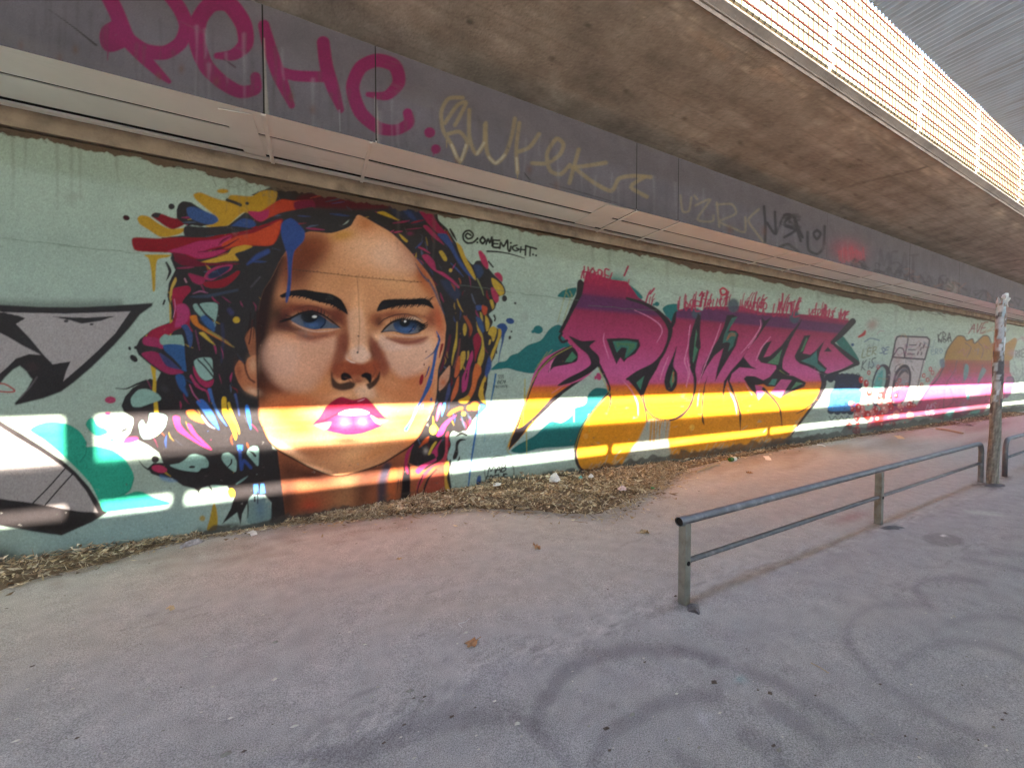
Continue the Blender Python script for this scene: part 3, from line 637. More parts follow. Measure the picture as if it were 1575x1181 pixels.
def pb(q, rx, ry, c, rot=0, a=0.8): W.blob(*ZC(q)[0], rx / 4.922, ry / 4.922, c, rot, a)
def fb(q, rx, ry, c, rot=0, a=0.8): W.blob(*ZB(q)[0], rx / 3.9375, ry / 3.9375, c, rot, a)
fb((650, 440), 190, 130, A(198, 158, 132), 20, .8); fb((290, 470), 130, 120, A(122, 58, 26), -20, .95); fb((180, 600), 120, 150, A(140, 68, 38), 0, .8); fb((500, 360), 90, 40, A(176, 128, 44), -8, .8); fb((360, 420), 80, 60, A(170, 96, 48), 0, .5)
fb((640, 290), 70, 60, A(176, 106, 60), 0, .7); fb((900, 500), 60, 130, A(160, 84, 44), -35, .9); fb((980, 620), 40, 90, A(172, 104, 62), -20, .7); fb((760, 500), 80, 90, A(205, 170, 150), 0, .5); fb((560, 640), 150, 60, A(184, 130, 88), 0, .6)
fb((1080, 880), 40, 130, A(186, 84, 48), -8, .85); fb((820, 650), 120, 50, A(196, 150, 110), 8, .6)
# eye sockets, nose, cheeks
W.stroke(ZC((40, -60), (10, 80), (-20, 240), (-15, 420), (-10, 560), (0, 700), (10, 830)), [18, 28, 38, 30, 26, 30, 22], A(58, 26, 20), 17, .95); pb((150, 220), 110, 110, A(66, 28, 22), 0, .85); pb((110, 330), 120, 70, A(104, 50, 38), 10, .8); pb((300, 165), 150, 40, A(150, 76, 46), 8, .9); pb((420, 150), 160, 30, A(176, 112, 76), 12, .7)
pb((600, 200), 60, 80, A(140, 74, 46), -30, .95); pb((640, 280), 50, 90, A(156, 88, 58), 0, .8); pb((610, 440), 50, 120, A(148, 82, 56), 12, .9); pb((560, 570), 40, 80, A(150, 80, 52), 10, .7)
pb((870, 250), 60, 60, A(160, 90, 54), 0, .85); pb((1000, 210), 120, 36, A(150, 78, 44), -10, .9); pb((1110, 200), 130, 30, A(188, 128, 84), 0, .6); pb((1290, 260), 50, 90, A(150, 70, 40), 10, .8)
pb((740, 250), 48, 240, A(206, 158, 122), 0, .85); pb((810, 420), 60, 60, A(190, 130, 92), 0, .6); pb((880, 470), 40, 130, A(138, 70, 48), -14, .95); pb((945, 570), 50, 110, A(160, 92, 68), -12, .8)
pb((200, 480), 150, 130, A(208, 160, 132), 0, .9); pb((330, 400), 210, 60, A(204, 150, 116), 8, .8); pb((350, 600), 190, 110, A(206, 150, 116), 0, .7); pb((480, 640), 90, 110, A(188, 118, 74), 0, .7); pb((110, 780), 170, 70, A(120, 56, 34), 12, .85); pb((60, 660), 80, 110, A(96, 44, 32), 0, .6)
pb((300, 860), 260, 70, A(186, 108, 66), 0, .7); pb((340, 400), 150, 26, A(168, 92, 58), 12, .8)
pb((900, 390), 70, 40, A(214, 172, 142), 12, .85); pb((1090, 490), 170, 80, A(206, 156, 126), 8, .85); pb((1290, 430), 80, 110, A(210, 166, 138), 0, .7); pb((1120, 690), 130, 80, A(190, 108, 62), 0, .8); pb((1030, 780), 180, 60, A(204, 152, 112), 0, .7)
pb((745, 500), 80, 70, A(220, 180, 152), 0, .95); pb((650, 530), 22, 40, A(230, 198, 176), -20, .8); pb((740, 620), 190, 58, A(168, 80, 42), 0, 1.0); pb((640, 630), 60, 60, A(176, 92, 52), 0, .8); pb((860, 630), 50, 60, A(170, 88, 50), 0, .8); pb((745, 560), 60, 24, A(216, 168, 134), 0, .7)
pb((740, 700), 60, 30, A(150, 72, 44), 0, .7); pb((800, 790), 60, 50, A(222, 180, 150), 0, .9); pb((620, 830), 130, 30, A(212, 160, 122), -6, .7); pb((500, 780), 90, 60, A(200, 130, 84), 0, .7); pb((960, 860), 120, 50, A(206, 156, 114), 0, .7)
pb((390, 180), 190, 26, A(120, 56, 34), 10, .75); pb((560, 250), 60, 50, A(104, 50, 34), 30, .8); pb((900, 270), 40, 50, A(120, 60, 38), 20, .8); pb((330, 330), 200, 24, A(150, 84, 56), 10, .6); pb((1100, 400), 150, 20, A(140, 72, 50), 0, .6)
pb((640, 470), 26, 110, A(120, 62, 42), 12, .7); pb((850, 500), 26, 100, A(116, 58, 40), -12, .75); pb((560, 640), 30, 60, A(140, 72, 46), 10, .6); pb((740, 655), 120, 22, A(140, 62, 34), 0, .7); pb((640, 620), 36, 24, A(196, 112, 66), 0, .7); pb((850, 610), 30, 24, A(190, 104, 60), 0, .7)
fb((240, 560), 70, 120, A(110, 50, 28), -10, .6); fb((960, 560), 30, 90, A(140, 70, 38), -30, .7)
# chin and jaw
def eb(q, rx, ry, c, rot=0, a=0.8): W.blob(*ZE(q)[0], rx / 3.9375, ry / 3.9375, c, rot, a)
eb((150, 230), 220, 100, A(196, 88, 26), 0, .95); eb((900, 250), 170, 110, A(196, 104, 36), 0, .85); eb((620, 330), 220, 40, A(190, 92, 34), 0, .7); eb((120, 330), 90, 60, A(206, 126, 70), 0, .8); eb((50, 320), 40, 80, A(214, 140, 80), 20, .8); eb((250, 310), 120, 70, A(196, 84, 36), 0, .9); eb((700, 330), 90, 40, A(204, 120, 56), -8, .7); eb((300, 430), 130, 70, A(176, 112, 78), 12, .8); eb((530, 385), 90, 26, A(130, 80, 60), 0, .9); eb((480, 440), 90, 40, A(186, 120, 82), 0, .8)  # deeper orange skin along the sun band, painted in against its glare
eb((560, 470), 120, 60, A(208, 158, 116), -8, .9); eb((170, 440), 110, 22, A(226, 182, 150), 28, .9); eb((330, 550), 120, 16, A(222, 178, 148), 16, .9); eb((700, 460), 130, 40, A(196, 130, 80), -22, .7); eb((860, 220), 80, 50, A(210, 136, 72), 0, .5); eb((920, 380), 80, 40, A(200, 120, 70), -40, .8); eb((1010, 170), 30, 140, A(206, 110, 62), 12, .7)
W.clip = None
lum_ = W.C.mean(-1, keepdims=True); tone_ = W.C * np.clip(lum_ / lin((176,))[0] / .62, .25, 1.12) ** .62
tone_ = lum_ + (tone_ - lum_ * (tone_.mean(-1, keepdims=True) / np.maximum(lum_, 1e-4))) * 1.0 if False else tone_ * np.array([1.30, 1.18, 1.02])
W.C = W.C * (1 - fm[..., None]) + tone_ * fm[..., None]
# second pass: crisper airbrush planes, pale pink lights and red-brown shadows
W.clip = fm
def ZP(*p): return Z(185, 262, 2.195, *p)
W.stroke([(432, 400), (415, 435), (406, 470), (404, 510), (400, 560)], [16, 24, 26, 18, 10], A(40, 20, 17), 9, .95)
for pts, c, sf, al in ((((480, 600), (520, 560), (620, 575), (720, 560), (730, 600), (690, 680), (640, 740), (560, 740), (510, 700), (480, 650)), A(214, 160, 134), 9, .6), (((510, 615), (560, 590), (600, 620), (590, 690), (545, 700), (512, 665)), A(222, 176, 154), 9, .35),
        (((900, 575), (960, 585), (1040, 575), (1060, 620), (1020, 680), (950, 700), (900, 640)), A(226, 178, 152), 7, .65), (((880, 555), (920, 580), (980, 600), (900, 610), (872, 590)), A(220, 178, 156), 4, .7),
        (((770, 480), (815, 470), (830, 560), (822, 610), (790, 620), (775, 560)), A(222, 168, 132), 5, .65), (((775, 610), (815, 590), (845, 625), (820, 650), (785, 645)), A(222, 180, 156), 4, .8),
        (((735, 560), (765, 550), (770, 620), (735, 670), (715, 690), (725, 620)), A(132, 64, 42), 6, .75), (((845, 560), (880, 600), (905, 660), (890, 700), (865, 660), (850, 610)), A(128, 60, 40), 6, .75),
        (((725, 660), (770, 640), (815, 655), (860, 640), (878, 670), (865, 705), (820, 690), (770, 700), (728, 700)), A(146, 66, 36), 4, .8), (((890, 230), (960, 260), (1010, 330), (960, 350), (900, 330), (850, 280)), A(220, 172, 142), 12, .6),
        (((600, 220), (680, 215), (700, 260), (640, 330), (560, 330), (555, 290)), A(112, 50, 24), 14, .7), (((1000, 290), (1040, 340), (1070, 400), (1050, 430), (1010, 370)), A(168, 84, 40), 8, .7),
        (((545, 470), (640, 455), (740, 480), (750, 520), (700, 490), (600, 478), (560, 500)), A(112, 50, 32), 5, .8), (((530, 500), (560, 480), (580, 520), (620, 545), (560, 545), (525, 530)), A(74, 32, 26), 6, .85), (((600, 545), (700, 545), (740, 530), (720, 560), (640, 575)), A(150, 78, 54), 4, .7), (((890, 490), (950, 480), (1030, 490), (1060, 520), (1030, 500), (950, 496)), A(128, 62, 38), 4, .7), (((920, 565), (980, 575), (1040, 560), (1020, 585), (960, 590)), A(140, 70, 52), 4, .7),
        (((850, 700), (920, 720), (1010, 700), (1030, 760), (950, 780), (880, 760)), A(196, 106, 58), 14, .6), (((790, 735), (850, 730), (860, 765), (810, 770)), A(222, 176, 146), 5, .6)):
    W.poly(ZP(*pts), c, sf, True, al)
W.clip = None
W.stroke(np.concatenate([ZE((1010, 265), (970, 350), (920, 410), (840, 462), (740, 522), (620, 566), (500, 596), (420, 592), (300, 546), (200, 492), (110, 442), (50, 380), (15, 300))]), [1.5, 2.5, 3, 3, 2.5, 2.5, 2, 2, 2.5, 3, 3, 2, 1.5], A(40, 24, 22), 1.0, 0.9)
# nose detail
DB = A(36, 20, 18)
def zc(pts, c, soft=1.0, a=1.0, part=None, smooth=True): W.poly(ZC(*pts), c, soft, smooth, a, part)
zc([(540, 645), (552, 690), (600, 735), (680, 720), (722, 738), (700, 775), (620, 790), (552, 768), (536, 715)], DB, 2.2, .92)
zc([(612, 672), (640, 654), (682, 672), (712, 728), (690, 700), (640, 716), (614, 706)], A(20, 12, 12), 1.2); zc([(765, 672), (800, 654), (842, 668), (845, 715), (830, 735), (800, 700), (772, 690)], A(20, 12, 12), 1.2)
zc([(906, 648), (905, 700), (872, 752), (826, 782), (804, 742), (842, 725), (880, 690)], DB, 1.8, .92); W.blob(*ZC((740, 720))[0], 8, 3, A(120, 60, 40), 0, .7)
W.stroke(ZC((655, 552), (690, 572), (720, 580)), [1, 2.4, 1], A(236, 206, 184), 1.0, .8); W.stroke(ZC((640, 690), (668, 700), (690, 730)), 1.4, A(96, 48, 34), .8, .7); W.stroke(ZC((860, 600), (875, 640), (850, 690)), 2, A(110, 56, 36), 1.6, .7)
# eyes
p = PT['eye_l']
EYL = [(225, 246), (300, 214), (390, 200), (475, 232), (535, 275), (606, 316), (500, 322), (400, 328), (310, 304), (255, 275)]
zc(EYL, A(84, 92, 106), 0.9, part=p); W.clip = W.mask(ZC(*EYL), 0.8)
W.disc(*ZC((412, 262))[0], 18, 14, A(44, 64, 94), 0, 1.0, part=p); W.blob(*ZC((400, 295))[0], 12, 5, A(72, 104, 148), 0, .7); W.disc(*ZC((372, 232))[0], 13, 9.5, A(14, 14, 18), 0, 1.6, part=p); W.stroke(ZC((492, 238), (492, 280), (460, 318)), 2.4, A(22, 32, 58), .8); W.blob(*ZC((400, 208))[0], 36, 10, A(10, 9, 12), 4, 1.0)
W.blob(*ZC((270, 262))[0], 10, 8, A(90, 96, 112), 0, .7); W.clip = None
W.disc(*ZC((412, 232))[0], 3.6, 1.9, A(216, 212, 205), 0, .6)
W.stroke(ZC((150, 268), (225, 246), (300, 208), (395, 192), (480, 222), (545, 268), (612, 320)), [1.5, 3, 3.4, 3.6, 3.2, 2.4, 1.2], A(18, 12, 13), .8, part=p)
W.stroke(ZC((245, 278), (330, 322), (420, 345), (520, 338), (605, 322)), [1.6, 2.2, 2.4, 2, 1], A(206, 156, 130), 1.0, .9); W.stroke(ZC((200, 320), (300, 368), (400, 388), (500, 372)), [2, 4, 4, 2], A(112, 56, 40), 3, .7); W.stroke(ZC((260, 180), (360, 150), (470, 175), (560, 235)), [1.5, 2.5, 2.5, 1], A(96, 44, 30), 1.4, .8)
for x, y, dx, dy in ((365, 200, -2, -26), (395, 198, 2, -24), (430, 208, 8, -32), (460, 218, 4, -48), (482, 226, 6, -36), (330, 200, -10, -20), (300, 212, -16, -20), (250, 235, -60, -16), (220, 246, -60, 6), (235, 252, -70, 20), (205, 260, -60, 20), (505, 240, 14, -20)):
    W.stroke(ZC((x, y), (x + dx * .6, y + dy * .5), (x + dx, y + dy)), [1.6, 1.2, .6], A(20, 12, 13), .6)
p = PT['eye_r']
EYR = [(922, 348), (958, 312), (1005, 280), (1065, 258), (1140, 256), (1212, 282), (1238, 318), (1195, 352), (1110, 364), (1020, 346)]
zc(EYR, A(112, 108, 108), 0.9, part=p); W.clip = W.mask(ZC(*EYR), 0.8)
W.disc(*ZC((1100, 288))[0], 18.5, 14, A(46, 68, 102), 0, 1.0, part=p); W.blob(*ZC((1110, 330))[0], 13, 5, A(74, 106, 152), 0, .7); W.disc(*ZC((1095, 276))[0], 8, 7, A(12, 12, 16), 0, 1.2); W.stroke(ZC((1165, 300), (1148, 330), (1125, 352)), 1.6, A(24, 34, 62), .6); W.blob(*ZC((1110, 255))[0], 34, 9, A(12, 10, 14), 4, 1.0); W.blob(*ZC((1220, 300))[0], 9, 10, A(16, 14, 22), 0, .9); W.clip = None
W.disc(*ZC((1098, 268))[0], 1.8, 1.5, A(225, 222, 218), 0, .5)
W.stroke(ZC((918, 350), (955, 308), (1005, 272), (1080, 250), (1160, 256), (1245, 300)), [1.8, 3, 3.2, 3.4, 4, 3.5], A(18, 12, 13), .8, part=p); W.stroke(ZC((918, 350), (1000, 338), (1100, 366), (1190, 356), (1240, 320)), [1.2, .8, 1, 1.4, 1.6], A(44, 30, 32), .7)
W.poly(ZC((1100, 248), (1140, 232), (1190, 236), (1230, 262), (1180, 256)), A(206, 166, 138), 1.2, True, .8); W.stroke(ZC((895, 292), (940, 252), (1020, 220), (1110, 212), (1180, 232), (1228, 264)), [1, 1.8, 1.8, 1.6, 1.4, 1], A(48, 24, 20), .9, .9)
for k in range(17):
    t = k / 16; x = 985 + 255 * t; y = 282 - 40 * math.sin(math.pi * min(t * 1.15, 1)) + 30 * t * t
    W.stroke(ZC((x, y), (x + 6 + 10 * t, y - 14), (x + 4 + 22 * t, y - 28 + 6 * t)), [1.7, 1.2, .5], A(16, 12, 13), .6)
for x, y in ((1235, 290), (1240, 305), (1238, 320), (1225, 335)): W.stroke(ZC((x - 20, y), (x + 20, y - 8), (x + 34, y - 26)), [2, 1.3, .5], A(16, 12, 13), .6)
W.stroke(ZC((960, 392), (1060, 425), (1170, 420), (1255, 388)), [2, 4.5, 4.5, 2], A(130, 64, 50), 2.4, .8); W.stroke(ZC((955, 360), (1050, 378), (1150, 385), (1230, 370)), [2, 3, 3, 2], A(206, 156, 128), 1.8, .7)
# brows
p = PT['brow_l']
zc([(150, 70), (225, 38), (330, 26), (440, 44), (540, 60), (612, 100), (652, 165), (664, 215), (618, 188), (540, 142), (440, 120), (330, 84), (240, 74), (172, 90)], A(20, 15, 16), .8, part=p)
for k in range(26):
    t = k / 25; x = 190 + 430 * t; y = 62 + 100 * t * t + 8 * math.sin(k * 2.1); W.stroke(ZC((x - 16, y + 14), (x + 6, y - 6), (x + 30, y - 24 + 10 * t)), [1.8, 1.4, .5], A(20, 15, 16), .6, part=p)
p = PT['brow_r']
zc([(884, 192), (900, 140), (935, 106), (1030, 98), (1140, 98), (1240, 92), (1292, 120), (1316, 172), (1240, 142), (1140, 142), (1040, 152), (940, 178)], A(20, 15, 16), .8, part=p)
for k in range(30):
    t = k / 29; x = 900 + 380 * t; y = 160 - 30 * t + 6 * math.sin(k * 1.7); W.stroke(ZC((x - 10, y + 16), (x + 14, y - 26), (x + 44, y - 58 + 10 * t)), [1.6, 1.3, .4], A(20, 15, 16), .6, part=p)
# mouth
p = PT['lips']
zc([(402, 1052), (450, 992), (500, 912), (560, 862), (620, 838), (705, 860), (795, 842), (835, 872), (890, 930), (942, 988), (978, 1012), (900, 1000), (930, 1050), (860, 1084), (760, 1116), (660, 1126), (580, 1112), (500, 1092)], A(168, 26, 56), .8, part=p)
W.clip = W.mask(ZC((402, 1052), (450, 992), (500, 912), (560, 862), (620, 838), (705, 860), (795, 842), (835, 872), (890, 930), (942, 988), (978, 1012), (900, 1000), (930, 1050), (860, 1084), (760, 1116), (660, 1126), (580, 1112), (500, 1092)), .8)
pb((560, 890), 80, 40, A(140, 16, 40), -25, .7); pb((860, 910), 80, 50, A(130, 14, 36), 40, .7); pb((700, 890), 90, 26, A(150, 20, 44), 0, .6); pb((480, 990), 60, 50, A(196, 40, 66), -40, .7)
W.clip = None
zc([(404, 1052), (500, 1016), (600, 972), (700, 962), (820, 965), (880, 992), (925, 1048), (860, 1082), (760, 1114), (660, 1124), (580, 1110), (500, 1090)], A(168, 26, 66), .9, part=p)
pb((640, 1030), 60, 46, A(196, 96, 122), 0, .9); pb((775, 1025), 55, 42, A(198, 100, 126), 0, .9); pb((560, 1035), 40, 30, A(180, 50, 90), 0, .7); pb((850, 1020), 36, 36, A(190, 50, 110), 0, .7); pb((640, 1100), 160, 16, A(178, 34, 80), 4, .7)
W.stroke(ZC((704, 990), (708, 1040), (706, 1080)), 1.6, A(176, 40, 84), .9, .8)
zc([(592, 968), (640, 940), (700, 930), (770, 934), (826, 958), (800, 970), (690, 978)], A(186, 180, 174), .8, part=p); W.stroke(ZC((696, 932), (698, 974)), .9, A(90, 80, 80), .5, .8); W.stroke(ZC((590, 972), (690, 980), (800, 972)), .8, A(120, 60, 70), .6, .8)
W.stroke(ZC((404, 1050), (480, 1022), (560, 980), (640, 940), (740, 926), (826, 952), (900, 1000), (972, 1014)), [.8, 1.4, 1.6, 1.4, 1.2, 1.4, 1.2, .8], A(120, 14, 34), .7, .9)
zc([(836, 978), (900, 1006), (976, 1012), (930, 1040), (908, 1050), (870, 1030)], A(206, 136, 96), 1.0, .9); zc([(410, 1052), (480, 1034), (540, 1030), (500, 1090)], A(206, 130, 110), 1.6, .7); W.stroke(ZC((740, 872), (770, 862), (792, 852)), [.8, 2, .8], A(226, 150, 160), .6, .9)
W.stroke(ZC((500, 1096), (600, 1130), (700, 1142), (800, 1126)), [1, 3, 3, 1], A(130, 74, 58), 2.5, .7)
# ear
p = PT['face']
W.poly(ZD((985, 150), (1040, 120), (1056, 330), (1010, 330), (985, 260), (968, 200)), A(140, 82, 52), 1.2, part=p); W.stroke(ZD((1025, 60), (1010, 180), (998, 240)), 2, A(60, 24, 20), .8)
W.poly(ZD((920, 366), (890, 430), (915, 520), (960, 590), (1020, 622), (1056, 628), (1058, 480), (1055, 330), (990, 350), (970, 400), (940, 372)), A(176, 106, 68), 1.0, part=p)
W.blob(*ZD((1030, 400))[0], 8, 14, A(206, 156, 118), 0, .8); W.stroke(ZD((965, 380), (975, 440), (1000, 500), (1040, 530)), 3, A(62, 28, 22), 1.6, .9); W.blob(*ZD((1030, 600))[0], 12, 6, A(216, 172, 138), 20, .8); W.blob(*ZD((920, 450))[0], 5, 14, A(120, 60, 36), -10, .7)
W.stroke([(396, 480), (395, 540), (397, 600), (399, 640)], [4, 3, 2.2, 1.5], A(44, 20, 18), 1.6, .9)
# plaster joint over the brow, hair strand over the left temple
W.stroke([(440, 413), (500, 420), (560, 427), (620, 432), (648, 434)], 1.2, A(74, 50, 36), .8, .75)
for k in range(40): W.disc(440 + 208 * k / 39, 414 + 20 * k / 39 + r_.normal(0, 1.2), r_.uniform(.5, 1.5), .8, A(60, 40, 30), alpha=.7)
W.stroke([(549, 424), (551, 450), (553, 500), (551, 540)], 1.2, A(110, 76, 54), 1.4, .6); W.disc(551, 517, 1.2, 1.2, A(70, 60, 56)); W.disc(550, 542, 1.6, 1.6, A(70, 66, 66))
for q in (((1040, 20), (1036, 110), (1030, 200)), ((1010, 0), (1000, 120), (960, 200)), ((1075, 60), (1062, 140))): W.stroke(ZD(*q), [1, 2.4, 1], A(36, 14, 14), 1.2, .7)

# --- coloured strands, left top
p = PT['hair']
def za(pts, c, soft=1.0, a=1.0, smooth=True): W.poly(ZA(*pts), c, soft, smooth, a, p)
za([(605, 150), (660, 135), (760, 175), (860, 200), (900, 155), (1060, 165), (1150, 120), (1260, 130), (1250, 210), (1200, 270), (1080, 300), (1000, 296), (930, 350), (870, 400), (790, 410), (700, 400), (800, 350), (700, 260), (620, 190)], A(172, 130, 30), 1.6)
W.disc(*ZA((835, 125))[0], 9, 3.6, A(172, 130, 30), 0, 1.4)
za([(160, 340), (190, 315), (250, 325), (330, 380), (420, 420), (545, 415), (510, 455), (440, 478), (340, 485), (250, 430), (180, 385)], A(172, 130, 30), 1.2)
za([(1030, 285), (1130, 285), (1220, 230), (1300, 190), (1390, 200), (1540, 200), (1540, 250), (1420, 285), (1300, 310), (1210, 330), (1130, 365)], A(168, 56, 30), 1.4); za([(1035, 288), (1130, 288), (1200, 270), (1190, 330), (1120, 365)], A(150, 34, 74), 1.2)
za([(1400, 210), (1540, 195), (1560, 260), (1420, 280)], A(100, 18, 44), 2)
za([(270, 320), (300, 295), (360, 305), (440, 335), (560, 355), (520, 395), (440, 425), (380, 400), (330, 365)], A(120, 14, 24), 1.0); za([(270, 320), (300, 295), (345, 300), (320, 335)], BLK, 1)
za([(545, 250), (610, 250), (700, 285), (780, 320), (800, 360), (740, 390), (650, 370), (570, 330)], A(50, 74, 118), 1.4); za([(470, 330), (480, 240), (520, 205), (585, 215), (600, 245), (550, 260), (560, 330), (620, 375), (560, 400), (500, 360)], BLK, 1)
W.disc(*ZA((430, 246))[0], 5, 4.6, BLK); W.disc(*ZA((73, 335))[0], 5.4, 4.2, A(56, 14, 20), 20); W.stroke(ZA((870, 195), (930, 215), (975, 235)), 5, BLK, .9); W.disc(*ZA((1028, 222))[0], 2.8, 2.6, BLK)
za([(115, 510), (150, 488), (320, 496), (480, 488), (700, 490), (830, 460), (1000, 430), (1200, 370), (1310, 350), (1240, 540), (1080, 555), (930, 560), (860, 600), (740, 650), (600, 660), (520, 620), (400, 610), (250, 605), (140, 590)], A(126, 14, 24), 1.2)
za([(400, 600), (520, 560), (640, 520), (780, 505), (900, 470), (880, 540), (800, 560), (700, 590), (860, 590), (760, 640), (640, 655), (540, 620)], A(160, 40, 84), 1.6); za([(830, 540), (950, 480), (1080, 455), (1200, 400), (1300, 360), (1235, 540), (1080, 552), (940, 560), (850, 580)], A(178, 62, 28), 1.4)
W.stroke(ZA((640, 605), (760, 590), (860, 560), (960, 500)), [1, 2.5, 3, 1], A(60, 10, 30), 1, .9); W.stroke(ZA((800, 550), (840, 510), (900, 480)), [1, 3, 1], A(70, 10, 30), 1, .8)
za([(640, 690), (760, 655), (870, 620), (910, 575), (1000, 550), (1070, 560), (1010, 590), (930, 620), (960, 672), (860, 675), (760, 690)], A(178, 136, 40), 1.0)
za([(440, 610), (520, 625), (620, 665), (700, 690), (900, 690), (960, 700), (700, 712), (500, 700)], A(100, 14, 34), 1.2); za([(880, 420), (940, 370), (1000, 340), (1080, 360), (1090, 400), (980, 430)], A(46, 68, 116), 1.4)
za([(1300, 380), (1380, 340), (1480, 440), (1470, 520), (1400, 600), (1380, 720), (1370, 900), (1345, 1000), (1330, 980), (1350, 800), (1340, 620), (1300, 480)], A(44, 66, 120), 1.4); W.stroke(ZA((1030, 700), (1110, 640), (1190, 600)), [3, 8, 7], A(44, 62, 112), 2)
W.stroke(ZA((1090, 360), (1180, 380), (1280, 330)), 2, A(70, 20, 34), 1.5, .8); W.stroke(ZA((1110, 400), (1200, 360), (1300, 310), (1540, 270)), [2, 4, 6, 8], BLK, 1.2)
za([(540, 480), (700, 440), (900, 400), (1100, 420), (1240, 390), (1000, 440), (830, 468), (650, 485)], BLK, 1.0); za([(540, 400), (700, 410), (880, 400), (900, 440), (700, 470), (540, 480)], BLK, 1)
# yellow drips on the left
W.poly(ZA((220, 625), (420, 625), (400, 645), (320, 665), (305, 760), (300, 900), (280, 905), (270, 760), (250, 660)), A(172, 136, 34), 1.2, part=p)
W.stroke(ZK((340, 600), (330, 700), (345, 850), (350, 915)), [3.4, 3, 3, 2], A(178, 146, 50), .8, part=p); W.stroke(ZK((330, 400), (330, 500), (335, 620)), 3.0, A(176, 144, 56), .8, part=p)
W.poly(ZK((172, 975), (215, 1000), (205, 1100), (215, 1181), (195, 1181), (190, 1080)), A(178, 146, 50), .8, part=p); W.stroke(ZD((270, 410), (285, 520), (282, 600), (298, 740), (303, 900), (298, 930)), [6.5, 5, 5.5, 6.5, 5, 3], A(186, 152, 40), .8, part=p)
# left coloured loops (ZK)
def zk(pts, c, soft=.9, a=1.0, smooth=True, part=p): W.poly(ZK(*pts), c, soft, smooth, a, part)
zk([(360, 100), (480, 110), (640, 130), (780, 130), (880, 110), (700, 140), (560, 160), (430, 150)], A(96, 12, 34)); zk([(610, 250), (640, 200), (720, 160), (840, 145), (830, 190), (740, 240), (680, 275), (630, 270)], A(148, 40, 80)); zk([(636, 240), (680, 200), (760, 165), (830, 160), (800, 200), (720, 250), (660, 262)], A(38, 44, 68), 1.2)
zk([(600, 290), (700, 280), (800, 250), (880, 200), (910, 205), (860, 270), (780, 330), (680, 340), (620, 325)], A(124, 16, 28)); zk([(480, 220), (540, 230), (620, 260), (590, 310), (520, 290)], A(140, 34, 70), 1.4)
zk([(350, 350), (400, 330), (480, 320), (500, 360), (450, 420), (430, 460), (470, 500), (500, 560), (490, 640), (520, 700), (440, 650), (400, 690), (330, 720), (300, 780), (130, 790), (160, 700), (250, 650), (345, 620), (365, 540), (345, 420)], A(140, 24, 50)); zk([(380, 480), (450, 470), (490, 520), (480, 600), (430, 650), (370, 660), (385, 560)], A(156, 48, 92), 1.6)
zk([(120, 740), (250, 760), (280, 830), (220, 840), (110, 800)], A(146, 40, 80), 1.4); zk([(95, 880), (170, 860), (240, 880), (330, 960), (420, 1015), (440, 1040), (330, 1050), (240, 1010), (150, 950)], A(140, 38, 74)); zk([(240, 880), (300, 880), (380, 960), (470, 1020), (400, 1010), (300, 980)], A(56, 56, 92), 1.2)
zk([(245, 760), (285, 720), (330, 730), (450, 730), (445, 820), (270, 810)], A(126, 152, 138)); zk([(270, 812), (450, 820), (470, 1020), (400, 990), (340, 920)], A(44, 80, 122)); zk([(420, 650), (470, 640), (515, 720), (510, 800), (495, 830), (470, 760), (450, 690)], A(52, 72, 112))
W.stroke(ZK((360, 705), (420, 690), (455, 760), (470, 900), (475, 1010)), [4, 6, 5, 6, 4], BLK, .8); W.stroke(ZK((45, 830), (130, 830), (240, 850), (340, 920), (420, 1000)), [5, 6, 6, 5, 3], BLK, .8); W.stroke(ZK((75, 880), (150, 950), (260, 1030)), 2.5, BLK, .8)
W.stroke(ZK((365, 430), (372, 500), (358, 580)), 1.2, A(190, 120, 150), .7, .8); W.stroke(ZK((345, 250), (330, 330), (318, 420), (345, 500), (340, 600)), [1.5, 2.2, 2, 1.6, 1.4], BLK, .7)
zk([(372, 250), (384, 280), (350, 350), (345, 400), (325, 400), (335, 330)], A(178, 144, 62)); W.stroke(ZK((300, 130), (330, 200), (300, 275)), [3, 5, 1], BLK, .8); W.stroke(ZK((285, 440), (275, 470)), 3.2, BLK, .7)
zk([(520, 480), (560, 475), (700, 620), (690, 660), (600, 590), (540, 530)], A(126, 152, 140)); zk([(575, 470), (720, 468), (700, 620), (640, 560)], A(128, 154, 142)); zk([(580, 580), (640, 560), (700, 640), (690, 700), (620, 640)], A(46, 80, 124), 2); W.stroke(ZK((565, 475), (620, 550), (690, 610)), 3.0, BLK, .7)
zk([(495, 570), (545, 565), (570, 630), (660, 690), (780, 760), (850, 825), (750, 770), (640, 710), (540, 650), (505, 610)], A(182, 104, 30)); W.stroke(ZK((640, 690), (740, 745), (860, 828)), [3, 3, 1], A(130, 120, 60), .8); zk([(570, 710), (610, 705), (660, 760), (705, 812), (640, 770)], A(178, 148, 52)); W.disc(*ZK((878, 602))[0], 5.4, 5, A(182, 148, 40), part=p)
zk([(530, 940), (580, 915), (670, 918), (682, 1000), (684, 1080), (620, 1100), (570, 1060), (540, 1000)], A(136, 164, 152)); W.stroke(ZK((560, 930), (630, 1000), (686, 1070)), 2.4, BLK, .7); W.stroke(ZK((610, 920), (660, 980), (686, 1030)), 2.2, BLK, .7)
zk([(520, 980), (540, 1010), (580, 1080), (640, 1110), (690, 1090), (680, 1140), (630, 1160), (570, 1120), (530, 1050)], A(150, 38, 74)); W.stroke(ZK((505, 1070), (540, 1120), (600, 1181)), [4, 3, 2], A(150, 46, 84), .8); zk([(380, 1060), (440, 1060), (460, 1130), (430, 1181), (390, 1120)], A(44, 84, 132), 1.6); W.stroke(ZK((540, 690), (560, 780), (575, 850)), [2, 2.4, 1], A(110, 50, 84), .8, .8)
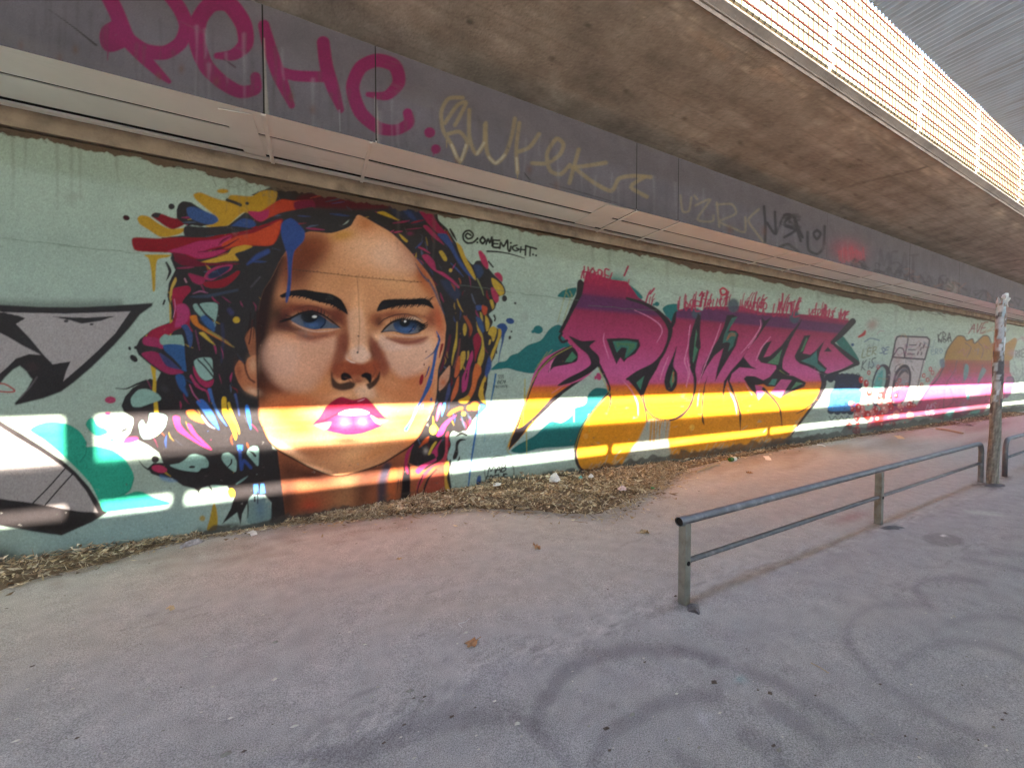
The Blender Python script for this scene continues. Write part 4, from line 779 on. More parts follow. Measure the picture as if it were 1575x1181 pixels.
W.stroke(ZK((760, 640), (770, 760), (755, 950)), [5, 4, 2], A(46, 48, 78), 2.4, .7); W.stroke(ZK((820, 520), (840, 545)), 7, A(56, 56, 96), 2.4, .7); W.stroke(ZK((450, 260), (465, 290)), 2, A(190, 140, 150), .8, .8); W.stroke(ZK((520, 385), (580, 365), (640, 380)), [1, 2.6, 1], A(160, 90, 120), 1, .8); W.stroke(ZK((500, 410), (640, 405), (760, 380), (885, 355)), [2, 5, 4, 3.5], A(54, 66, 84), 1.6, .8); W.stroke(ZK((1000, 330), (1070, 250)), 2, A(90, 90, 96), 1.4, .5)
# strands across the sunlit band, left (ZD)
def zd(pts, c, soft=.9, a=1.0, smooth=True): W.poly(ZD(*pts), c, soft, smooth, a, p)
zd([(106, 652), (160, 590), (230, 582), (310, 620), (332, 662), (250, 692), (180, 716), (120, 712)], A(134, 164, 150)); zd([(640, 660), (680, 690), (730, 770), (775, 890), (720, 840), (660, 760), (600, 680)], A(56, 100, 170)); W.stroke(ZD((700, 590), (730, 690), (780, 790), (830, 860)), [6, 4, 3, 1], A(60, 96, 150), .9)
zd([(525, 748), (580, 740), (640, 800), (660, 840), (590, 820), (545, 790)], A(200, 100, 42)); zd([(425, 800), (445, 785), (475, 800), (480, 850), (540, 920), (620, 980), (715, 1042), (640, 1010), (540, 950), (455, 890)], A(196, 40, 100)); zd([(530, 850), (560, 855), (600, 920), (660, 980), (718, 1040), (640, 985), (570, 920)], A(196, 44, 104))
zd([(790, 680), (800, 640), (826, 650), (835, 740), (880, 820), (905, 930), (895, 965), (860, 870), (800, 760)], A(206, 164, 40)); W.stroke(ZD((845, 690), (870, 780), (915, 880), (925, 920)), [4, 4.5, 3, 1], A(206, 170, 50), .8); zd([(970, 715), (985, 700), (1000, 730), (1015, 860), (1010, 885), (985, 800)], A(46, 110, 190)); W.stroke(ZD((895, 625), (910, 690), (926, 780)), [4, 3, 1], A(60, 80, 130), 1)
W.stroke(ZD((640, 780), (690, 850), (740, 880)), [1, 2.4, 1], A(170, 165, 165), .8, .8); W.stroke(ZD((560, 480), (600, 560), (680, 600), (700, 680)), [3, 2.5, 3, 1], A(150, 46, 84), .8); W.stroke(ZD((550, 550), (580, 620), (630, 680)), [1.5, 2, 1], A(160, 80, 110), .8); W.stroke(ZD((470, 490), (490, 560), (530, 630)), [9, 8, 3], A(44, 80, 130), 2.2); W.blob(*ZD((360, 580))[0], 7, 5, A(56, 56, 58), 30, .8)
W.disc(*ZD((96, 275))[0], 2.2, 3, BLK, -20); W.disc(*ZD((127, 350))[0], 7, 4.5, BLK, 40); W.stroke(ZD((-10, 575), (70, 580), (150, 545), (220, 520)), [1, 2, 3, 4], BLK, .7)
# cells in the lower left (ZN)
def zn(pts, c, soft=.8, a=1.0, smooth=True): W.poly(ZN(*pts), c, soft, smooth, a, p)
CEL = A(134, 166, 154)
zn([(205, 180), (232, 155), (262, 200), (292, 150), (300, 92), (372, 88), (452, 122), (440, 205), (400, 262), (330, 312), (250, 326), (215, 280), (202, 215)], CEL); zn([(480, 562), (560, 545), (620, 510), (662, 470), (722, 464), (800, 490), (832, 540), (822, 582), (765, 590), (732, 622), (620, 612), (540, 592)], CEL); zn([(960, 462), (1010, 448), (1060, 480), (1086, 530), (1082, 612), (1062, 622), (1010, 582), (972, 540), (950, 500)], CEL); zn([(1190, 420), (1230, 390), (1282, 402), (1288, 480), (1280, 570), (1230, 520), (1180, 460)], CEL)
zn([(390, 650), (460, 670), (545, 708), (470, 715), (400, 690)], A(80, 120, 170), 2.5, .6)
W.disc(*ZN((682, 578))[0], 5, 2, BLK, -4); W.stroke(ZN((1040, 512), (1036, 545), (1000, 585)), [2.4, 2.6, 1], BLK, .6); W.stroke(ZN((1195, 430), (1230, 450), (1255, 478)), [1, 3, 4], BLK, .6); W.stroke(ZN((265, 190), (278, 225)), 3, A(60, 58, 58), .8); W.stroke(ZN((50, 250), (85, 235)), 4, A(50, 48, 50), .8); W.disc(*ZN((70, 180))[0], 2, 1.4, BLK)
zn([(50, 358), (100, 312), (180, 308), (192, 335), (120, 362)], A(190, 50, 96)); W.disc(*ZN((385, 596))[0], 12, 5.6, A(170, 50, 84), 12, part=p); W.disc(*ZN((348, 508))[0], 6, 5.4, BLK); W.stroke(ZN((200, 520), (240, 570), (285, 602)), [.8, 1.8, 2.5], BLK, .6)
zn([(1090, 380), (1142, 380), (1140, 430), (1095, 428)], A(54, 110, 190), .8, 1, False); W.stroke(ZN((1115, 430), (1130, 600), (1150, 520), (1215, 585)), 4.5, A(44, 66, 124), 1); zn([(1080, 730), (1130, 690), (1190, 660), (1150, 700), (1090, 735)], A(110, 140, 134)); zn([(865, 745), (900, 740), (950, 752), (880, 770)], CEL)
W.stroke(ZN((740, 800), (755, 840), (752, 905)), [2.5, 2, 1], BLK, .6); W.stroke(ZN((835, 745), (865, 800), (862, 900)), [2.5, 2, 1], BLK, .6); zn([(1005, 790), (1040, 770), (1068, 800), (1066, 850), (1030, 858), (1008, 830)], A(198, 158, 40)); zn([(1240, 735), (1280, 735), (1282, 815), (1245, 820)], A(70, 126, 190), .9, 1, False); zn([(1305, 730), (1335, 730), (1345, 815), (1300, 820)], A(70, 126, 190), .9, 1, False)
zn([(1210, 850), (1300, 840), (1345, 860), (1350, 905), (1392, 900), (1385, 1080), (1190, 1090), (1185, 960)], A(120, 144, 140), 1.5); W.stroke(ZN((1183, 870), (1190, 960), (1186, 1040)), [2, 2, 1], BLK, .6); W.stroke(ZN((1275, 800), (1278, 910)), 1.8, BLK, .6); W.stroke(ZN((1250, 850), (1250, 885)), 3, BLK, .6); W.blob(*ZN((1300, 960))[0], 8, 18, A(84, 110, 140), 0, .6)
zn([(870, 925), (895, 925), (915, 1040), (905, 1140), (850, 1160), (815, 1145), (840, 1050)], A(168, 138, 46), 1.2); W.disc(*ZN((775, 1045))[0], 4.4, 4.4, A(160, 140, 80), 0, 1.6)

# --- coloured strands, right side
def zl(pts, c, soft=.9, a=1.0, smooth=True): W.poly(ZL(*pts), c, soft, smooth, a, p)
zl([(230, 85), (390, 110), (400, 200), (450, 260), (520, 350), (440, 350), (380, 300), (300, 200)], A(132, 28, 62), 1.2); zl([(380, 110), (425, 112), (440, 230), (520, 310), (500, 330), (420, 240)], BLK, 1)
zl([(120, 140), (190, 150), (240, 230), (180, 210)], A(42, 58, 96), 2.2); zl([(300, 280), (340, 280), (420, 360), (490, 450), (470, 440), (400, 390), (330, 320)], A(140, 36, 70)); zl([(430, 360), (510, 355), (560, 430), (620, 560), (700, 680), (770, 770), (700, 720), (620, 620), (540, 480)], A(48, 66, 112), 1.2)
zl([(600, 430), (650, 470), (690, 570), (740, 660), (775, 745), (770, 770), (700, 670), (640, 550)], A(172, 138, 44)); zl([(80, 352), (110, 370), (160, 415), (150, 430), (110, 400)], A(168, 134, 40)); zl([(445, 515), (475, 508), (515, 570), (512, 600), (485, 590)], A(168, 138, 44)); W.disc(*ZL((550, 684))[0], 2.6, 3, A(172, 140, 60))
zl([(290, 550), (340, 540), (400, 600), (420, 680), (480, 700), (560, 760), (628, 830), (615, 845), (540, 775), (440, 710), (380, 670), (320, 600)], A(152, 42, 80)); W.stroke(ZL((262, 475), (310, 495), (362, 530)), [2, 3, 1.2], A(150, 44, 80), .8); W.blob(*ZL((180, 350))[0], 5, 3, A(110, 28, 60), 0, .9); zl([(0, 180), (20, 195), (85, 230), (50, 222)], A(172, 138, 36)); zl([(-120, 160), (-60, 150), (0, 180), (80, 232), (-20, 200), (-60, 185)], A(172, 138, 36))
zl([(460, 780), (530, 780), (600, 830), (640, 900), (600, 960), (530, 900)], A(44, 52, 76), 3, .8); zl([(760, 640), (820, 640), (850, 700), (800, 760)], A(44, 56, 84), 1.6); W.stroke(ZL((790, 760), (830, 850), (850, 910)), [2, 2, 1], A(130, 130, 80), .8, .8); zl([(800, 520), (825, 505), (870, 560), (895, 640), (880, 672), (830, 610)], A(160, 44, 76)); zl([(945, 715), (985, 702), (1020, 740), (1018, 790), (970, 750)], A(156, 44, 74)); zl([(920, 755), (960, 770), (1020, 830), (1035, 890), (1000, 918), (960, 870), (930, 810)], A(178, 144, 44)); zl([(915, 845), (950, 850), (985, 920), (985, 965), (960, 980), (930, 930)], A(156, 44, 74)); W.stroke(ZL((895, 605), (935, 655)), 2.6, BLK, .6); W.disc(*ZL((1038, 940))[0], 4, 5, BLK); W.disc(*ZL((1135, 983))[0], 2, 1.7, BLK, 30); W.stroke(ZL((545, 312), (575, 365), (605, 418)), [3, 4, 1], BLK, .6); W.stroke(ZL((740, 900), (760, 960), (775, 990)), [1.5, 2.5, 1], A(90, 100, 120), 1, .6); zl([(905, 955), (930, 955), (945, 1010), (930, 1040), (915, 1000)], A(172, 140, 50)); W.stroke(ZL((350, 770), (410, 880), (440, 960), (490, 1080)), [3, 4, 3, 2], A(56, 72, 92), 1.2, .8); W.stroke(ZL((230, 620), (290, 720), (345, 780)), [1, 3, 4], A(50, 60, 76), 1, .8)
def zm(pts, c, soft=.9, a=1.0, smooth=True): W.poly(ZM(*pts), c, soft, smooth, a, p)
zm([(500, 0), (560, 0), (560, 40), (510, 50)], A(52, 70, 112)); zm([(565, 0), (620, 20), (615, 80), (590, 105), (565, 60)], A(168, 66, 36)); zm([(545, 70), (565, 90), (575, 170), (550, 130)], A(168, 142, 58)); zm([(600, 105), (630, 140), (645, 200), (630, 265), (612, 270), (600, 190)], A(174, 142, 46)); zm([(500, 120), (560, 150), (590, 260), (570, 290), (530, 220)], A(46, 70, 106), 1.2)
zm([(630, 300), (650, 240), (690, 220), (722, 250), (715, 310), (690, 380), (675, 375), (665, 330)], A(176, 142, 44)); zm([(720, 220), (760, 190), (810, 195), (838, 240), (810, 310), (790, 400), (765, 490), (745, 600), (738, 600), (755, 480), (775, 360), (740, 250)], A(40, 66, 112)); W.disc(*ZM((865, 165))[0], 6.4, 4.6, A(40, 66, 112), 14); zm([(740, 250), (765, 255), (772, 300), (740, 400), (700, 500), (665, 600), (650, 590), (660, 520), (710, 400), (735, 320)], A(174, 142, 48))
zm([(645, 365), (662, 370), (650, 415), (636, 415)], A(174, 142, 48)); zm([(370, 200), (390, 195), (402, 250), (385, 320), (370, 310), (362, 250)], A(174, 142, 48)); zm([(296, 180), (304, 200), (298, 420), (270, 520), (245, 640), (240, 590), (260, 460), (285, 330)], A(172, 142, 50)); zm([(365, 110), (400, 120), (445, 190), (462, 260), (440, 330), (430, 250), (400, 180)], A(140, 68, 36)); zm([(470, 350), (520, 290), (560, 360), (545, 440), (515, 520), (490, 600), (485, 480)], A(130, 26, 46)); zm([(505, 170), (520, 220), (570, 320), (592, 480), (580, 580), (545, 660), (515, 640), (525, 560), (560, 440), (560, 350), (520, 270)], A(172, 140, 50))
zm([(345, 500), (385, 490), (388, 560), (365, 640), (335, 690), (330, 600)], A(176, 140, 52)); zm([(300, 570), (330, 540), (335, 640), (320, 720), (285, 770), (270, 740)], A(176, 84, 44)); W.stroke(ZM((418, 490), (418, 540), (408, 580)), [2.4, 2.2, 1], A(172, 140, 60), .7); zm([(440, 520), (465, 480), (470, 560), (440, 650), (420, 780), (400, 890), (360, 930), (350, 880), (355, 770), (390, 680)], A(158, 50, 96)); W.stroke(ZM((408, 690), (395, 760), (385, 800)), [1, 2.2, 1], BLK, .6); zm([(500, 620), (550, 650), (555, 720), (520, 790), (490, 900), (450, 980), (400, 1040), (330, 1035), (318, 1010), (380, 985), (430, 930), (460, 830), (470, 720)], A(188, 98, 46), 1.2); zm([(318, 1010), (370, 985), (420, 960), (440, 990), (400, 1040), (340, 1040)], A(190, 148, 48))
zm([(110, 780), (150, 720), (220, 640), (222, 720), (205, 800), (150, 880), (105, 905)], A(196, 140, 108), 1.0); W.blob(*ZM((150, 820))[0], 5, 6, A(190, 96, 54), 0, .8); W.stroke(ZM((225, 320), (200, 470), (160, 600), (120, 700)), [3, 4, 5, 2], A(92, 28, 44), 1.4, .85); W.stroke(ZM((330, 360), (310, 520), (270, 660)), [2, 3, 3], A(120, 60, 56), 1.4, .7); zm([(590, 760), (615, 740), (600, 830), (580, 930), (600, 1010), (620, 1050), (560, 1020), (530, 960), (545, 870)], A(188, 148, 50)); W.stroke(ZM((598, 820), (588, 880)), 2, BLK, .6); zm([(640, 540), (668, 600), (660, 680), (610, 770), (600, 700)], A(52, 72, 120), 1.4)
zm([(300, 780), (320, 760), (310, 900), (270, 990), (235, 1025), (240, 960)], A(184, 92, 50)); zm([(205, 850), (228, 830), (225, 940), (190, 1020), (170, 1020), (185, 940)], A(60, 66, 100), 1.0); W.stroke(ZM((140, 420), (120, 500), (110, 560)), [4, 3, 1], A(130, 34, 34), .8)
W.disc(*ZM((862, 342))[0], 1.9, 3, BLK, 10); W.disc(*ZM((880, 278))[0], 1.4, 1.6, BLK); W.stroke(ZM((694, 105), (706, 140), (700, 160)), 2.8, BLK, .6); W.stroke(ZM((722, 485), (722, 510)), 1.8, BLK, .6)
W.stroke(ZM((712, 735), (690, 880), (655, 1060)), [3, 2.6, 1.4], A(44, 96, 136), .7, part=p)
# blue run on the cheek
W.stroke(ZC((1335, 345), (1358, 400), (1330, 500), (1310, 620), (1280, 740), (1240, 830), (1190, 920), (1150, 1010), (1105, 1085)), [1.5, 3, 5, 4.5, 7.5, 5, 3.4, 3, 5.5], A(50, 84, 138), .8, part=p); W.stroke(ZC((1250, 552), (1310, 505), (1340, 450)), [.8, 1.8, 2], A(50, 74, 110), .8); W.stroke(ZC((1345, 380), (1362, 410)), 2, A(40, 60, 100), .8); W.stroke(ZC((1280, 610), (1265, 660), (1250, 690)), [1.8, 2, .8], A(46, 66, 110), .7); W.disc(*ZC((1222, 708))[0], 3, 8.5, A(140, 24, 34), 12); W.stroke(ZC((1382, 440), (1374, 490)), [2.4, 1], A(130, 40, 30), .8); W.disc(*ZC((1296, 858))[0], 1.9, 3, A(60, 80, 130)); W.stroke(ZC((1235, 890), (1225, 925)), [2, 1], A(60, 80, 130), .8); W.disc(*ZC((1243, 594))[0], 1, 2, A(90, 40, 30)); W.disc(*ZC((1256, 496))[0], 1.2, 1.2, A(60, 50, 50))
# lower right strands (ZO)
def zo(pts, c, soft=.9, a=1.0, smooth=True): W.poly(ZO(*pts), c, soft, smooth, a, p)
zo([(445, 130), (468, 120), (455, 200), (425, 280), (420, 230)], A(190, 80, 120)); zo([(485, 120), (505, 115), (495, 170), (470, 240), (470, 180)], A(70, 130, 190)); zo([(520, 225), (560, 180), (640, 150), (665, 165), (600, 195), (540, 232)], A(200, 96, 36)); W.disc(*ZO((770, 145))[0], 7, 7, A(206, 92, 30), part=p); W.disc(*ZO((720, 160))[0], 4, 4.4, A(206, 92, 30)); zo([(820, 130), (880, 150), (830, 205), (805, 210)], A(52, 120, 190)); W.disc(*ZO((668, 215))[0], 3, 3, A(200, 180, 60)); zo([(430, 390), (470, 320), (520, 270), (605, 225), (560, 270), (510, 330), (480, 400), (440, 425), (420, 410)], A(196, 56, 120)); W.disc(*ZO((392, 360))[0], 5.6, 7.4, A(200, 180, 70), part=p)
zo([(345, 580), (375, 510), (408, 468), (425, 470), (395, 520), (362, 585)], A(200, 170, 60)); W.blob(*ZO((325, 550))[0], 4, 5, A(170, 160, 150), 0, .9); zo([(265, 520), (300, 460), (350, 420), (345, 470), (310, 490)], A(180, 80, 40), 1.4); zo([(130, 640), (150, 560), (215, 490), (180, 570), (160, 650), (165, 760), (140, 720)], A(158, 42, 80)); zo([(470, 445), (432, 530), (430, 600), (370, 640), (280, 680), (230, 730), (260, 760), (330, 690), (420, 640), (400, 580), (375, 570), (430, 490)], A(166, 50, 92))
zo([(505, 410), (530, 380), (525, 500), (520, 590), (490, 660), (400, 690), (340, 760), (280, 860), (240, 940), (245, 860), (290, 770), (370, 690), (460, 640), (500, 560)], A(176, 62, 76), 1.0); zo([(300, 950), (310, 850), (370, 760), (430, 700), (490, 660), (490, 920)], A(150, 70, 54), 2.0, .95); W.stroke(ZO((420, 720), (350, 800), (310, 900), (300, 960)), [2, 3, 3, 2], BLK, .8); W.stroke(ZO((300, 770), (262, 860), (245, 930)), 2, BLK, .8); zo([(500, 665), (530, 640), (540, 700), (520, 800), (545, 910), (510, 915), (495, 840)], A(190, 150, 60)); W.stroke(ZO((545, 640), (535, 720), (530, 800), (548, 880)), [3, 2, 5, 4], BLK, .8)
zo([(570, 600), (590, 540), (600, 470), (640, 440), (692, 450), (640, 465), (618, 510), (620, 570), (600, 620), (575, 630)], BLK); W.stroke(ZO((605, 415), (650, 392), (692, 408)), [2, 4, 3], BLK, .7); W.stroke(ZO((630, 600), (625, 630), (608, 640)), [1, 2.4, 1], BLK, .6); W.stroke(ZO((548, 640), (552, 700), (556, 780)), [2.5, 1.5, 1], BLK, .6); W.stroke(ZO((745, 290), (735, 320)), 2, A(70, 70, 70), .7); W.stroke(ZO((795, 230), (775, 400), (740, 620), (712, 865)), [4, 3.4, 2.4, 2], A(50, 96, 150), .7, part=p); W.disc(*ZO((805, 820))[0], 3.6, 8.6, A(56, 78, 124), 8); W.stroke(ZO((868, 350), (855, 470)), 1, A(80, 130, 150), .7, .8)

W.clip = ((W.P == PT['hair']) & (W.C.mean(-1) < .04)).astype(float)
PALH = [A(176, 140, 45), A(150, 40, 78), A(120, 20, 35), A(48, 68, 116), A(172, 78, 36), A(70, 84, 104), A(160, 46, 92), A(60, 60, 70)]
for k in range(230):
    if k % 2: x, y, dx, dy = r_.uniform(640, 755), r_.uniform(340, 745), r_.normal(4, 4), r_.uniform(6, 22)
    elif k % 4 == 0: x, y, dx, dy = r_.uniform(215, 400), r_.uniform(400, 720), r_.normal(6, 5), r_.uniform(5, 20)
    else: x, y, dx, dy = r_.uniform(265, 640), r_.uniform(300, 420), r_.uniform(8, 30), r_.normal(-2, 5)
    w_ = r_.uniform(.8, 3.4); W.stroke([(x, y), (x + dx * .5 + r_.normal(0, 1.5), y + dy * .5), (x + dx, y + dy)], [w_ * .4, w_, w_ * .3], PALH[r_.integers(0, len(PALH))] * r_.uniform(.6, 1.1), .8, .9)
W.clip = None
# --- washing machine, throw-up, right-hand piece
p = PT['washer']
def zh(pts, c, soft=.7, a=1.0, smooth=True, part=p): W.poly(ZH(*pts), c, soft, smooth, a, part)
WK = A(58, 44, 50)
zh([(345, 350), (570, 352), (592, 372), (590, 400), (560, 515), (510, 720), (470, 850), (440, 900), (270, 880), (290, 700), (330, 500), (345, 400)], A(172, 160, 156), .8, 1, False); W.stroke(ZH((330, 490), (350, 385), (362, 356), (380, 350), (570, 358), (588, 375), (586, 400), (556, 512), (330, 496)), 2.6, WK, .7, smooth=False, part=p); W.stroke(ZH((550, 515), (505, 705), (462, 850)), 1.4, WK, .7); W.stroke(ZH((330, 496), (310, 560), (285, 700), (240, 890)), [2.6, 2, 1.6, 1.2], WK, .7); W.stroke(ZH((440, 365), (415, 500)), 2, WK, .7); W.stroke(ZH((335, 490), (370, 435), (405, 440), (415, 498)), 1.8, WK, .7)
for y in (412, 445, 476): W.stroke(ZH((450 - (y - 412) * .2, y), (495 - (y - 412) * .2, y)), 1.6, WK, .6)
for x, y in ((525, 410), (555, 410), (530, 440), (548, 425), (510, 470), (535, 472)): W.stroke(ZH((x, y - 10), (x - 5, y + 8)), 1.8, WK, .6)
zh([(330, 690), (350, 600), (400, 550), (440, 555), (462, 610), (455, 690), (420, 790), (370, 840), (330, 830), (318, 760)], WK); zh([(345, 700), (362, 620), (402, 572), (435, 580), (448, 620), (440, 690), (410, 780), (370, 822), (340, 810), (330, 760)], A(150, 130, 128)); zh([(330, 740), (440, 700), (410, 790), (370, 825), (340, 815)], A(180, 64, 110), 1.4); zh([(350, 680), (365, 625), (402, 575), (435, 582), (446, 620), (420, 600), (390, 620)], A(60, 52, 56), 1.2, .85)
W.stroke(ZH((345, 600), (355, 560), (385, 545)), 1, WK, .6); W.stroke(ZH((465, 560), (480, 590)), 1, WK, .6)
zh([(180, 760), (190, 660), (220, 580), (260, 545), (300, 560), (318, 620), (300, 720), (260, 800), (215, 840), (190, 820)], WK); zh([(188, 760), (200, 665), (228, 590), (258, 562), (282, 590), (282, 660), (262, 740), (225, 815), (200, 815)], A(126, 160, 148)); zh([(195, 760), (205, 680), (235, 610), (262, 590), (258, 680), (230, 770), (205, 800)], A(84, 148, 138), 1.4)
p = PT['throw']
for k in range(4): W.disc(1301 - 60 + 27 + k * 9.5, 580 + (k % 2) * 1.2, 6, 7, A(36, 38, 50))
W.poly(ZG((815, 650), (830, 610), (945, 615), (950, 690), (815, 700)), A(38, 42, 60), 1, part=p); W.poly(ZG((800, 690), (940, 690), (958, 720), (930, 795), (860, 808), (785, 798), (780, 750)), A(58, 120, 176), 1.0, part=p)
for k in range(5): W.disc(1278 + k * 10, 632 + (k % 2), 5.6, 5, A(48, 52, 66))
W.poly(ZG((785, 775), (935, 772), (930, 800), (790, 806)), A(58, 120, 176), 1)
for k in range(34):
    x, y = ZG((r_.uniform(795, 930), r_.uniform(660, 790)))[0]; W.stroke([(x, y), (x + r_.normal(0, 4), y + r_.normal(2, 3)), (x + r_.normal(3, 3), y + r_.normal(4, 3))], .9, A(36, 60, 96), .5, .8)
for k in range(5): W.stroke([(1275 + k * 10, 640), (1279 + k * 10, 646), (1284 + k * 10, 640)], 1.1, A(50, 50, 54), .6); W.stroke([(1283 + k * 8, 578), (1287 + k * 8, 574), (1291 + k * 8, 578)], 1.1, A(50, 50, 54), .6)
p = PT['right']
zh([(695, 500), (715, 440), (780, 352), (830, 352), (850, 380), (890, 368), (905, 400), (960, 350), (1000, 350), (1020, 400), (1070, 380), (1120, 400), (1180, 362), (1200, 380), (1180, 450), (1150, 520), (900, 540), (700, 520)], A(150, 104, 30), 1.0, part=p)
W.poly(ZH((700, 515), (1150, 520), (1150, 600), (1180, 660), (1165, 740), (1100, 790), (1000, 830), (960, 890), (900, 905), (880, 880), (800, 920), (690, 935), (520, 905), (290, 960), (150, 1010), (170, 900), (300, 840), (500, 830), (580, 700), (650, 600), (690, 540)), zmix([(2.2, A(140, 70, 30)), (2.05, A(140, 52, 40)), (1.75, A(160, 56, 66)), (1.5, A(188, 70, 120)), (1.1, A(190, 76, 124)), (0.8, A(160, 60, 90)), (0, A(150, 70, 90))]), 1.2, False, part=p)
W.stroke(ZH((690, 560), (650, 640), (580, 720), (520, 820)), [2, 2, 1.5, 1], A(60, 40, 50), .8); W.stroke(ZH((695, 500), (715, 440), (780, 352), (830, 352), (850, 380), (890, 368), (905, 400), (960, 350), (1000, 350), (1020, 395)), 1.6, A(60, 44, 30), .8)
for q in (((840, 400), (880, 430), (850, 500)), ((930, 390), (965, 440), (950, 505)), ((780, 520), (760, 600), (700, 700), (680, 930)), ((830, 540), (830, 660)), ((960, 550), (930, 680)), ((730, 710), (760, 800), (700, 850)), ((1000, 690), (980, 780))): W.stroke(ZH(*q), 1.3, A(84, 60, 66), .8, .8)
zh([(840, 545), (862, 560), (858, 620), (835, 660), (825, 620)], A(90, 130, 128), 1, part=p); zh([(960, 570), (985, 590), (950, 650), (925, 680), (935, 620)], A(110, 124, 124), 1, part=p); zh([(850, 700), (872, 705), (868, 780), (850, 790)], A(70, 150, 136), 1, part=p); zh([(700, 890), (760, 870), (740, 930), (690, 935)], A(96, 160, 146), 1.2, part=p); zh([(870, 880), (940, 862), (930, 900), (890, 908)], A(96, 160, 146), 1.2, part=p); zh([(660, 520), (690, 505), (695, 560), (670, 570)], A(96, 110, 120), 1, part=p)
W.stroke(ZH((870, 830), (890, 855), (950, 850), (985, 800)), 2.2, A(140, 44, 84), 1, .8); W.blob(*ZH((830, 850))[0], 6, 10, A(120, 110, 140), 0, .7)
zh([(1120, 650), (1160, 630), (1182, 660), (1165, 740), (1120, 780)], A(130, 70, 110), 1.4, part=p); W.stroke(ZH((1130, 640), (1170, 635), (1180, 670)), 1.4, A(60, 50, 60), .8)
p = PT['dots']
for k in range(70):
    t = r_.uniform(0, 1); x, y = ZH((20 + 470 * t, 980 - 120 * t + r_.normal(0, 55) - 40))[0]; s = abs(r_.normal(1.8, 1.6)) + .8
    W.disc(x, y, s, s * 1.25, A(176, 46, 46) if r_.random() < .6 else A(205, 120, 110), part=p); W.disc(x - s * .3, y - s * .3, s * .3, s * .35, A(226, 190, 180))
for x, y, s in ((165, 745, 4.5), (90, 850, 5.5), (155, 905, 6), (85, 1010, 5), (255, 895, 4.5), (215, 865, 4), (30, 980, 4), (145, 680, 4.5), (110, 655, 4), (250, 970, 4)):
    cx_, cy_ = ZH((x, y))[0]; W.disc(cx_, cy_, s * .9, s * 1.3, A(176, 44, 40), part=p); W.disc(cx_ + 1, cy_ - 1.4, s * .25, s * .4, A(220, 180, 170))
for x, y in ((595, 580), (550, 625), (575, 655), (610, 605), (535, 690), (165, 605), (455, 770), (230, 565), (360, 690), (395, 700), (365, 740), (430, 690), (380, 660)):
    cx_, cy_ = ZH((x, y))[0]; W.stroke([(cx_ + 2 * math.cos(t), cy_ + 3 * math.sin(t)) for t in np.linspace(0, 6.2, 9)], 1.5, A(170, 50, 54), .7)
# small tags
p = PT['tags']
GK = A(54, 50, 50)
write(W, 'KIS', ZH((110, 590))[0], ZH((215, 560))[0], 15, 1.3, GK, seed=11, slant=.2, part=p); write(W, 'LER', ZH((115, 500))[0], ZH((225, 470))[0], 12, 1.2, A(110, 104, 60), seed=12, slant=.2); write(W, 'SE', ZH((240, 470))[0], ZH((300, 470))[0], 9, 1.2, A(70, 84, 120), seed=13, slant=.4)
W.stroke(ZH((135, 390), (180, 365), (240, 380)), 1.4, A(80, 96, 120), .8); W.stroke(ZH((95, 355), (130, 335), (140, 315)), [3, 5, 3], A(160, 44, 44), 1); W.blob(*ZH((190, 270))[0], 8, 10, A(150, 96, 90), 40, .6)
write(W, 'KRA', ZH((650, 385))[0], ZH((745, 380))[0], 12, 1.6, GK, seed=14, part=p); write(W, 'NOT', ZH((655, 395))[0], ZH((740, 392))[0], 6, 1.2, GK, seed=24); write(W, 'AVE', ZH((865, 330))[0], ZH((990, 320))[0], 14, 1.5, A(130, 60, 66), seed=15, slant=.3); write(W, 'MS', ZH((560, 880))[0], ZH((640, 860))[0], 11, 1.4, A(170, 120, 140), seed=16, slant=.2); write(W, 'US', ZH((570, 910))[0], ZH((630, 900))[0], 8, 1.4, A(190, 150, 160), seed=17); write(W, 'ERO', ZH((600, 480))[0], ZH((690, 470))[0], 8, 1, A(96, 120, 130), seed=18); write(W, 'RKE', ZH((1190, 500))[0], ZH((1260, 490))[0], 11, 1.5, A(90, 90, 90), seed=19)
for k in range(70):
    x = r_.uniform(1330, 1600); y = r_.uniform(505, 640); c = [A(70, 74, 80), A(120, 60, 70), A(80, 96, 120), A(150, 110, 60), A(150, 70, 110)][r_.integers(0, 5)]
    W.stroke([(x, y), (x + r_.normal(3, 4), y - r_.uniform(2, 9)), (x + r_.normal(7, 4), y + r_.normal(0, 4)), (x + r_.normal(11, 4), y - r_.uniform(0, 8))], r_.uniform(.8, 1.6), c, .8, .45)
for k in range(9):
    x = r_.uniform(1340, 1600); y = r_.uniform(520, 620); W.blob(x, y, r_.uniform(5, 14), r_.uniform(4, 10), [A(150, 110, 100), A(110, 130, 140), A(160, 120, 140)][r_.integers(0, 3)], 0, .45)
for k in range(30): W.stroke([(1555 + r_.uniform(0, 40), 540 + r_.uniform(0, 70)), (1555 + r_.uniform(0, 40), 540 + r_.uniform(0, 70))], 1.3, A(100, 105, 110), 1.2, .4)
write(W, '151', ZM((742, 780))[0], ZM((805, 780))[0], 5.5, .9, A(60, 66, 64), seed=20); write(W, 'ONEMI', ZM((725, 835))[0], ZM((820, 830))[0], 5, .8, A(70, 80, 76), seed=21, slant=.3); write(W, 'PRIVATE', ZM((700, 880))[0], ZM((850, 875))[0], 3.6, .8, A(70, 80, 76), seed=22)
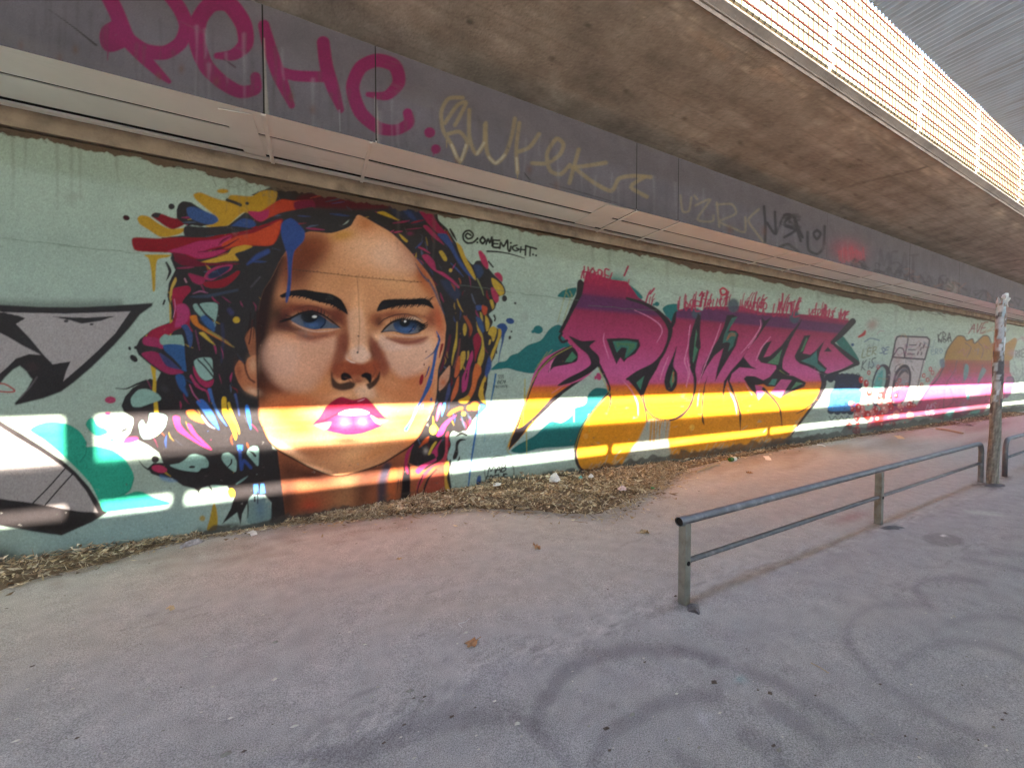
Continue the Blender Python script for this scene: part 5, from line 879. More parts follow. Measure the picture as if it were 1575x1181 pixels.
# signature
p = PT['sig']; SK = A(24, 22, 22)
for q, w_ in ((((270, 250), (215, 215), (180, 260), (222, 310), (290, 290), (312, 230), (250, 170), (180, 182), (138, 240), (150, 330), (210, 382), (290, 380), (340, 350), (388, 297)), 3.0), (((475, 275), (432, 335), (475, 392), (520, 335), (475, 275)), 3.4), (((535, 402), (570, 312), (600, 380), (636, 282), (640, 430)), 3.0), (((655, 335), (655, 390), (662, 452), (772, 462)), 3.2), (((658, 332), (768, 338)), 2.8), (((668, 392), (738, 396)), 2.6), (((772, 472), (790, 372), (840, 440), (905, 332), (914, 480), (936, 528)), 3.0), (((966, 440), (952, 520)), 3.0), (((1072, 420), (1004, 440), (1000, 490), (1050, 516), (1108, 492), (1062, 470)), 2.6), (((1142, 450), (1130, 542)), 2.6), (((1140, 492), (1212, 502)), 2.4), (((1222, 430), (1216, 590)), 2.8), (((1222, 430), (1410, 482)), 2.8), (((1302, 460), (1296, 602)), 2.6)):
    W.stroke(ZS(*q), w_, SK, .7, part=p)
for q in ((385, 312), (385, 372), (965, 380), (1350, 580), (1402, 596)): W.disc(*ZS(q)[0], 1.7, 1.7, SK, part=p)
W.stroke(ZS((555, 525), (750, 535), (950, 570), (1205, 645)), [2.8, 2.4, 2.0, 1.2], SK, .7, part=p)
# crew roundel
p = PT['crew']; CKc = A(52, 52, 52)
t = np.linspace(0, 2 * math.pi, 33); W.stroke(np.stack([768 + 22.5 * np.cos(t), 726 + 25 * np.sin(t)], 1), 1.6, A(84, 80, 70), 1.0, .9, part=p); W.blob(763, 716, 9, 6, A(190, 205, 196), 0, .8)
write(W, 'MAB', (750, 729), (781, 724), 11, 2.0, CKc, seed=33, slant=.1, part=p); write(W, 'CREWS', (747, 742), (782, 738), 10, 2.2, CKc, seed=35, part=p)

# --- wall wear: top strip of bare concrete, grime at the foot, cracks
def top_y(x): return np.interp(x, [-40, 0, 100, 200, 291, 420, 560, 737, 1001, 1312, 1553, 1640], [193, 201, 219, 238, 257, 285, 308, 336, 393, 456, 496, 511])
def foot_y(x): return np.interp(x, [-40, 0, 430, 760, 1045, 1218, 1500, 1640], [885, 878, 806, 755, 708, 682, 641, 620])
BR = A(96, 78, 62)
xs = np.arange(-40, 1640, 4.0)
rag = np.cumsum(r_.normal(0, 1.0, len(xs))); rag = rag - np.convolve(rag, np.ones(25) / 25, 'same') + r_.normal(0, .6, len(xs))
scale_ = np.interp(xs, [0, 400, 1000, 1600], [1.2, 1.3, 1.2, .5])
up = np.stack([xs, top_y(xs) - 14], 1); lowr = np.stack([xs, top_y(xs) + 2.5 + scale_ * (1.5 + rag)], 1)
W.poly(np.concatenate([up, lowr[::-1]]), BR, .8, False)
for k in range(70):
    x = r_.uniform(-20, 1560); y = top_y(x) + r_.uniform(0, 5); W.stroke([(x, y), (x + r_.uniform(4, 22), y + r_.uniform(1, 6))], [1, r_.uniform(1.5, 4), 1], A(44, 34, 28), 1.0, .7)
for k in range(24):
    x = r_.uniform(320, 420); W.stroke([(x, top_y(x) + r_.uniform(3, 22)), (x + r_.uniform(5, 16), top_y(x) + r_.uniform(3, 24))], [.6, 1.6, .5], A(90, 84, 78), .8, .6)
for k in range(160):
    x = r_.uniform(-20, 1560); y = foot_y(x) - abs(r_.normal(0, 7)); W.blob(x, y, r_.uniform(6, 22), r_.uniform(2, 5), A(72, 66, 60), -8, .45)
low1 = np.stack([xs, foot_y(xs) + 40], 1); rag2 = np.abs(np.convolve(r_.normal(0, 3.5, len(xs)), np.ones(4) / 2, 'same')); up1 = np.stack([xs, foot_y(xs) - np.interp(xs, [0, 900, 1600], [6, 9, 4]) - rag2], 1)
W.poly(np.concatenate([up1, low1[::-1]]), A(66, 60, 56), 1.2, False, .75)
for a, b in (((0, 367), (110, 378)), ((90, 378), (215, 390)), ((800, 452), (890, 462)), ((700, 438), (790, 450)), ((905, 470), (1010, 478))):
    n_ = 8; W.stroke([(a[0] + (b[0] - a[0]) * i / n_, a[1] + (b[1] - a[1]) * i / n_ + r_.normal(0, .7)) for i in range(n_ + 1)], .9, A(84, 98, 84), .7, .7)
for k in range(260):
    x = r_.uniform(0, 1560); y = r_.uniform(top_y(x) + 8, foot_y(x)); W.disc(x, y, r_.uniform(.4, 1.1), r_.uniform(.4, .9), A(70, 76, 68), alpha=.55)
for k in range(30):
    x = r_.uniform(0, 1560); y = r_.uniform(top_y(x) + 6, top_y(x) + 50); W.stroke([(x, y), (x + r_.normal(8, 6), y + r_.normal(3, 3))], [.5, 1.1, .4], A(86, 90, 80), .7, .6)

# plaster grain, fine overspray and chips
gn = r_.normal(0, 1, W.C.shape[:2]); g2 = (gn + np.roll(gn, 1, 0) + np.roll(gn, 1, 1) + np.roll(gn, (1, 1), (0, 1))) / 2
W.C *= np.clip(1 + .055 * g2 + .03 * gn, .7, 1.3)[..., None]
for k in range(900):
    x = r_.uniform(170, 1330); y = r_.uniform(top_y(x) + 10, foot_y(x)); i_, j_ = int(y - W.y0), int(x - W.x0)
    if W.P[i_, j_] == 0: continue
    c0 = W.C[i_, j_].copy(); a_ = r_.uniform(0, 6.28); d_ = abs(r_.normal(0, 14)); W.disc(x + d_ * math.cos(a_), y + d_ * math.sin(a_), r_.uniform(.35, .8), r_.uniform(.35, .8), c0, alpha=.6)
for k in range(150):
    x = r_.uniform(0, 1400); y = foot_y(x) - r_.random() ** 2 * 130; W.poly([(x + r_.normal(0, 1.8), y + r_.normal(0, 1.2)) for _ in range(5)], A(150, 146, 138) if r_.random() < .5 else A(84, 78, 70), .6, False, .7)
for k in range(26):
    x = r_.uniform(0, 1500); y = top_y(x) + 4; L_ = r_.uniform(20, 120) * (1 - x / 2000); W.stroke([(x, y), (x + r_.normal(0, 1), y + L_ * .5), (x + r_.normal(0, 1.5), y + L_)], [5, 3, 1], A(92, 92, 80), 3, .28)
# ------------------------------------------------------------------ beam tags
BEAMC = A(94, 90, 95)
B = Canvas(-40, -40, 1640, 520, BEAMC)
b_ = np.random.default_rng(11)
def Z1(*p): return Z(0, 0, 2.953, *p)
def Z2(*p): return Z(500, 0, 2.953, *p)
def Z8(*p): return Z(860, 220, 3.58, *p)
def Z9(*p): return Z(1200, 300, 4.2, *p)
for k in range(90):
    B.blob(b_.uniform(-20, 1580), b_.uniform(-20, 500), b_.uniform(20, 90), b_.uniform(8, 26), BEAMC * b_.uniform(.75, 1.15), 16, .5)
PK = A(116, 18, 72)
def bs(pts, w, c=PK, soft=1.6, a=1.0): B.stroke(pts, w, c, soft, a)
bs(Z1((470, -60), (530, 60), (575, 170), (640, 250), (720, 330), (768, 372)), [24, 24, 24, 20, 14, 7]); bs(Z1((585, 180), (660, 232), (750, 240), (820, 195), (845, 120), (815, 40), (740, -60)), [20, 22, 22, 22, 22, 22, 22]); bs(Z1((545, 110), (490, 150), (500, 200), (560, 185)), [20, 24, 26, 22]); bs(Z1((492, 215), (488, 275)), [2.5, 1.2])
bs(Z1((985, 255), (1060, 250), (1115, 200), (1105, 110), (1040, 20), (960, 20), (905, 90), (895, 190), (935, 300), (1010, 375), (1090, 418), (1160, 405), (1160, 352)), [10, 18, 24, 26, 26, 26, 26, 26, 24, 22, 20, 18, 16])
bs(Z1((1198, 118), (1225, 220), (1270, 350), (1325, 480)), [18, 21, 21, 10]); bs(Z1((1468, 195), (1482, 300), (1512, 400), (1548, 500)), [20, 21, 20, 10]); bs(Z1((1250, 318), (1340, 345), (1470, 350)), [14, 17, 17])
bs(Z2((195, 430), (280, 435), (335, 375), (315, 300), (235, 275), (160, 310), (125, 400), (160, 510), (240, 580), (320, 592), (380, 560), (375, 515)), [8, 15, 20, 21, 21, 21, 21, 21, 19, 17, 17, 15]); B.disc(*Z2((475, 603))[0], 8.5, 8.2, PK, soft=1.4); B.disc(*Z2((503, 678))[0], 7.6, 7.4, PK, soft=1.4); bs(Z2((495, 690), (492, 708)), [2, 1])
CRm = A(140, 122, 84); CR2 = A(170, 160, 136)
for q in (((625, 445), (560, 450), (528, 510), (535, 590), (575, 660), (612, 735), (645, 650), (610, 600), (552, 612)), ((545, 560), (600, 480), (640, 470), (590, 570)), ((655, 500), (655, 620), (685, 700), (722, 650), (725, 570)), ((730, 560), (735, 690), (775, 742), (820, 700), (850, 610), (862, 540)), ((882, 560), (868, 680), (874, 780)), ((880, 690), (930, 668), (972, 610)), ((940, 742), (1010, 742), (1068, 700), (1082, 655), (1050, 632), (1008, 700), (1022, 775), (1070, 792), (1112, 750)), ((1152, 680), (1130, 760), (1110, 832)), ((1122, 762), (1200, 752), (1275, 740)), ((1140, 770), (1220, 830), (1300, 868), (1335, 812), (1400, 800), (1480, 805)), ((1450, 805), (1390, 850), (1462, 895))):
    bs(Z2(*q), 6.0, CRm, 1.8, .72)
for q in (((575, 660), (612, 735), (640, 660)), ((690, 700), (722, 650)), ((745, 715), (775, 742), (815, 705)), ((870, 720), (874, 790))): bs(Z2(*q), 4, CR2, 1.4, .7)
for x, y in ((612, 735), (874, 780), (552, 640)): bs(Z2((x, y), (x, y + 30)), [2, 1], CRm)
for q in (((668, 290), (680, 375), (715, 372), (728, 300)), ((745, 290), (760, 310)), ((750, 345), (832, 312), (762, 420), (842, 432), (850, 400)), ((868, 330), (882, 462)), ((868, 340), (950, 338), (972, 390), (885, 432), (960, 470), (1022, 490), (1025, 410)), ((1100, 365), (1042, 425), (1090, 500), (1135, 560))): bs(Z8(*q), 3.4, A(132, 120, 96), 1.4, .7)
TBK = A(46, 42, 46)
for q in (((1128, 350), (1135, 440), (1134, 545)), ((1145, 440), (1190, 500), (1188, 380)), ((1195, 500), (1240, 400), (1275, 400), (1235, 450), (1300, 480), (1240, 520)), ((1290, 400), (1340, 520), (1300, 440), (1330, 540)), ((1212, 575), (1262, 558), (1322, 605)), ((1368, 490), (1372, 585), (1420, 612), (1456, 570), (1462, 460)), ((1420, 480), (1400, 500), (1420, 530), (1440, 500), (1420, 480))): bs(Z8(*q), 4.2, TBK, 1.0, .95)
for k in range(10): bs([(1206 + b_.uniform(0, 25), 330 + b_.uniform(0, 22)), (1206 + b_.uniform(0, 25), 330 + b_.uniform(0, 22))], 4, TBK, 1.4, .7)
B.blob(1305, 385, 26, 16, A(170, 60, 72), 10, .6); 
for k in range(12): bs([(1290 + k * 3.4, 384 + b_.uniform(-4, 4)), (1292 + k * 3.4, 400 + b_.uniform(-4, 4))], 2.4, A(176, 56, 66), 1.2, .6)
write(B, 'MEAT', Z9((640, 500))[0], Z9((900, 540))[0], 34, 3.0, A(70, 66, 68), seed=41, alpha=.6, soft=1.6); B.blob(*Z9((1110, 600))[0], 10, 12, A(150, 140, 130), 0, .7)
B.stroke([(406, 60), (408, 120), (410, 178)], [2, 3, 7], A(160, 154, 138), 1.6, .6); B.stroke([(577, 150), (580, 185), (580, 222)], [2, 4.5, 5], A(150, 146, 136), 1.6, .55); B.stroke([(522, 170), (523, 202)], 2, A(150, 150, 155), 1, .6)
B.stroke([(75, 15), (110, 40), (148, 70)], [.6, 1.4, 3], A(40, 32, 30), .8, .9); B.stroke([(845, 283), (900, 298), (960, 316)], [.8, 1.6, .8], A(50, 46, 48), .8, .8); B.stroke([(806, 266), (816, 278)], [1.5, 3, 1.5], A(30, 28, 28), .8); B.stroke([(345, 92), (362, 104)], [2, 6, 2], A(60, 16, 36), 1.5, .9)
for k in range(140):
    x = b_.uniform(0, 1500); y = 74 + .26 * x - b_.uniform(0, 90) * (1 - x / 1941); B.disc(x, y, b_.uniform(.4, 1.6), b_.uniform(.4, 1.1), A(70, 66, 68), alpha=.6)

for k in range(120):     # water runs and rust down the beam
    x = b_.uniform(-20, 1560); yb = 74 + .26 * x; t = 1 - x / 1941; y0 = yb - b_.uniform(60, 150) * t
    B.stroke([(x, y0), (x + b_.normal(0, 1), y0 + 40 * t), (x + b_.normal(0, 2), min(yb, y0 + b_.uniform(50, 140) * t))], [b_.uniform(2, 9) * t, b_.uniform(1, 5) * t, 1], A(70, 62, 60) if b_.random() < .7 else A(140, 138, 142), 3, .28)
for k in range(14):
    x = b_.uniform(0, 1500); y = 74 + .26 * x - b_.uniform(2, 60) * (1 - x / 1941); B.blob(x, y, 5, 8, A(96, 62, 44), 0, .5)
for k in range(60):
    x = b_.uniform(1290, 1580); y = 74 + .26 * x - b_.uniform(5, 45) * (1 - x / 2300); B.stroke([(x, y), (x + b_.normal(2, 4), y - b_.uniform(2, 12)), (x + b_.normal(5, 4), y + b_.normal(0, 5))], b_.uniform(1, 3), A(48, 44, 46) if b_.random() < .7 else A(120, 90, 80), 1.2, .5)
gnb = b_.normal(0, 1, B.C.shape[:2]); B.C *= np.clip(1 + .07 * gnb, .7, 1.3)[..., None]
def sheet_cols(Y, step, x0, x1):
    pxs = np.arange(-56, 1660, step)
    d = ray(pxs[:, None], np.full((len(pxs), 1), 575.0)); X = Y * d[:, 0] / d[:, 1]
    X = np.concatenate([np.linspace(XA, X[0] - .3, 12), X, np.linspace(X[-1] + .8, XB, 14)])
    X = X[(X > x0 + 1e-4) & (X < x1 - 1e-4)]
    return np.concatenate([[x0], X, [x1]])
def sheet(X, Zs, Y, cv, base):
    XX, ZZ = np.meshgrid(X, Zs); V = np.stack([XX, np.full_like(XX, Y), ZZ], -1).reshape(-1, 3)
    px, py = to_px(V[:, 0], V[:, 1], V[:, 2])
    ok = (px > cv.x0 + 1) & (px < cv.x0 + cv.W - 2) & (py > cv.y0 + 1) & (py < cv.y0 + cv.H - 2) & ((V - CAM) @ _fw > .1)
    col = cv.sample(np.where(ok, px, cv.x0 + 5), np.where(ok, py, cv.y0 + 5)); col[~ok] = base
    nx, nz = len(X), len(Zs)
    i = (np.arange(nz - 1)[:, None] * nx + np.arange(nx - 1)[None]).ravel()
    F = np.stack([i, i + 1, i + nx + 1, i + nx], 1)
    return V, F, col, (px, py, ok)

# ------------------------------------------------------------------ beam panels
M['beam'] = mat('beam_paint', None, .75, var=.16, scale=2.4, bump=.25, bscale=70, dist=.006, attr='paint', dirt=((.10, .09, .085), (.6, 2, 2.6), .56, .76))
bjx = [XA] + [float(on_y(px, py, BEAM_Y)[0]) for px, py in ((405, 110), (578, 160), (979, 290), (1043, 310), (1272, 375), (1399, 415), (1475, 440))] + [20.0, 28.0, 40.0, XB]
for a, b in zip(bjx[:-1], bjx[1:]):
    Xs = sheet_cols(BEAM_Y, 1.7, a + .006, b - .006)
    V, F, c_, _ = sheet(Xs, np.linspace(SOF_Z - .01, BEAM_TOP + .02, 110), BEAM_Y + rng.uniform(-.002, .002), B, BEAMC)
    o = paint_mesh('beam_panel', V, F, c_, M['beam']); child_at(o, bridge)
bpart(MB().box((XA, BEAM_Y + .012, SOF_Z + .034), (XB, BEAM_Y + .10, BEAM_TOP + .1)), 'beam_core', M['dark'])

# ------------------------------------------------------------------ deck soffit with its stains and painted inner shade
CON = np.array([.31, .268, .215])
D = Canvas(-40, -120, 1640, 600, CON)
k_ = np.random.default_rng(5)
def edge_line(x): return 7 + .632 * (x - 1045)
def beam_line(x): return np.where(np.asarray(x) < 1045, .369 * (np.asarray(x) - 355), 256 + .345 * (np.asarray(x) - 1045))
for k in range(260):
    x = k_.uniform(300, 1600); a = k_.uniform(0, 1); y = float(beam_line(x)) * (1 - a) + max(edge_line(x), -120) * a
    D.blob(x, y, k_.uniform(15, 90), k_.uniform(5, 22), CON * k_.uniform(.6, 1.45), k_.uniform(15, 40), .5)
for k in range(130):      # pale spalled patches near the edge
    x = k_.uniform(1000, 1590); off = abs(k_.normal(0, 14)) * (1 - x / 2100) * 2.2; y = edge_line(x) + 3 + off
    D.blob(x - off * .8, y, k_.uniform(3, 14), k_.uniform(1.5, 6), np.array([.50, .42, .32]) * k_.uniform(.6, 1.15), 33, .7)
for q in (((1062, 55), (1090, 75), (1112, 96), (1122, 80), (1100, 62), (1075, 48)), ((1150, 110), (1175, 122), (1210, 128), (1190, 104)), ((1330, 195), (1352, 215), (1362, 225), (1350, 200))): D.poly(q, np.array([.40, .32, .24]), 1.6, alpha=.8)
D.stroke([(1260, 300), (1336, 279), (1400, 264), (1428, 256)], [.8, 1.6, 2, 1.2], CON * .4, 1.2, .8)
D.stroke([(1290, 318), (1370, 300), (1440, 292), (1520, 290)], [.6, 1, 1, .6], CON * .5, 1.2, .6)
for k in range(60):
    x = k_.uniform(500, 1580); a = k_.uniform(.1, .9); y = float(beam_line(x)) * (1 - a) + max(edge_line(x), -120) * a; s = 1 - x / 2000
    D.stroke([(x, y), (x + k_.uniform(8, 60) * s, y + k_.normal(2, 14) * s)], [.5, 1.4, .5], CON * k_.choice([.45, .6, 1.5]), 1.0, .5)
for a in np.linspace(.08, .94, 9):      # shuttering boards run along the deck
    q = [(x, float(beam_line(x)) * (1 - a) + edge_line(x) * a) for x in (560, 800, 1045, 1300, 1590)]
    D.stroke(q, k_.uniform(.8, 1.6), CON * k_.choice([.6, .7, 1.35]), 1.0, .55, smooth=False)
for k in range(9):
    a0 = [(x, y) for x, y in ((1100 + k * 55 - 300, 0),)][0][0]
    y0 = float(beam_line(a0)); x1 = a0 + (y0 - edge_line(a0)) * .75; D.stroke([(a0, y0), ((a0 + x1) / 2, (y0 + edge_line(x1)) / 2), (x1, edge_line(x1))], 1.1, CON * .55, 1.0, .4)
for k in range(70):  # dark puffs towards the beam paint the soffit's inner shade
    x = k_.uniform(620, 1560); a = k_.random() ** 1.6 * .6; y = float(beam_line(x)) * (1 - a) + edge_line(x) * a; D.blob(x, y, k_.uniform(20, 70), k_.uniform(4, 14), CON * k_.uniform(.45, .7), 24, .35)
gnd_ = k_.normal(0, 1, D.C.shape[:2]); D.C *= np.clip(1 + .10 * gnd_, .6, 1.4)[..., None]
for x, y in ((723, 35), (849, 91), (963, 141), (1053, 183), (1138, 220), (1208, 251), (1266, 277), (1316, 300), (810, -5), (905, 40), (1400, 350), (1440, 365), (1300, 335)):
    D.disc(x, y, 9 * (1 - x / 2000), 7 * (1 - x / 2000), CON * .42, 20, 2.2, .8); D.blob(x + 8, y + 6, 16 * (1 - x / 2100), 7 * (1 - x / 2100), CON * .6, 24, .5)
M['soffit'] = mat('soffit_concrete', None, .88, var=.28, scale=2.2, bump=.6, bscale=40, dist=.012, attr='paint', spec=.2, dirt=((.06, .048, .04), (.9, 2.2, 2.0), .60, .80))
Xs = sheet_cols(3.2, 3.0, XA, XB); ts_ = np.linspace(0, 1, 90)
XX, TT = np.meshgrid(Xs, ts_); V = np.stack([XX, BEAM_Y + (SOF_OUT - BEAM_Y) * TT, BEAM_TOP + (EDGE_Z - BEAM_TOP) * TT], -1).reshape(-1, 3)
px, py = to_px(V[:, 0], V[:, 1], V[:, 2]); ok = ((V - CAM) @ _fw > .3) & (px > -35) & (px < 1630) & (py > -115) & (py < 590)
c_ = D.sample(np.where(ok, px, 0), np.where(ok, py, 0)); c_[~ok] = CON
nx = len(Xs); i = (np.arange(len(ts_) - 1)[:, None] * nx + np.arange(nx - 1)[None]).ravel()
o = paint_mesh('deck_soffit', V, np.stack([i, i + nx, i + nx + 1, i + 1], 1), c_, M['soffit']); child_at(o, bridge)

# ------------------------------------------------------------------ painted wall, one mesh per painted piece
M['wall'] = mat('painted_render', None, .62, var=.07, scale=3.0, bump=.30, bscale=90, dist=.004, attr='paint', spec=.18, dirt=((.16, .155, .135), (1.3, 1.3, 1.3), .66, .86))
M['wall_core'] = mat('wall_core', (.3, .28, .26), .9)
wall = tag(empty('graffiti_wall', (8, WALL_Y, 0)), 'long mint green concrete wall painted with a portrait and graffiti', 'wall', kind='thing')
Xs = sheet_cols(WALL_Y, 1.25, XA, XB); Zs = np.linspace(-.05, WALL_TOP, 450)
V, F, c_, (px, py, ok) = sheet(Xs, Zs, WALL_Y, W, MINT)
u = np.clip(np.round(px - W.x0), 0, W.W - 1).astype(int); v = np.clip(np.round(py - W.y0), 0, W.H - 1).astype(int)
pid = np.where(ok, W.P[v, u], 0); fid = pid[F[:, 0]]
# very slight unevenness of the render, so raking light is not perfectly flat
V[:, 1] += .0035 * np.sin(V[:, 0] * 1.7 + 1.3 * np.sin(V[:, 2] * 1.1)) * np.sin(V[:, 2] * 2.3 + .8 * V[:, 0])
def wall_piece(name, ids, parent, label=None):
    f = F[np.isin(fid, ids)]
    if len(f) == 0: return None
    used, inv = np.unique(f, return_inverse=True)
    o = paint_mesh(name, V[used], inv.reshape(-1, 4), c_[used], M['wall'])
    o.parent = parent; o.location = -wall.location if parent is wall else (0, 0, 0)
    if label: o['label'] = label
    return o
wall_piece('render_coat', [0, PT['tags']], wall)
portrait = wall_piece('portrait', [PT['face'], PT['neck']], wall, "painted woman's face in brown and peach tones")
for nm, key, lb in (('hair', 'hair', 'black painted hair with bright coloured strands'), ('lips', 'lips', 'crimson painted lips slightly parted'), ('eye', 'eye_l', None), ('eye', 'eye_r', None), ('eyebrow', 'brow_l', None), ('eyebrow', 'brow_r', None)):
    wall_piece(nm, [PT[key]], portrait, lb)
wall_piece('arrow_graffiti', [PT['arrow']], wall, 'grey arrow shaped graffiti with thick black outline')
wall_piece('bubble_graffiti', [PT['bubbles']], wall, 'teal green painted bubbles')
wall_piece('cloud_graffiti', [PT['cloud']], wall, 'dark teal painted clouds behind the lettering')
wall_piece('cloud_graffiti', [PT['cloud_low']], wall, 'dark teal painted cloud low beside the lettering')
wall_piece('graffiti_lettering', [PT['letters']], wall, 'big pink and orange POWES lettering with black outlines')
wall_piece('washing_machine_graffiti', [PT['washer']], wall, 'painted washing machine with an open round door')
wall_piece('throw_up_graffiti', [PT['throw']], wall, 'small blue and black bubble letters')
wall_piece('far_graffiti', [PT['right']], wall, 'yellow and pink piece at the far end of the wall')
wall_piece('bubble_dots', [PT['dots']], wall, 'painted red foam bubbles')
wall_piece('signature', [PT['sig']], wall, 'black handwritten artist signature')
wall_piece('crew_roundel', [PT['crew']], wall, 'small round black crew tag near the ground')
o = MB().box((XA, WALL_Y + .015, -.3), (XB, WALL_Y + .32, WALL_TOP - .004)).build('wall_core', M['wall_core']); child_at(o, wall)

# ------------------------------------------------------------------ ground sheet with its marks
ASPH = np.array([.405, .382, .368])
G = Canvas(-40, 600, 1640, 1230, ASPH)
g_ = np.random.default_rng(21)
def Z7(*p): return Z(500, 900, 2.625, *p)
def Zg(*p): return Z(1045, 780, 2.945, *p)
DK = ASPH * np.array([.50, .50, .55])
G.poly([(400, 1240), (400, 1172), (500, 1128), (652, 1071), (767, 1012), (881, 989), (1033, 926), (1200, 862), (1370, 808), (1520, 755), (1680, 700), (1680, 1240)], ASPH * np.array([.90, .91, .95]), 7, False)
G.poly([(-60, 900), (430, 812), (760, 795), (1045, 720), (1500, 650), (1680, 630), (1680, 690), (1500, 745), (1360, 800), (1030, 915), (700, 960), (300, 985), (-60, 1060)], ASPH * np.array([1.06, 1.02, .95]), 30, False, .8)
for k in range(130):
    y = g_.uniform(640, 1200); s = (y - 575) / 300; G.blob(g_.uniform(-20, 1600), y, g_.uniform(20, 90) * s + 10, g_.uniform(5, 16) * s + 2, ASPH * g_.uniform(.86, 1.12), -9, .5)
for q, w, a in ((Z7((0, 700), (200, 650), (420, 570), (640, 530), (800, 550), (900, 630), (990, 740)), [30, 26, 24, 22, 18, 15, 12], .55), (Z7((840, 580), (880, 480), (960, 360), (1090, 290), (1250, 262), (1450, 270), (1580, 300)), [18, 20, 20, 16, 14, 13, 11], .6),
                (Z7((1070, 740), (1140, 610), (1290, 510), (1450, 450), (1580, 440)), [14, 18, 18, 18, 20], .55), (Z7((0, 560), (250, 560), (500, 500), (760, 480)), [20, 30, 26, 14], .3),
                (Zg((-20, 640), (180, 700), (400, 775), (600, 880), (800, 1000)), [9, 9, 12, 15, 12], .5), (Zg((760, 620), (765, 540), (830, 470), (960, 435), (1100, 440)), [12, 10, 8, 6, 5], .4), (Zg((765, 610), (860, 740), (1000, 850), (1200, 970), (1420, 1050)), [8, 9, 9, 10, 9], .45),
                (Zg((1135, 445), (1085, 400), (1070, 365), (1120, 332), (1240, 320), (1390, 345)), [8, 9, 8, 6, 7, 4], .6), (Zg((1290, 230), (1400, 255), (1565, 290)), [5, 6, 4], .5), (Zg((1380, 165), (1430, 200), (1565, 220)), [3, 5, 4], .5), (Zg((1300, 205), (1430, 205)), 3, .35), (Zg((1470, 140), (1565, 130)), 4, .4),
                (Zg((300, 1030), (420, 1100), (480, 1200)), [22, 24, 16], .55), (Zg((400, 900), (520, 960), (640, 1050)), [16, 24, 14], .55), (Zg((0, 1130), (80, 1181)), 20, .5), (Zg((1200, 1080), (1300, 1100)), 22, .35), (Zg((850, 960), (1000, 1000), (1300, 1000)), 14, .18), (Zg((560, 1200), (700, 1080), (900, 1040), (1120, 1080), (1250, 1200)), [16, 14, 12, 14, 16], .4), (Zg((980, 720), (1100, 640), (1300, 610), (1500, 650), (1600, 720)), [8, 9, 9, 9, 9], .38), (Zg((1150, 560), (1300, 500), (1500, 500), (1600, 540)), 7, .34), (Z7((-300, 740), (-150, 690), (60, 680), (200, 740)), [16, 18, 18, 16], .3)):
    G.stroke(q, np.asarray(w) * 1.25, DK, 7, a * 1.0)
G.disc(*Zg((1195, 147))[0], 32, 10, ASPH * .58, 5, 2.0, .75); G.disc(*Zg((1200, 128))[0], 5, 1.2, ASPH * 2, 0, 1)
for q in (((85, 945), (150, 1020), (225, 1100)), ((90, 930), (140, 945), (170, 935)), ((110, 960), (150, 960))): G.stroke(Zg(*q), [9, 5, 1.5], np.array([.5, .49, .52]), 4, .55)
G.blob(*Zg((280, 780))[0], 9, 5, np.array([.16, .33, .36]), 0, .6)
for k in range(5): G.stroke(Zg((1290 + k * 30, 14 + k * 2), (1345 + k * 30, 32 + k * 1)), 4, np.array([.46, .48, .44]), 1.6, .65)
for q in (((190, 128), (580, 135)), ((600, 95), (660, 108), (692, 128), (688, 140)), ((640, 185), (720, 160)), ((690, 105), (730, 110))): G.stroke(Zg(*q), 1.5, np.array([.5, .46, .4]), 1, .5)
G.blob(1310, 795, 32, 8, np.array([.30, .13, .12]), -14, .5)
for x, y, r0 in ((1053, 930, 20), (1362, 811, 13), (1508, 745, 9), (1527, 747, 12), (1546, 735, 8)):
    G.blob(x + 4, y + 2, r0, r0 * .4, ASPH * .55, -10, .7)
    for k in range(9):
        a = g_.uniform(0, 6.28); q = [(x, y)]
        for _ in range(3): q.append((q[-1][0] + r0 * .5 * math.cos(a + g_.normal(0, .5)), q[-1][1] + r0 * .2 * math.sin(a + g_.normal(0, .5))))
        G.stroke(q, 1.1, ASPH * .4, .8, .7)
# rough seam along the rail line, and cracks
sx = np.array([430, 500, 570, 652, 710, 767, 830, 881, 950, 1033, 1110, 1200, 1290, 1370, 1450, 1520]); sy = np.array([1160, 1128, 1102, 1071, 1040, 1012, 998, 989, 955, 926, 893, 862, 834, 808, 780, 755])
for k in range(900):
    x = g_.uniform(430, 1520); y = np.interp(x, sx, sy) + g_.normal(0, 7) * (np.interp(x, [430, 1520], [2.0, .4])); s = (y - 575) / 350
    G.stroke([(x, y), (x + g_.uniform(3, 20) * s, y - g_.uniform(1, 7) * s)], g_.uniform(.8, 2.6) * s, ASPH * (g_.choice([.6, .72, 1.25, 1.4])), 1.2, .45)
for k in range(900):
    y = 640 + 560 * g_.random() ** .8; x = g_.uniform(-20, 1600); s = (y - 575) / 350
    if y < np.interp(x, [0, 1500], [890, 650]): continue
    G.stroke([(x, y), (x + g_.uniform(2, 22) * s, y - g_.uniform(0, 6) * s)], g_.uniform(.6, 1.5) * s, ASPH * g_.choice([.7, .8, 1.2, 1.35]), 1.0, .35)
for a in (((560, 1100), (640, 1082), (720, 1050), (800, 1030)), ((640, 1100), (700, 1078)), ((900, 1140), (980, 1090), (1010, 1072)), ((1020, 1150), (1080, 1181)), ((1260, 1030), (1280, 1018)), ((880, 1115), (930, 1095))): G.stroke(a, 1.2, ASPH * .5, .9, .6)
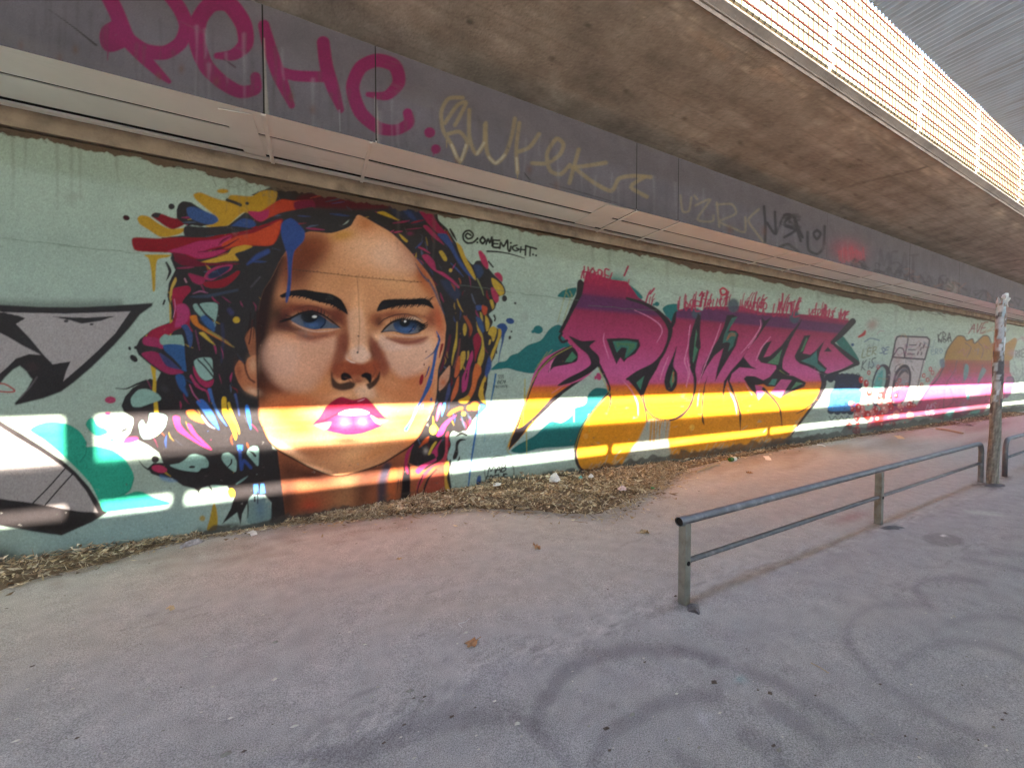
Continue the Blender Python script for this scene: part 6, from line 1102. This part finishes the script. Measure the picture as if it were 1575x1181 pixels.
for k in range(26):
    x = g_.uniform(0, 1560); y = g_.uniform(800, 1170)
    if y < np.interp(x, [0, 430, 1045, 1500], [905, 830, 740, 670]): continue
    s_ = (y - 575) / 400; q = [(x, y)]
    for _ in range(g_.integers(4, 9)): q.append((q[-1][0] + g_.uniform(4, 22) * s_, q[-1][1] + g_.normal(-2, 5) * s_))
    G.stroke(q, g_.uniform(.8, 1.5), ASPH * .45, .9, .55)
for k in range(40):
    x = g_.uniform(0, 1560); y = g_.uniform(820, 1170); s_ = (y - 575) / 400; G.blob(x, y, g_.uniform(4, 26) * s_, g_.uniform(2, 8) * s_, ASPH * g_.choice([.68, .78, 1.22]), -8, .4)
# dust and grit towards the wall
for k in range(160):
    x = g_.uniform(-20, 1560); y = np.interp(x, [0, 430, 1045, 1500], [890, 815, 715, 648]) + abs(g_.normal(0, 16)); G.blob(x, y, g_.uniform(10, 40), g_.uniform(3, 8), np.array([.26, .21, .165]) * g_.uniform(.75, 1.2), -9, .35)

gx = np.unique(np.concatenate([np.linspace(-300, -8, 8), np.linspace(-8, -3.2, 20), np.arange(-3.2, 7, .03), np.arange(7, 16, .07), np.arange(16, 40, .3), np.linspace(40, 400, 10)]))
gy = np.unique(np.concatenate([np.linspace(-300, -8, 8), np.linspace(-8, .2, 24), np.arange(.2, 5.1, .026), np.linspace(5.2, 300, 6)]))
XX, YY = np.meshgrid(gx, gy)
near = np.exp(-((XX - 4) / 14) ** 4) * ((YY > -2) & (YY < 5.1))
ZZ = near * (.010 * np.sin(XX * .9 + 1) * np.sin(YY * 1.3) + .004 * np.sin(XX * 3.1 + YY * 2.2) )
V = np.stack([XX, YY, ZZ], -1).reshape(-1, 3)
w_ = (V - CAM) @ _fw
px, py = to_px(V[:, 0], V[:, 1], V[:, 2]); ok = (w_ > .2) & (px > -35) & (px < 1630) & (py > 605) & (py < 1225)
c_ = G.sample(np.where(ok, px, 0), np.where(ok, py, 610)); c_[~ok] = ASPH
nx = len(gx); i = (np.arange(len(gy) - 1)[:, None] * nx + np.arange(nx - 1)[None]).ravel()
M['asphalt'] = mat('asphalt', None, .86, var=.13, scale=7, bump=.75, bscale=170, dist=.006, attr='paint', spec=.25)
# fine aggregate speckle
nt = M['asphalt'].node_tree; bs_ = nt.nodes['Principled BSDF']; src = bs_.inputs['Base Color'].links[0].from_socket
tc = nt.nodes.new('ShaderNodeTexCoord'); ns = nt.nodes.new('ShaderNodeTexNoise'); ns.inputs['Scale'].default_value = 190; ns.inputs['Detail'].default_value = 3; nt.links.new(tc.outputs['Object'], ns.inputs['Vector'])
mr = nt.nodes.new('ShaderNodeMapRange'); mr.inputs['From Min'].default_value = .3; mr.inputs['From Max'].default_value = .7; mr.inputs['To Min'].default_value = .55; mr.inputs['To Max'].default_value = 1.45; nt.links.new(ns.outputs['Fac'], mr.inputs['Value'])
ml = nt.nodes.new('ShaderNodeVectorMath'); ml.operation = 'SCALE'; nt.links.new(src, ml.inputs[0]); nt.links.new(mr.outputs[0], ml.inputs['Scale']); nt.links.new(ml.outputs[0], bs_.inputs['Base Color'])
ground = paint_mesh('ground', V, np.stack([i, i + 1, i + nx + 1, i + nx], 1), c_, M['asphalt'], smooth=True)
tag(ground, 'grey worn asphalt path with dark swirling stains', None, kind='structure')
def ground_z(x, y):
    n = math.exp(-((x - 4) / 14) ** 4) if -2 < y < 5.1 else 0
    return n * (.010 * math.sin(x * .9 + 1) * math.sin(y * 1.3) + .004 * math.sin(x * 3.1 + y * 2.2))
def G3(px_, py_, dz=0.0):
    p = gnd(px_, py_); return Vector((p.x, p.y, ground_z(p.x, p.y) + dz))
# ------------------------------------------------------------------ pedestrian rails
def fillet(p0, p1, p2, r, n=6):
    p0, p1, p2 = Vector(p0), Vector(p1), Vector(p2)
    a = (p0 - p1).normalized(); b = (p2 - p1).normalized()
    c = p1 + (a + b) * r
    out = []
    for k in range(n + 1):
        t = math.pi / 2 * k / n
        out.append(c - b * r * math.cos(t) - a * r * math.sin(t))
    return out
f1, f2, f3 = G3(1052, 926), G3(1361, 808), G3(1508, 742)
dirv = (f3 - f1); dirv.z = 0; dirv.normalize()
f2 = f1 + dirv * (f2 - f1).dot(dirv)
def rail_set(name, label, start, end, mid, h, bend_start, bend_end):
    t = tag(empty(name, start), label, 'railing', 'low tube railings along the path')
    L = lambda p: Vector(p) - start
    d = (end - start).normalized()
    top = Vector((0, 0, h))
    pts = []
    if bend_start: pts += [L(start), *fillet(L(start), L(start) + top, L(end) + top, .16)]
    else: pts += [L(start) + top - d * .06]
    if bend_end: pts += [*fillet(L(start) + top, L(end) + top, L(end), .16), L(end)]
    else: pts += [L(end) + top]
    MB().tube(pts, .031, 12, cap=bend_start).build('top_rail', M['steel'], t, smooth=True)
    if not bend_start:   # open tube end with a dark bore and a sleeve
        MB().tube([L(start) + top - d * .065, L(start) + top + d * .02], .035, 12, cap=False).build('end_sleeve', M['steel'], t, smooth=True)
        MB().tube([L(start) + top - d * .058, L(start) + top - d * .05], .029, 12).build('tube_bore', M['dark'], t)
    low = Vector((0, 0, h * .50))
    a0 = L(start) + low; a1 = L(end) + low
    MB().tube([a0, a1], .020, 10).build('lower_rail', M['steel'], t, smooth=True)
    posts = ([] if bend_start else [start]) + mid + ([] if bend_end else [end])
    for q in posts:
        m = MB(); w = .032; n = Vector((-d.y, d.x, 0))
        c0 = L(q)
        vs_ = [c0 + d * a * w + n * b * w + Vector((0, 0, z)) for z in (-.08, h - .015) for a, b in ((-1, -1), (1, -1), (1, 1), (-1, 1))]
        m.add(vs_, [(0, 3, 2, 1), (4, 5, 6, 7), (0, 1, 5, 4), (1, 2, 6, 5), (2, 3, 7, 6), (3, 0, 4, 7)]).build('post', M['rail_post'], t, bevel=.005)
        MB().tube([c0 - n * .034 + low, c0 - n * .0345 + low - n * .004], .017, 10).build('bolt_hole', M['dark'], t)
    return t
H_R = .62
rail_a = rail_set('tube_railing', 'grey steel tube railing with a square post at its open near end', f1, f3, [f2], H_R, False, True)
g1 = G3(1545, 732); rail_b = rail_set('tube_railing', 'grey steel tube railing cut by the right picture edge, beyond the pole', g1, g1 + dirv * 7.2, [g1 + dirv * 3.6], H_R, True, True)
# broken asphalt patches at the post feet
M['tar'] = mat('dark_patch', (.15, .14, .145), .9, var=.3, scale=20, bump=.8, bscale=90, dist=.02)
def lump(name, c, rx, ry, h, seed, m, rot=0.0):
    r = np.random.default_rng(seed); mb = MB(); n, k = 14, 4
    vv = [(0, 0, h)]; ff = []
    off = r.uniform(.7, 1.25, n)
    for j in range(1, k + 1):
        for i in range(n):
            a = 2 * math.pi * i / n; q = j / k * off[i]
            vv.append((rx * q * math.cos(a), ry * q * math.sin(a), h * (1 - (j / k) ** 2) * r.uniform(.6, 1.2) - (.012 if j == k else 0)))
    for i in range(n):
        ff.append((0, 1 + i, 1 + (i + 1) % n))
        for j in range(k - 1):
            ff.append((1 + j*n + i, 1 + (j+1)*n + i, 1 + (j+1)*n + (i+1) % n, 1 + j*n + (i+1) % n))
    mb.add(vv, ff); o = mb.build(name, m); o.location = c; o.rotation_euler = (0, 0, rot); return o
tag(lump('tar_patch', G3(1066, 936), .07, .055, .028, 5, M['tar'], .5), 'small dark lump of asphalt at the foot of the nearest rail post', 'asphalt lump')
tag(lump('tar_patch', G3(1372, 812), .16, .05, .022, 6, M['tar'], -.3), 'dark asphalt patch at the foot of the middle rail post', 'asphalt lump')
tag(lump('tar_patch', G3(1530, 747), .22, .10, .02, 7, M['tar'], -.3), 'dark asphalt patch at the foot of the leaning pole', 'asphalt lump')

# ------------------------------------------------------------------ pole plastered with torn stickers
pf = G3(1526, 744); pole = tag(empty('sticker_pole', pf), 'leaning brown post covered in torn paper and tags beside the railing', 'pole')
d_ = ray(1541, 458); tt = (pf.y) / d_[1]; ptop = Vector((CAM[0] + d_[0] * tt, pf.y, CAM[2] + d_[2] * tt)) - pf
pr = np.random.default_rng(31); n, k = 26, 110
vv = []; cc = []
WOOD = np.array([.24, .215, .18])
pal = [np.array(c) for c in ((.60, .58, .54), (.66, .66, .66), (.45, .44, .44), (.24, .16, .11), (.12, .11, .11), (.42, .50, .52), (.36, .22, .18), (.5, .49, .47))]
scraps = [(pr.uniform(0, 1), .34 + .66 * pr.random() ** .6, pr.uniform(.02, .10), pr.uniform(.006, .04), pr.uniform(-.8, .8), pal[pr.integers(0, len(pal))]) for _ in range(150)]
for j in range(k + 1):
    t = j / k; c = ptop * t
    for i in range(n):
        a = 2 * math.pi * i / n; r = .064 - .010 * t + .003 * math.sin(a * 3 + j * .2) + pr.normal(0, .0008) - (.02 * max(0, t - .985) / .015 if (i % 7) < 3 else 0)
        vv.append((c.x + r * math.cos(a), c.y + r * math.sin(a), c.z + (pr.normal(0, .015) if j == k else 0) - (.05 if j == 0 else 0)))
        col = WOOD * (1 + .35 * math.sin(i * 2.3) * math.sin(j * .35 + i)) * pr.uniform(.75, 1.25)
        for su, sv, sw, sh, sk, sc in scraps:
            du = (i / n - su + .5) % 1 - .5
            if abs(du + (t - sv) * sk) < sw and abs(t - sv) < sh: col = sc * pr.uniform(.85, 1.1)
        cc.append(np.clip(col, .02, .8))
vv.append(tuple(ptop - Vector((0, 0, .03)))); cc.append(WOOD)
Fq = [(j*n+i, j*n+(i+1) % n, (j+1)*n+(i+1) % n, (j+1)*n+i) for j in range(k) for i in range(n)]
M['pole'] = mat('torn_paper_wood', None, .8, var=.2, scale=14, bump=.6, bscale=60, dist=.006, attr='paint')
o = paint_mesh('shaft', np.array(vv[:-1]), np.array(Fq), np.array(cc[:-1]), M['pole'], pole, smooth=True)
M['paper'] = mat('white_paper', (.74, .72, .68), .75, var=.1, scale=20, bump=.3, bscale=40)
MB().tube([ptop + Vector((-.05, -.02, -.01)), ptop + Vector((0, -.03, .035)), ptop + Vector((.05, -.03, .05)), ptop + Vector((.09, -.03, -.02)), ptop + Vector((.13, -.03, -.11)), ptop + Vector((.16, -.03, -.13))], [.02, .026, .03, .014, .01, .012], 6).build('cable_tie', M['paper'], pole)
for hz, dx in ((-.02, -.09), (-.05, .02)):
    MB().tube([ptop + Vector((dx, -.05, hz - .03)), ptop + Vector((dx + .03, -.06, hz + .03)), ptop + Vector((dx + .05, -.02, hz + .06))], [.006, .02, .008], 6).build('torn_strip', M['paper'], pole)

# ------------------------------------------------------------------ litter
def leafmesh(L_, W_, curl, r):
    """small bent leaf or straw: 6 verts"""
    h = curl * L_
    return [(-L_/2, 0, h * r.uniform(.3, 1)), (0, -W_/2, 0), (0, W_/2, h * r.uniform(0, .5)), (L_/2, 0, h * r.uniform(.2, 1.2))], [(0, 1, 2), (1, 3, 2)]
def to3(v, pos, yaw, tx, ty):
    c = Matrix.Rotation(yaw, 3, 'Z') @ Matrix.Rotation(tx, 3, 'X') @ Matrix.Rotation(ty, 3, 'Y')
    return c @ Vector(v) + pos
lr = np.random.default_rng(77)
# heap height: profile against the wall along X (in photograph columns)
edge_px = [(-30, 926), (0, 911), (60, 892), (120, 878), (180, 863), (240, 842), (330, 823), (430, 808), (500, 803), (560, 797), (620, 793), (660, 790), (720, 783), (760, 786), (830, 790), (880, 797), (940, 799), (985, 778), (1020, 757), (1035, 738), (1060, 722), (1120, 708), (1200, 693), (1250, 684), (1320, 672), (1400, 662), (1460, 655), (1540, 644), (1570, 640)]
hgt = [.07, .07, .065, .055, .04, .03, .02, .015, .025, .04, .06, .08, .11, .14, .16, .17, .15, .11, .08, .07, .05, .04, .04, .03, .03, .03, .04, .06, .06]
E = [G3(*q) for q in edge_px]; EX = np.array([e.x for e in E]); EY = np.array([e.y for e in E])
def heap(x, y):
    ey = np.interp(x, EX, EY); h = np.interp(x, EX, hgt); t = (y - ey) / max(WALL_Y - ey, .02)
    return h * min(1.0, max(0, t)) ** .55 * (1 + .25 * math.sin(x * 9) * math.sin(y * 13 + x * 3)) if t > 0 else 0.0
cols = [(.34, .25, .14), (.28, .20, .12), (.42, .33, .20), (.18, .125, .08), (.48, .40, .26), (.24, .17, .11), (.12, .09, .065), (.52, .45, .32), (.40, .34, .25)]
# base mound
xs_ = np.concatenate([np.linspace(EX[0] - 1, EX[-1] + 2, 700)]); ts = np.linspace(.12, 1, 9)
mv, mc = [], []
for x in xs_:
    ey = np.interp(x, EX, EY)
    for t in ts:
        y = ey + (WALL_Y - .004 - ey) * t
        mv.append((x, y, ground_z(x, y) + heap(x, y) * (.8 if t > .13 else -.1) - .004 + lr.normal(0, .004))); mc.append(np.array((.16, .115, .075)) * lr.uniform(.6, 1.3))
nt_ = len(ts); mi = [(a * nt_ + b, (a + 1) * nt_ + b, (a + 1) * nt_ + b + 1, a * nt_ + b + 1) for a in range(len(xs_) - 1) for b in range(nt_ - 1)]
M['litter'] = mat('dry_leaves', None, .8, var=.15, scale=30, bump=0, attr='paint', spec=.2)
litter = tag(empty('leaf_litter', (E[15].x, 4.7, 0)), 'drift of dry leaves and straw heaped along the foot of the wall', 'leaf litter', kind='stuff')
o = paint_mesh('leaf_bed', np.array(mv), np.array(mi), np.array(mc), M['litter'], smooth=True); child_at(o, litter); o['kind'] = 'stuff'
lv, lf, lc = [], [], []
def scatter(N, xa, xb, spread, big=1.0):
    for _ in range(N):
        x = lr.uniform(xa, xb); ey = np.interp(x, EX, EY)
        w = WALL_Y - ey
        y = ey + w * lr.random() - abs(lr.normal(0, spread)) * (lr.random() < .35) * (1 + 2 * (lr.random() < .08))
        y = min(y, WALL_Y - .012)
        straw = lr.random() < .55
        L_, W_ = (lr.uniform(.05, .20), lr.uniform(.003, .008)) if straw else (lr.uniform(.025, .09) * (1.6 if lr.random() < .08 else 1), lr.uniform(.012, .036))
        hz = heap(x, y); s = big
        v_, f_ = leafmesh(L_ * s, W_ * s, lr.uniform(.05, .45) if not straw else .06, lr)
        pos = Vector((x, y, ground_z(x, y) + hz + lr.uniform(.002, .05) * (1 if hz > .01 else .25)))
        yaw, tx, ty = lr.uniform(0, 6.28), lr.normal(0, .6), lr.normal(0, .45)
        if hz < .01: tx *= .3; ty *= .3
        b0 = len(lv); c0 = np.array(cols[lr.integers(0, len(cols))]) * lr.uniform(.8, 1.75)
        for q in v_:
            p3 = to3(q, pos, yaw, tx, ty); lv.append((p3.x, min(p3.y, WALL_Y - .002), max(p3.z, ground_z(x, y) + .001))); lc.append(c0 * lr.uniform(.9, 1.1))
        lf.extend([(b0 + a, b0 + b, b0 + c) for a, b, c in f_])
scatter(3000, EX[0] - .3, EX[8], .05, .8); scatter(2600, EX[8], EX[11], .06); scatter(11000, EX[11], EX[20], .10); scatter(1800, EX[20], EX[24], .07, 1.0); scatter(1500, EX[24], EX[-1] + 1, .10, 1.2)
me = bpy.data.meshes.new('dry_leaves'); me.from_pydata(lv, [], lf); ca = me.color_attributes.new('paint', 'FLOAT_COLOR', 'POINT')
rg = np.ones((len(lv), 4), np.float32); rg[:, :3] = np.clip(lc, 0, .8); ca.data.foreach_set('color', rg.ravel())
o = link('dry_leaves', me, M['litter']); child_at(o, litter); o['kind'] = 'stuff'
# grit: tiny pale chips scattered over the path, uncountable
gv, gf, gc = [], [], []
for _ in range(420):
    px_ = lr.uniform(0, 1575); py_ = lr.uniform(690, 1170)
    if py_ < np.interp(px_, [0, 430, 1045, 1500], [905, 830, 735, 670]): continue
    p = G3(px_, py_); s = lr.uniform(.003, .010) * (1 if lr.random() < .9 else 1.8); a = lr.uniform(0, 6.28)
    b0 = len(gv); c0 = np.array((.62, .58, .50)) * lr.uniform(.4, 1.15) if lr.random() < .8 else np.array((.13, .10, .08))
    for k_ in range(4):
        gv.append((p.x + s * lr.uniform(.7, 2) * math.cos(a + k_ * 1.57), p.y + s * lr.uniform(.5, 1) * math.sin(a + k_ * 1.57), p.z + .001)); gc.append(c0)
    gv.append((p.x, p.y, p.z + s * .7)); gc.append(c0)
    gf.extend([(b0 + k_, b0 + (k_ + 1) % 4, b0 + 4) for k_ in range(4)])
me = bpy.data.meshes.new('grit'); me.from_pydata(gv, [], gf); ca = me.color_attributes.new('paint', 'FLOAT_COLOR', 'POINT')
rg = np.ones((len(gv), 4), np.float32); rg[:, :3] = np.array(gc); ca.data.foreach_set('color', rg.ravel())
tag(link('grit', me, M['litter']), 'fine pale grit and chips scattered over the asphalt path', 'grit', kind='stuff')

# ------------------------------------------------------------------ single pieces of rubbish
M['leaf'] = mat('brown_leaf', (.36, .19, .09), .7, var=.35, scale=40, bump=.4, bscale=60)
M['leaf2'] = mat('tan_leaf', (.50, .36, .20), .7, var=.3, scale=40, bump=.4, bscale=60)
M['bag'] = mat('white_plastic', (.72, .71, .70), .35, var=.12, scale=25, bump=.5, bscale=40, dist=.01)
M['foil'] = mat('dirty_film', (.30, .29, .30), .4, var=.5, scale=22, bump=.6, bscale=40, dist=.01)
M['teal_pl'] = mat('teal_plastic', (.12, .45, .42), .4, var=.1)
M['pinkbag'] = mat('pink_white_wrapper', (.72, .55, .55), .4, var=.25, scale=40)
M['green_gl'] = mat('green_glass', (.05, .16, .04), .12, var=.1, bump=0, spec=.6)
M['label'] = mat('paper_label', (.66, .66, .62), .6, var=.1)
M['stick'] = mat('weathered_stick', (.40, .30, .20), .85, var=.3, scale=20)
def big_leaf(name, pos, size, yaw, m, label, seed, group=None):
    r = np.random.default_rng(seed); mb = MB(); n = 14
    vv = [(0, 0, .10 * size)]
    for i in range(n):
        a = 2 * math.pi * i / n; q = size * .5 * (1.0 if i % 3 else .62) * r.uniform(.8, 1.2)
        vv.append((q * 1.2 * math.cos(a), q * .85 * math.sin(a), .02 * size + abs(r.normal(0, .16)) * size))
    ff = [(0, 1 + i, 1 + (i + 1) % n) for i in range(n)]
    mb.add(vv, ff); mb.tube([(size * .5, 0, .05 * size), (size * .75, .05 * size, .02 * size), (size * .95, .0, .03 * size)], size * .025, 5)
    o = mb.build(name, m); o.location = pos + Vector((0, 0, .002)); o.rotation_euler = (0, 0, yaw)
    return tag(o, label, 'leaf', group)
big_leaf('dry_leaf', G3(726, 992), .085, .4, M['leaf'], 'curled orange brown leaf alone on the asphalt in the foreground', 1, 'single leaves on the path')
big_leaf('dry_leaf', G3(826, 842), .085, 1.4, M['leaf'], 'small curled brown leaf on the path below the leaf heap', 2, 'single leaves on the path')
big_leaf('dry_leaf', G3(992, 820), .10, 2.6, M['leaf2'], 'flat tan leaf on the path left of the railing end', 3, 'single leaves on the path')
big_leaf('dry_leaf', G3(8, 902), .09, .3, M['leaf'], 'orange leaf at the left picture edge below the litter', 4, 'single leaves on the path')
big_leaf('dry_leaf', G3(800, 784), .12, .9, M['leaf2'], 'pale leaf at the front edge of the leaf heap', 5, 'single leaves on the path')
big_leaf('dry_leaf', G3(1153, 728), .13, .9, M['leaf'], 'dark leaf on the orange lit path beyond the railing', 6, 'single leaves on the path')
big_leaf('dry_leaf', G3(614, 858), .05, .2, M['leaf2'], 'tiny tan leaf on the open path below the portrait', 8, 'single leaves on the path')
def crumple(name, pos, rx, ry, h, m, label, cat, seed, yaw=0.0):
    r = np.random.default_rng(seed); mb = MB(); n, k = 16, 7; vv = []; ff = []
    for j in range(k + 1):
        ph = math.pi / 2 * j / k
        for i in range(n):
            a = 2 * math.pi * i / n; q = math.cos(ph) * r.uniform(.72, 1.15)
            vv.append((rx * q * math.cos(a), ry * q * math.sin(a), h * math.sin(ph) * r.uniform(.8, 1.12) if j else 0))
    for j in range(k):
        for i in range(n): ff.append((j*n+i, j*n+(i+1) % n, (j+1)*n+(i+1) % n, (j+1)*n+i))
    mb.add(vv, ff); o = mb.build(name, m); o.location = pos; o.rotation_euler = (0, 0, yaw); return tag(o, label, cat)
def on_heap(px_, py_):
    # first point of the view ray that meets the leaf heap
    d = ray(px_, py_)
    for s in np.linspace(1.0, 14, 1400):
        p = CAM + d * s
        if p[1] > WALL_Y - .03 or p[2] <= ground_z(p[0], p[1]) + heap(p[0], p[1]): return Vector((p[0], min(p[1], WALL_Y - .06), ground_z(p[0], p[1]) + heap(p[0], p[1]) + .02))
    return G3(px_, py_)
crumple('plastic_bag', on_heap(853, 742), .085, .07, .11, M['bag'], 'crumpled white plastic bag on top of the leaf heap', 'plastic bag', 11)
crumple('teal_wrapper', on_heap(893, 738), .035, .025, .04, M['teal_pl'], 'small teal plastic scrap on the leaf heap', 'wrapper', 12)
crumple('paper_scrap', on_heap(909, 736), .045, .03, .05, M['bag'], 'white scrap right of the teal wrapper on the heap', 'paper scrap', 13)
crumple('pink_wrapper', on_heap(957, 755), .07, .05, .05, M['pinkbag'], 'pink and white wrapper on the right of the leaf heap', 'wrapper', 14)
crumple('paper_scrap', on_heap(765, 748), .07, .04, .03, M['bag'], 'flat white scrap below the round crew tag', 'paper scrap', 15)
crumple('film_scrap', G3(295, 838), .10, .035, .05, M['foil'], 'crumpled dark and white film in the litter strip at left', 'wrapper', 16, .6)
crumple('green_scrap', on_heap(1004, 753), .03, .03, .02, mat('green_scrap', (.05, .30, .10), .4), 'tiny green scrap at the right end of the heap', 'wrapper', 19)
def sheet_paper(pos, w, l, yaw, tilt, m, label, cat='paper', name='paper_sheet'):
    mb = MB(); n = 6; vv = []; 
    for i in range(n + 1):
        t = i / n; z = .012 * math.sin(t * math.pi * 1.6) + tilt * t * l
        vv += [(-w/2, (t - .5) * l, z + .004), (w/2, (t - .5) * l, z + .004 + .01 * t)]
    ff = [(2*i, 2*i+1, 2*i+3, 2*i+2) for i in range(n)]
    o = mb.add(vv, ff).build(name, m); o.location = pos; o.rotation_euler = (0, 0, yaw)
    sol = o.modifiers.new('thick', 'SOLIDIFY'); sol.thickness = .0015
    return tag(o, label, cat)
sheet_paper(G3(388, 822), .06, .10, .5, .25, M['bag'], 'small white paper lying by the foot of the portrait', name='paper_scrap', cat='paper scrap')
sheet_paper(G3(1180, 705), .10, .30, -.9, .1, M['bag'], 'white paper strip by the wall, right of the green bottle', name='paper_strip')
sheet_paper(G3(1263, 686), .12, .16, .3, .2, M['bag'], 'grey white scrap at the wall foot below the blue lettering', name='paper_scrap', cat='paper scrap')
sheet_paper(G3(262, 936), .03, .055, .7, .3, M['leaf2'], 'pale tan scrap on the path at lower left', name='paper_scrap', cat='paper scrap')
sheet_paper(G3(1383, 673), .14, .5, -1.1, .05, M['leaf2'], 'flat tan cardboard by the wall below the washing machine', 'cardboard', 'cardboard_piece')
sheet_paper(G3(1478, 654), .3, .5, .6, .3, M['bag'], 'bent pale board leaning in the litter near the pole', 'board', 'bent_board')
p0, p1 = G3(1440, 661, .04), G3(1481, 668, .03)
so = MB().tube([Vector((0, 0, 0)), (p1 - p0) * .5 + Vector((0, 0, .02)), p1 - p0], [.03, .032, .026], 7).build('wooden_stick', M['stick']); so.location = p0; tag(so, 'long weathered stick on the path left of the pole', 'stick')
p0, p1 = G3(1071, 728, .03), G3(1106, 714, .03)
so = MB().tube([Vector((0, 0, 0)), (p1 - p0) * .5, p1 - p0], [.02, .022, .016], 7).build('wooden_stick', M['stick']); so.location = p0; tag(so, 'thin stick by the wall foot right of the leaf heap', 'stick')
p0, p1 = G3(1247, 1018, .003), G3(1275, 1034, .003)
so = MB().tube([Vector((0, 0, 0)), (p1 - p0) * .5 + Vector((0, 0, .004)), p1 - p0], .0022, 5).build('straw', M['leaf2']); so.location = p0; tag(so, 'single pale straw lying on the asphalt in the right foreground', 'straw')
p0 = G3(711, 966, .002)
so = MB().tube([Vector((0, 0, 0)), G3(705, 960, .002) - p0, G3(716, 957, .002) - p0, G3(722, 952, .002) - p0], .0016, 5).build('thread', M['bag']); so.location = p0; tag(so, 'bent white thread on the asphalt above the orange leaf', 'thread')
# green bottle lying on its side
bp = G3(1128, 709); bot = tag(empty('glass_bottle', bp), 'green glass bottle with white label lying by the wall', 'bottle'); bot.rotation_euler = (0, 0, .1)
def lathe_x(prof, n=14):
    mb = MB(); mb.tube([Vector((x, 0, .042)) for x, r in prof], [r for x, r in prof], n); return mb
lathe_x([(-.13, .03), (-.128, .04), (.06, .04), (.10, .028), (.13, .016), (.19, .014)]).build('body', M['green_gl'], bot, smooth=True)
lathe_x([(-.04, .0408), (.065, .0408)]).build('label', M['label'], bot, smooth=True)
lathe_x([(.186, .0165), (.206, .0165)]).build('cap', M['label'], bot, smooth=True)
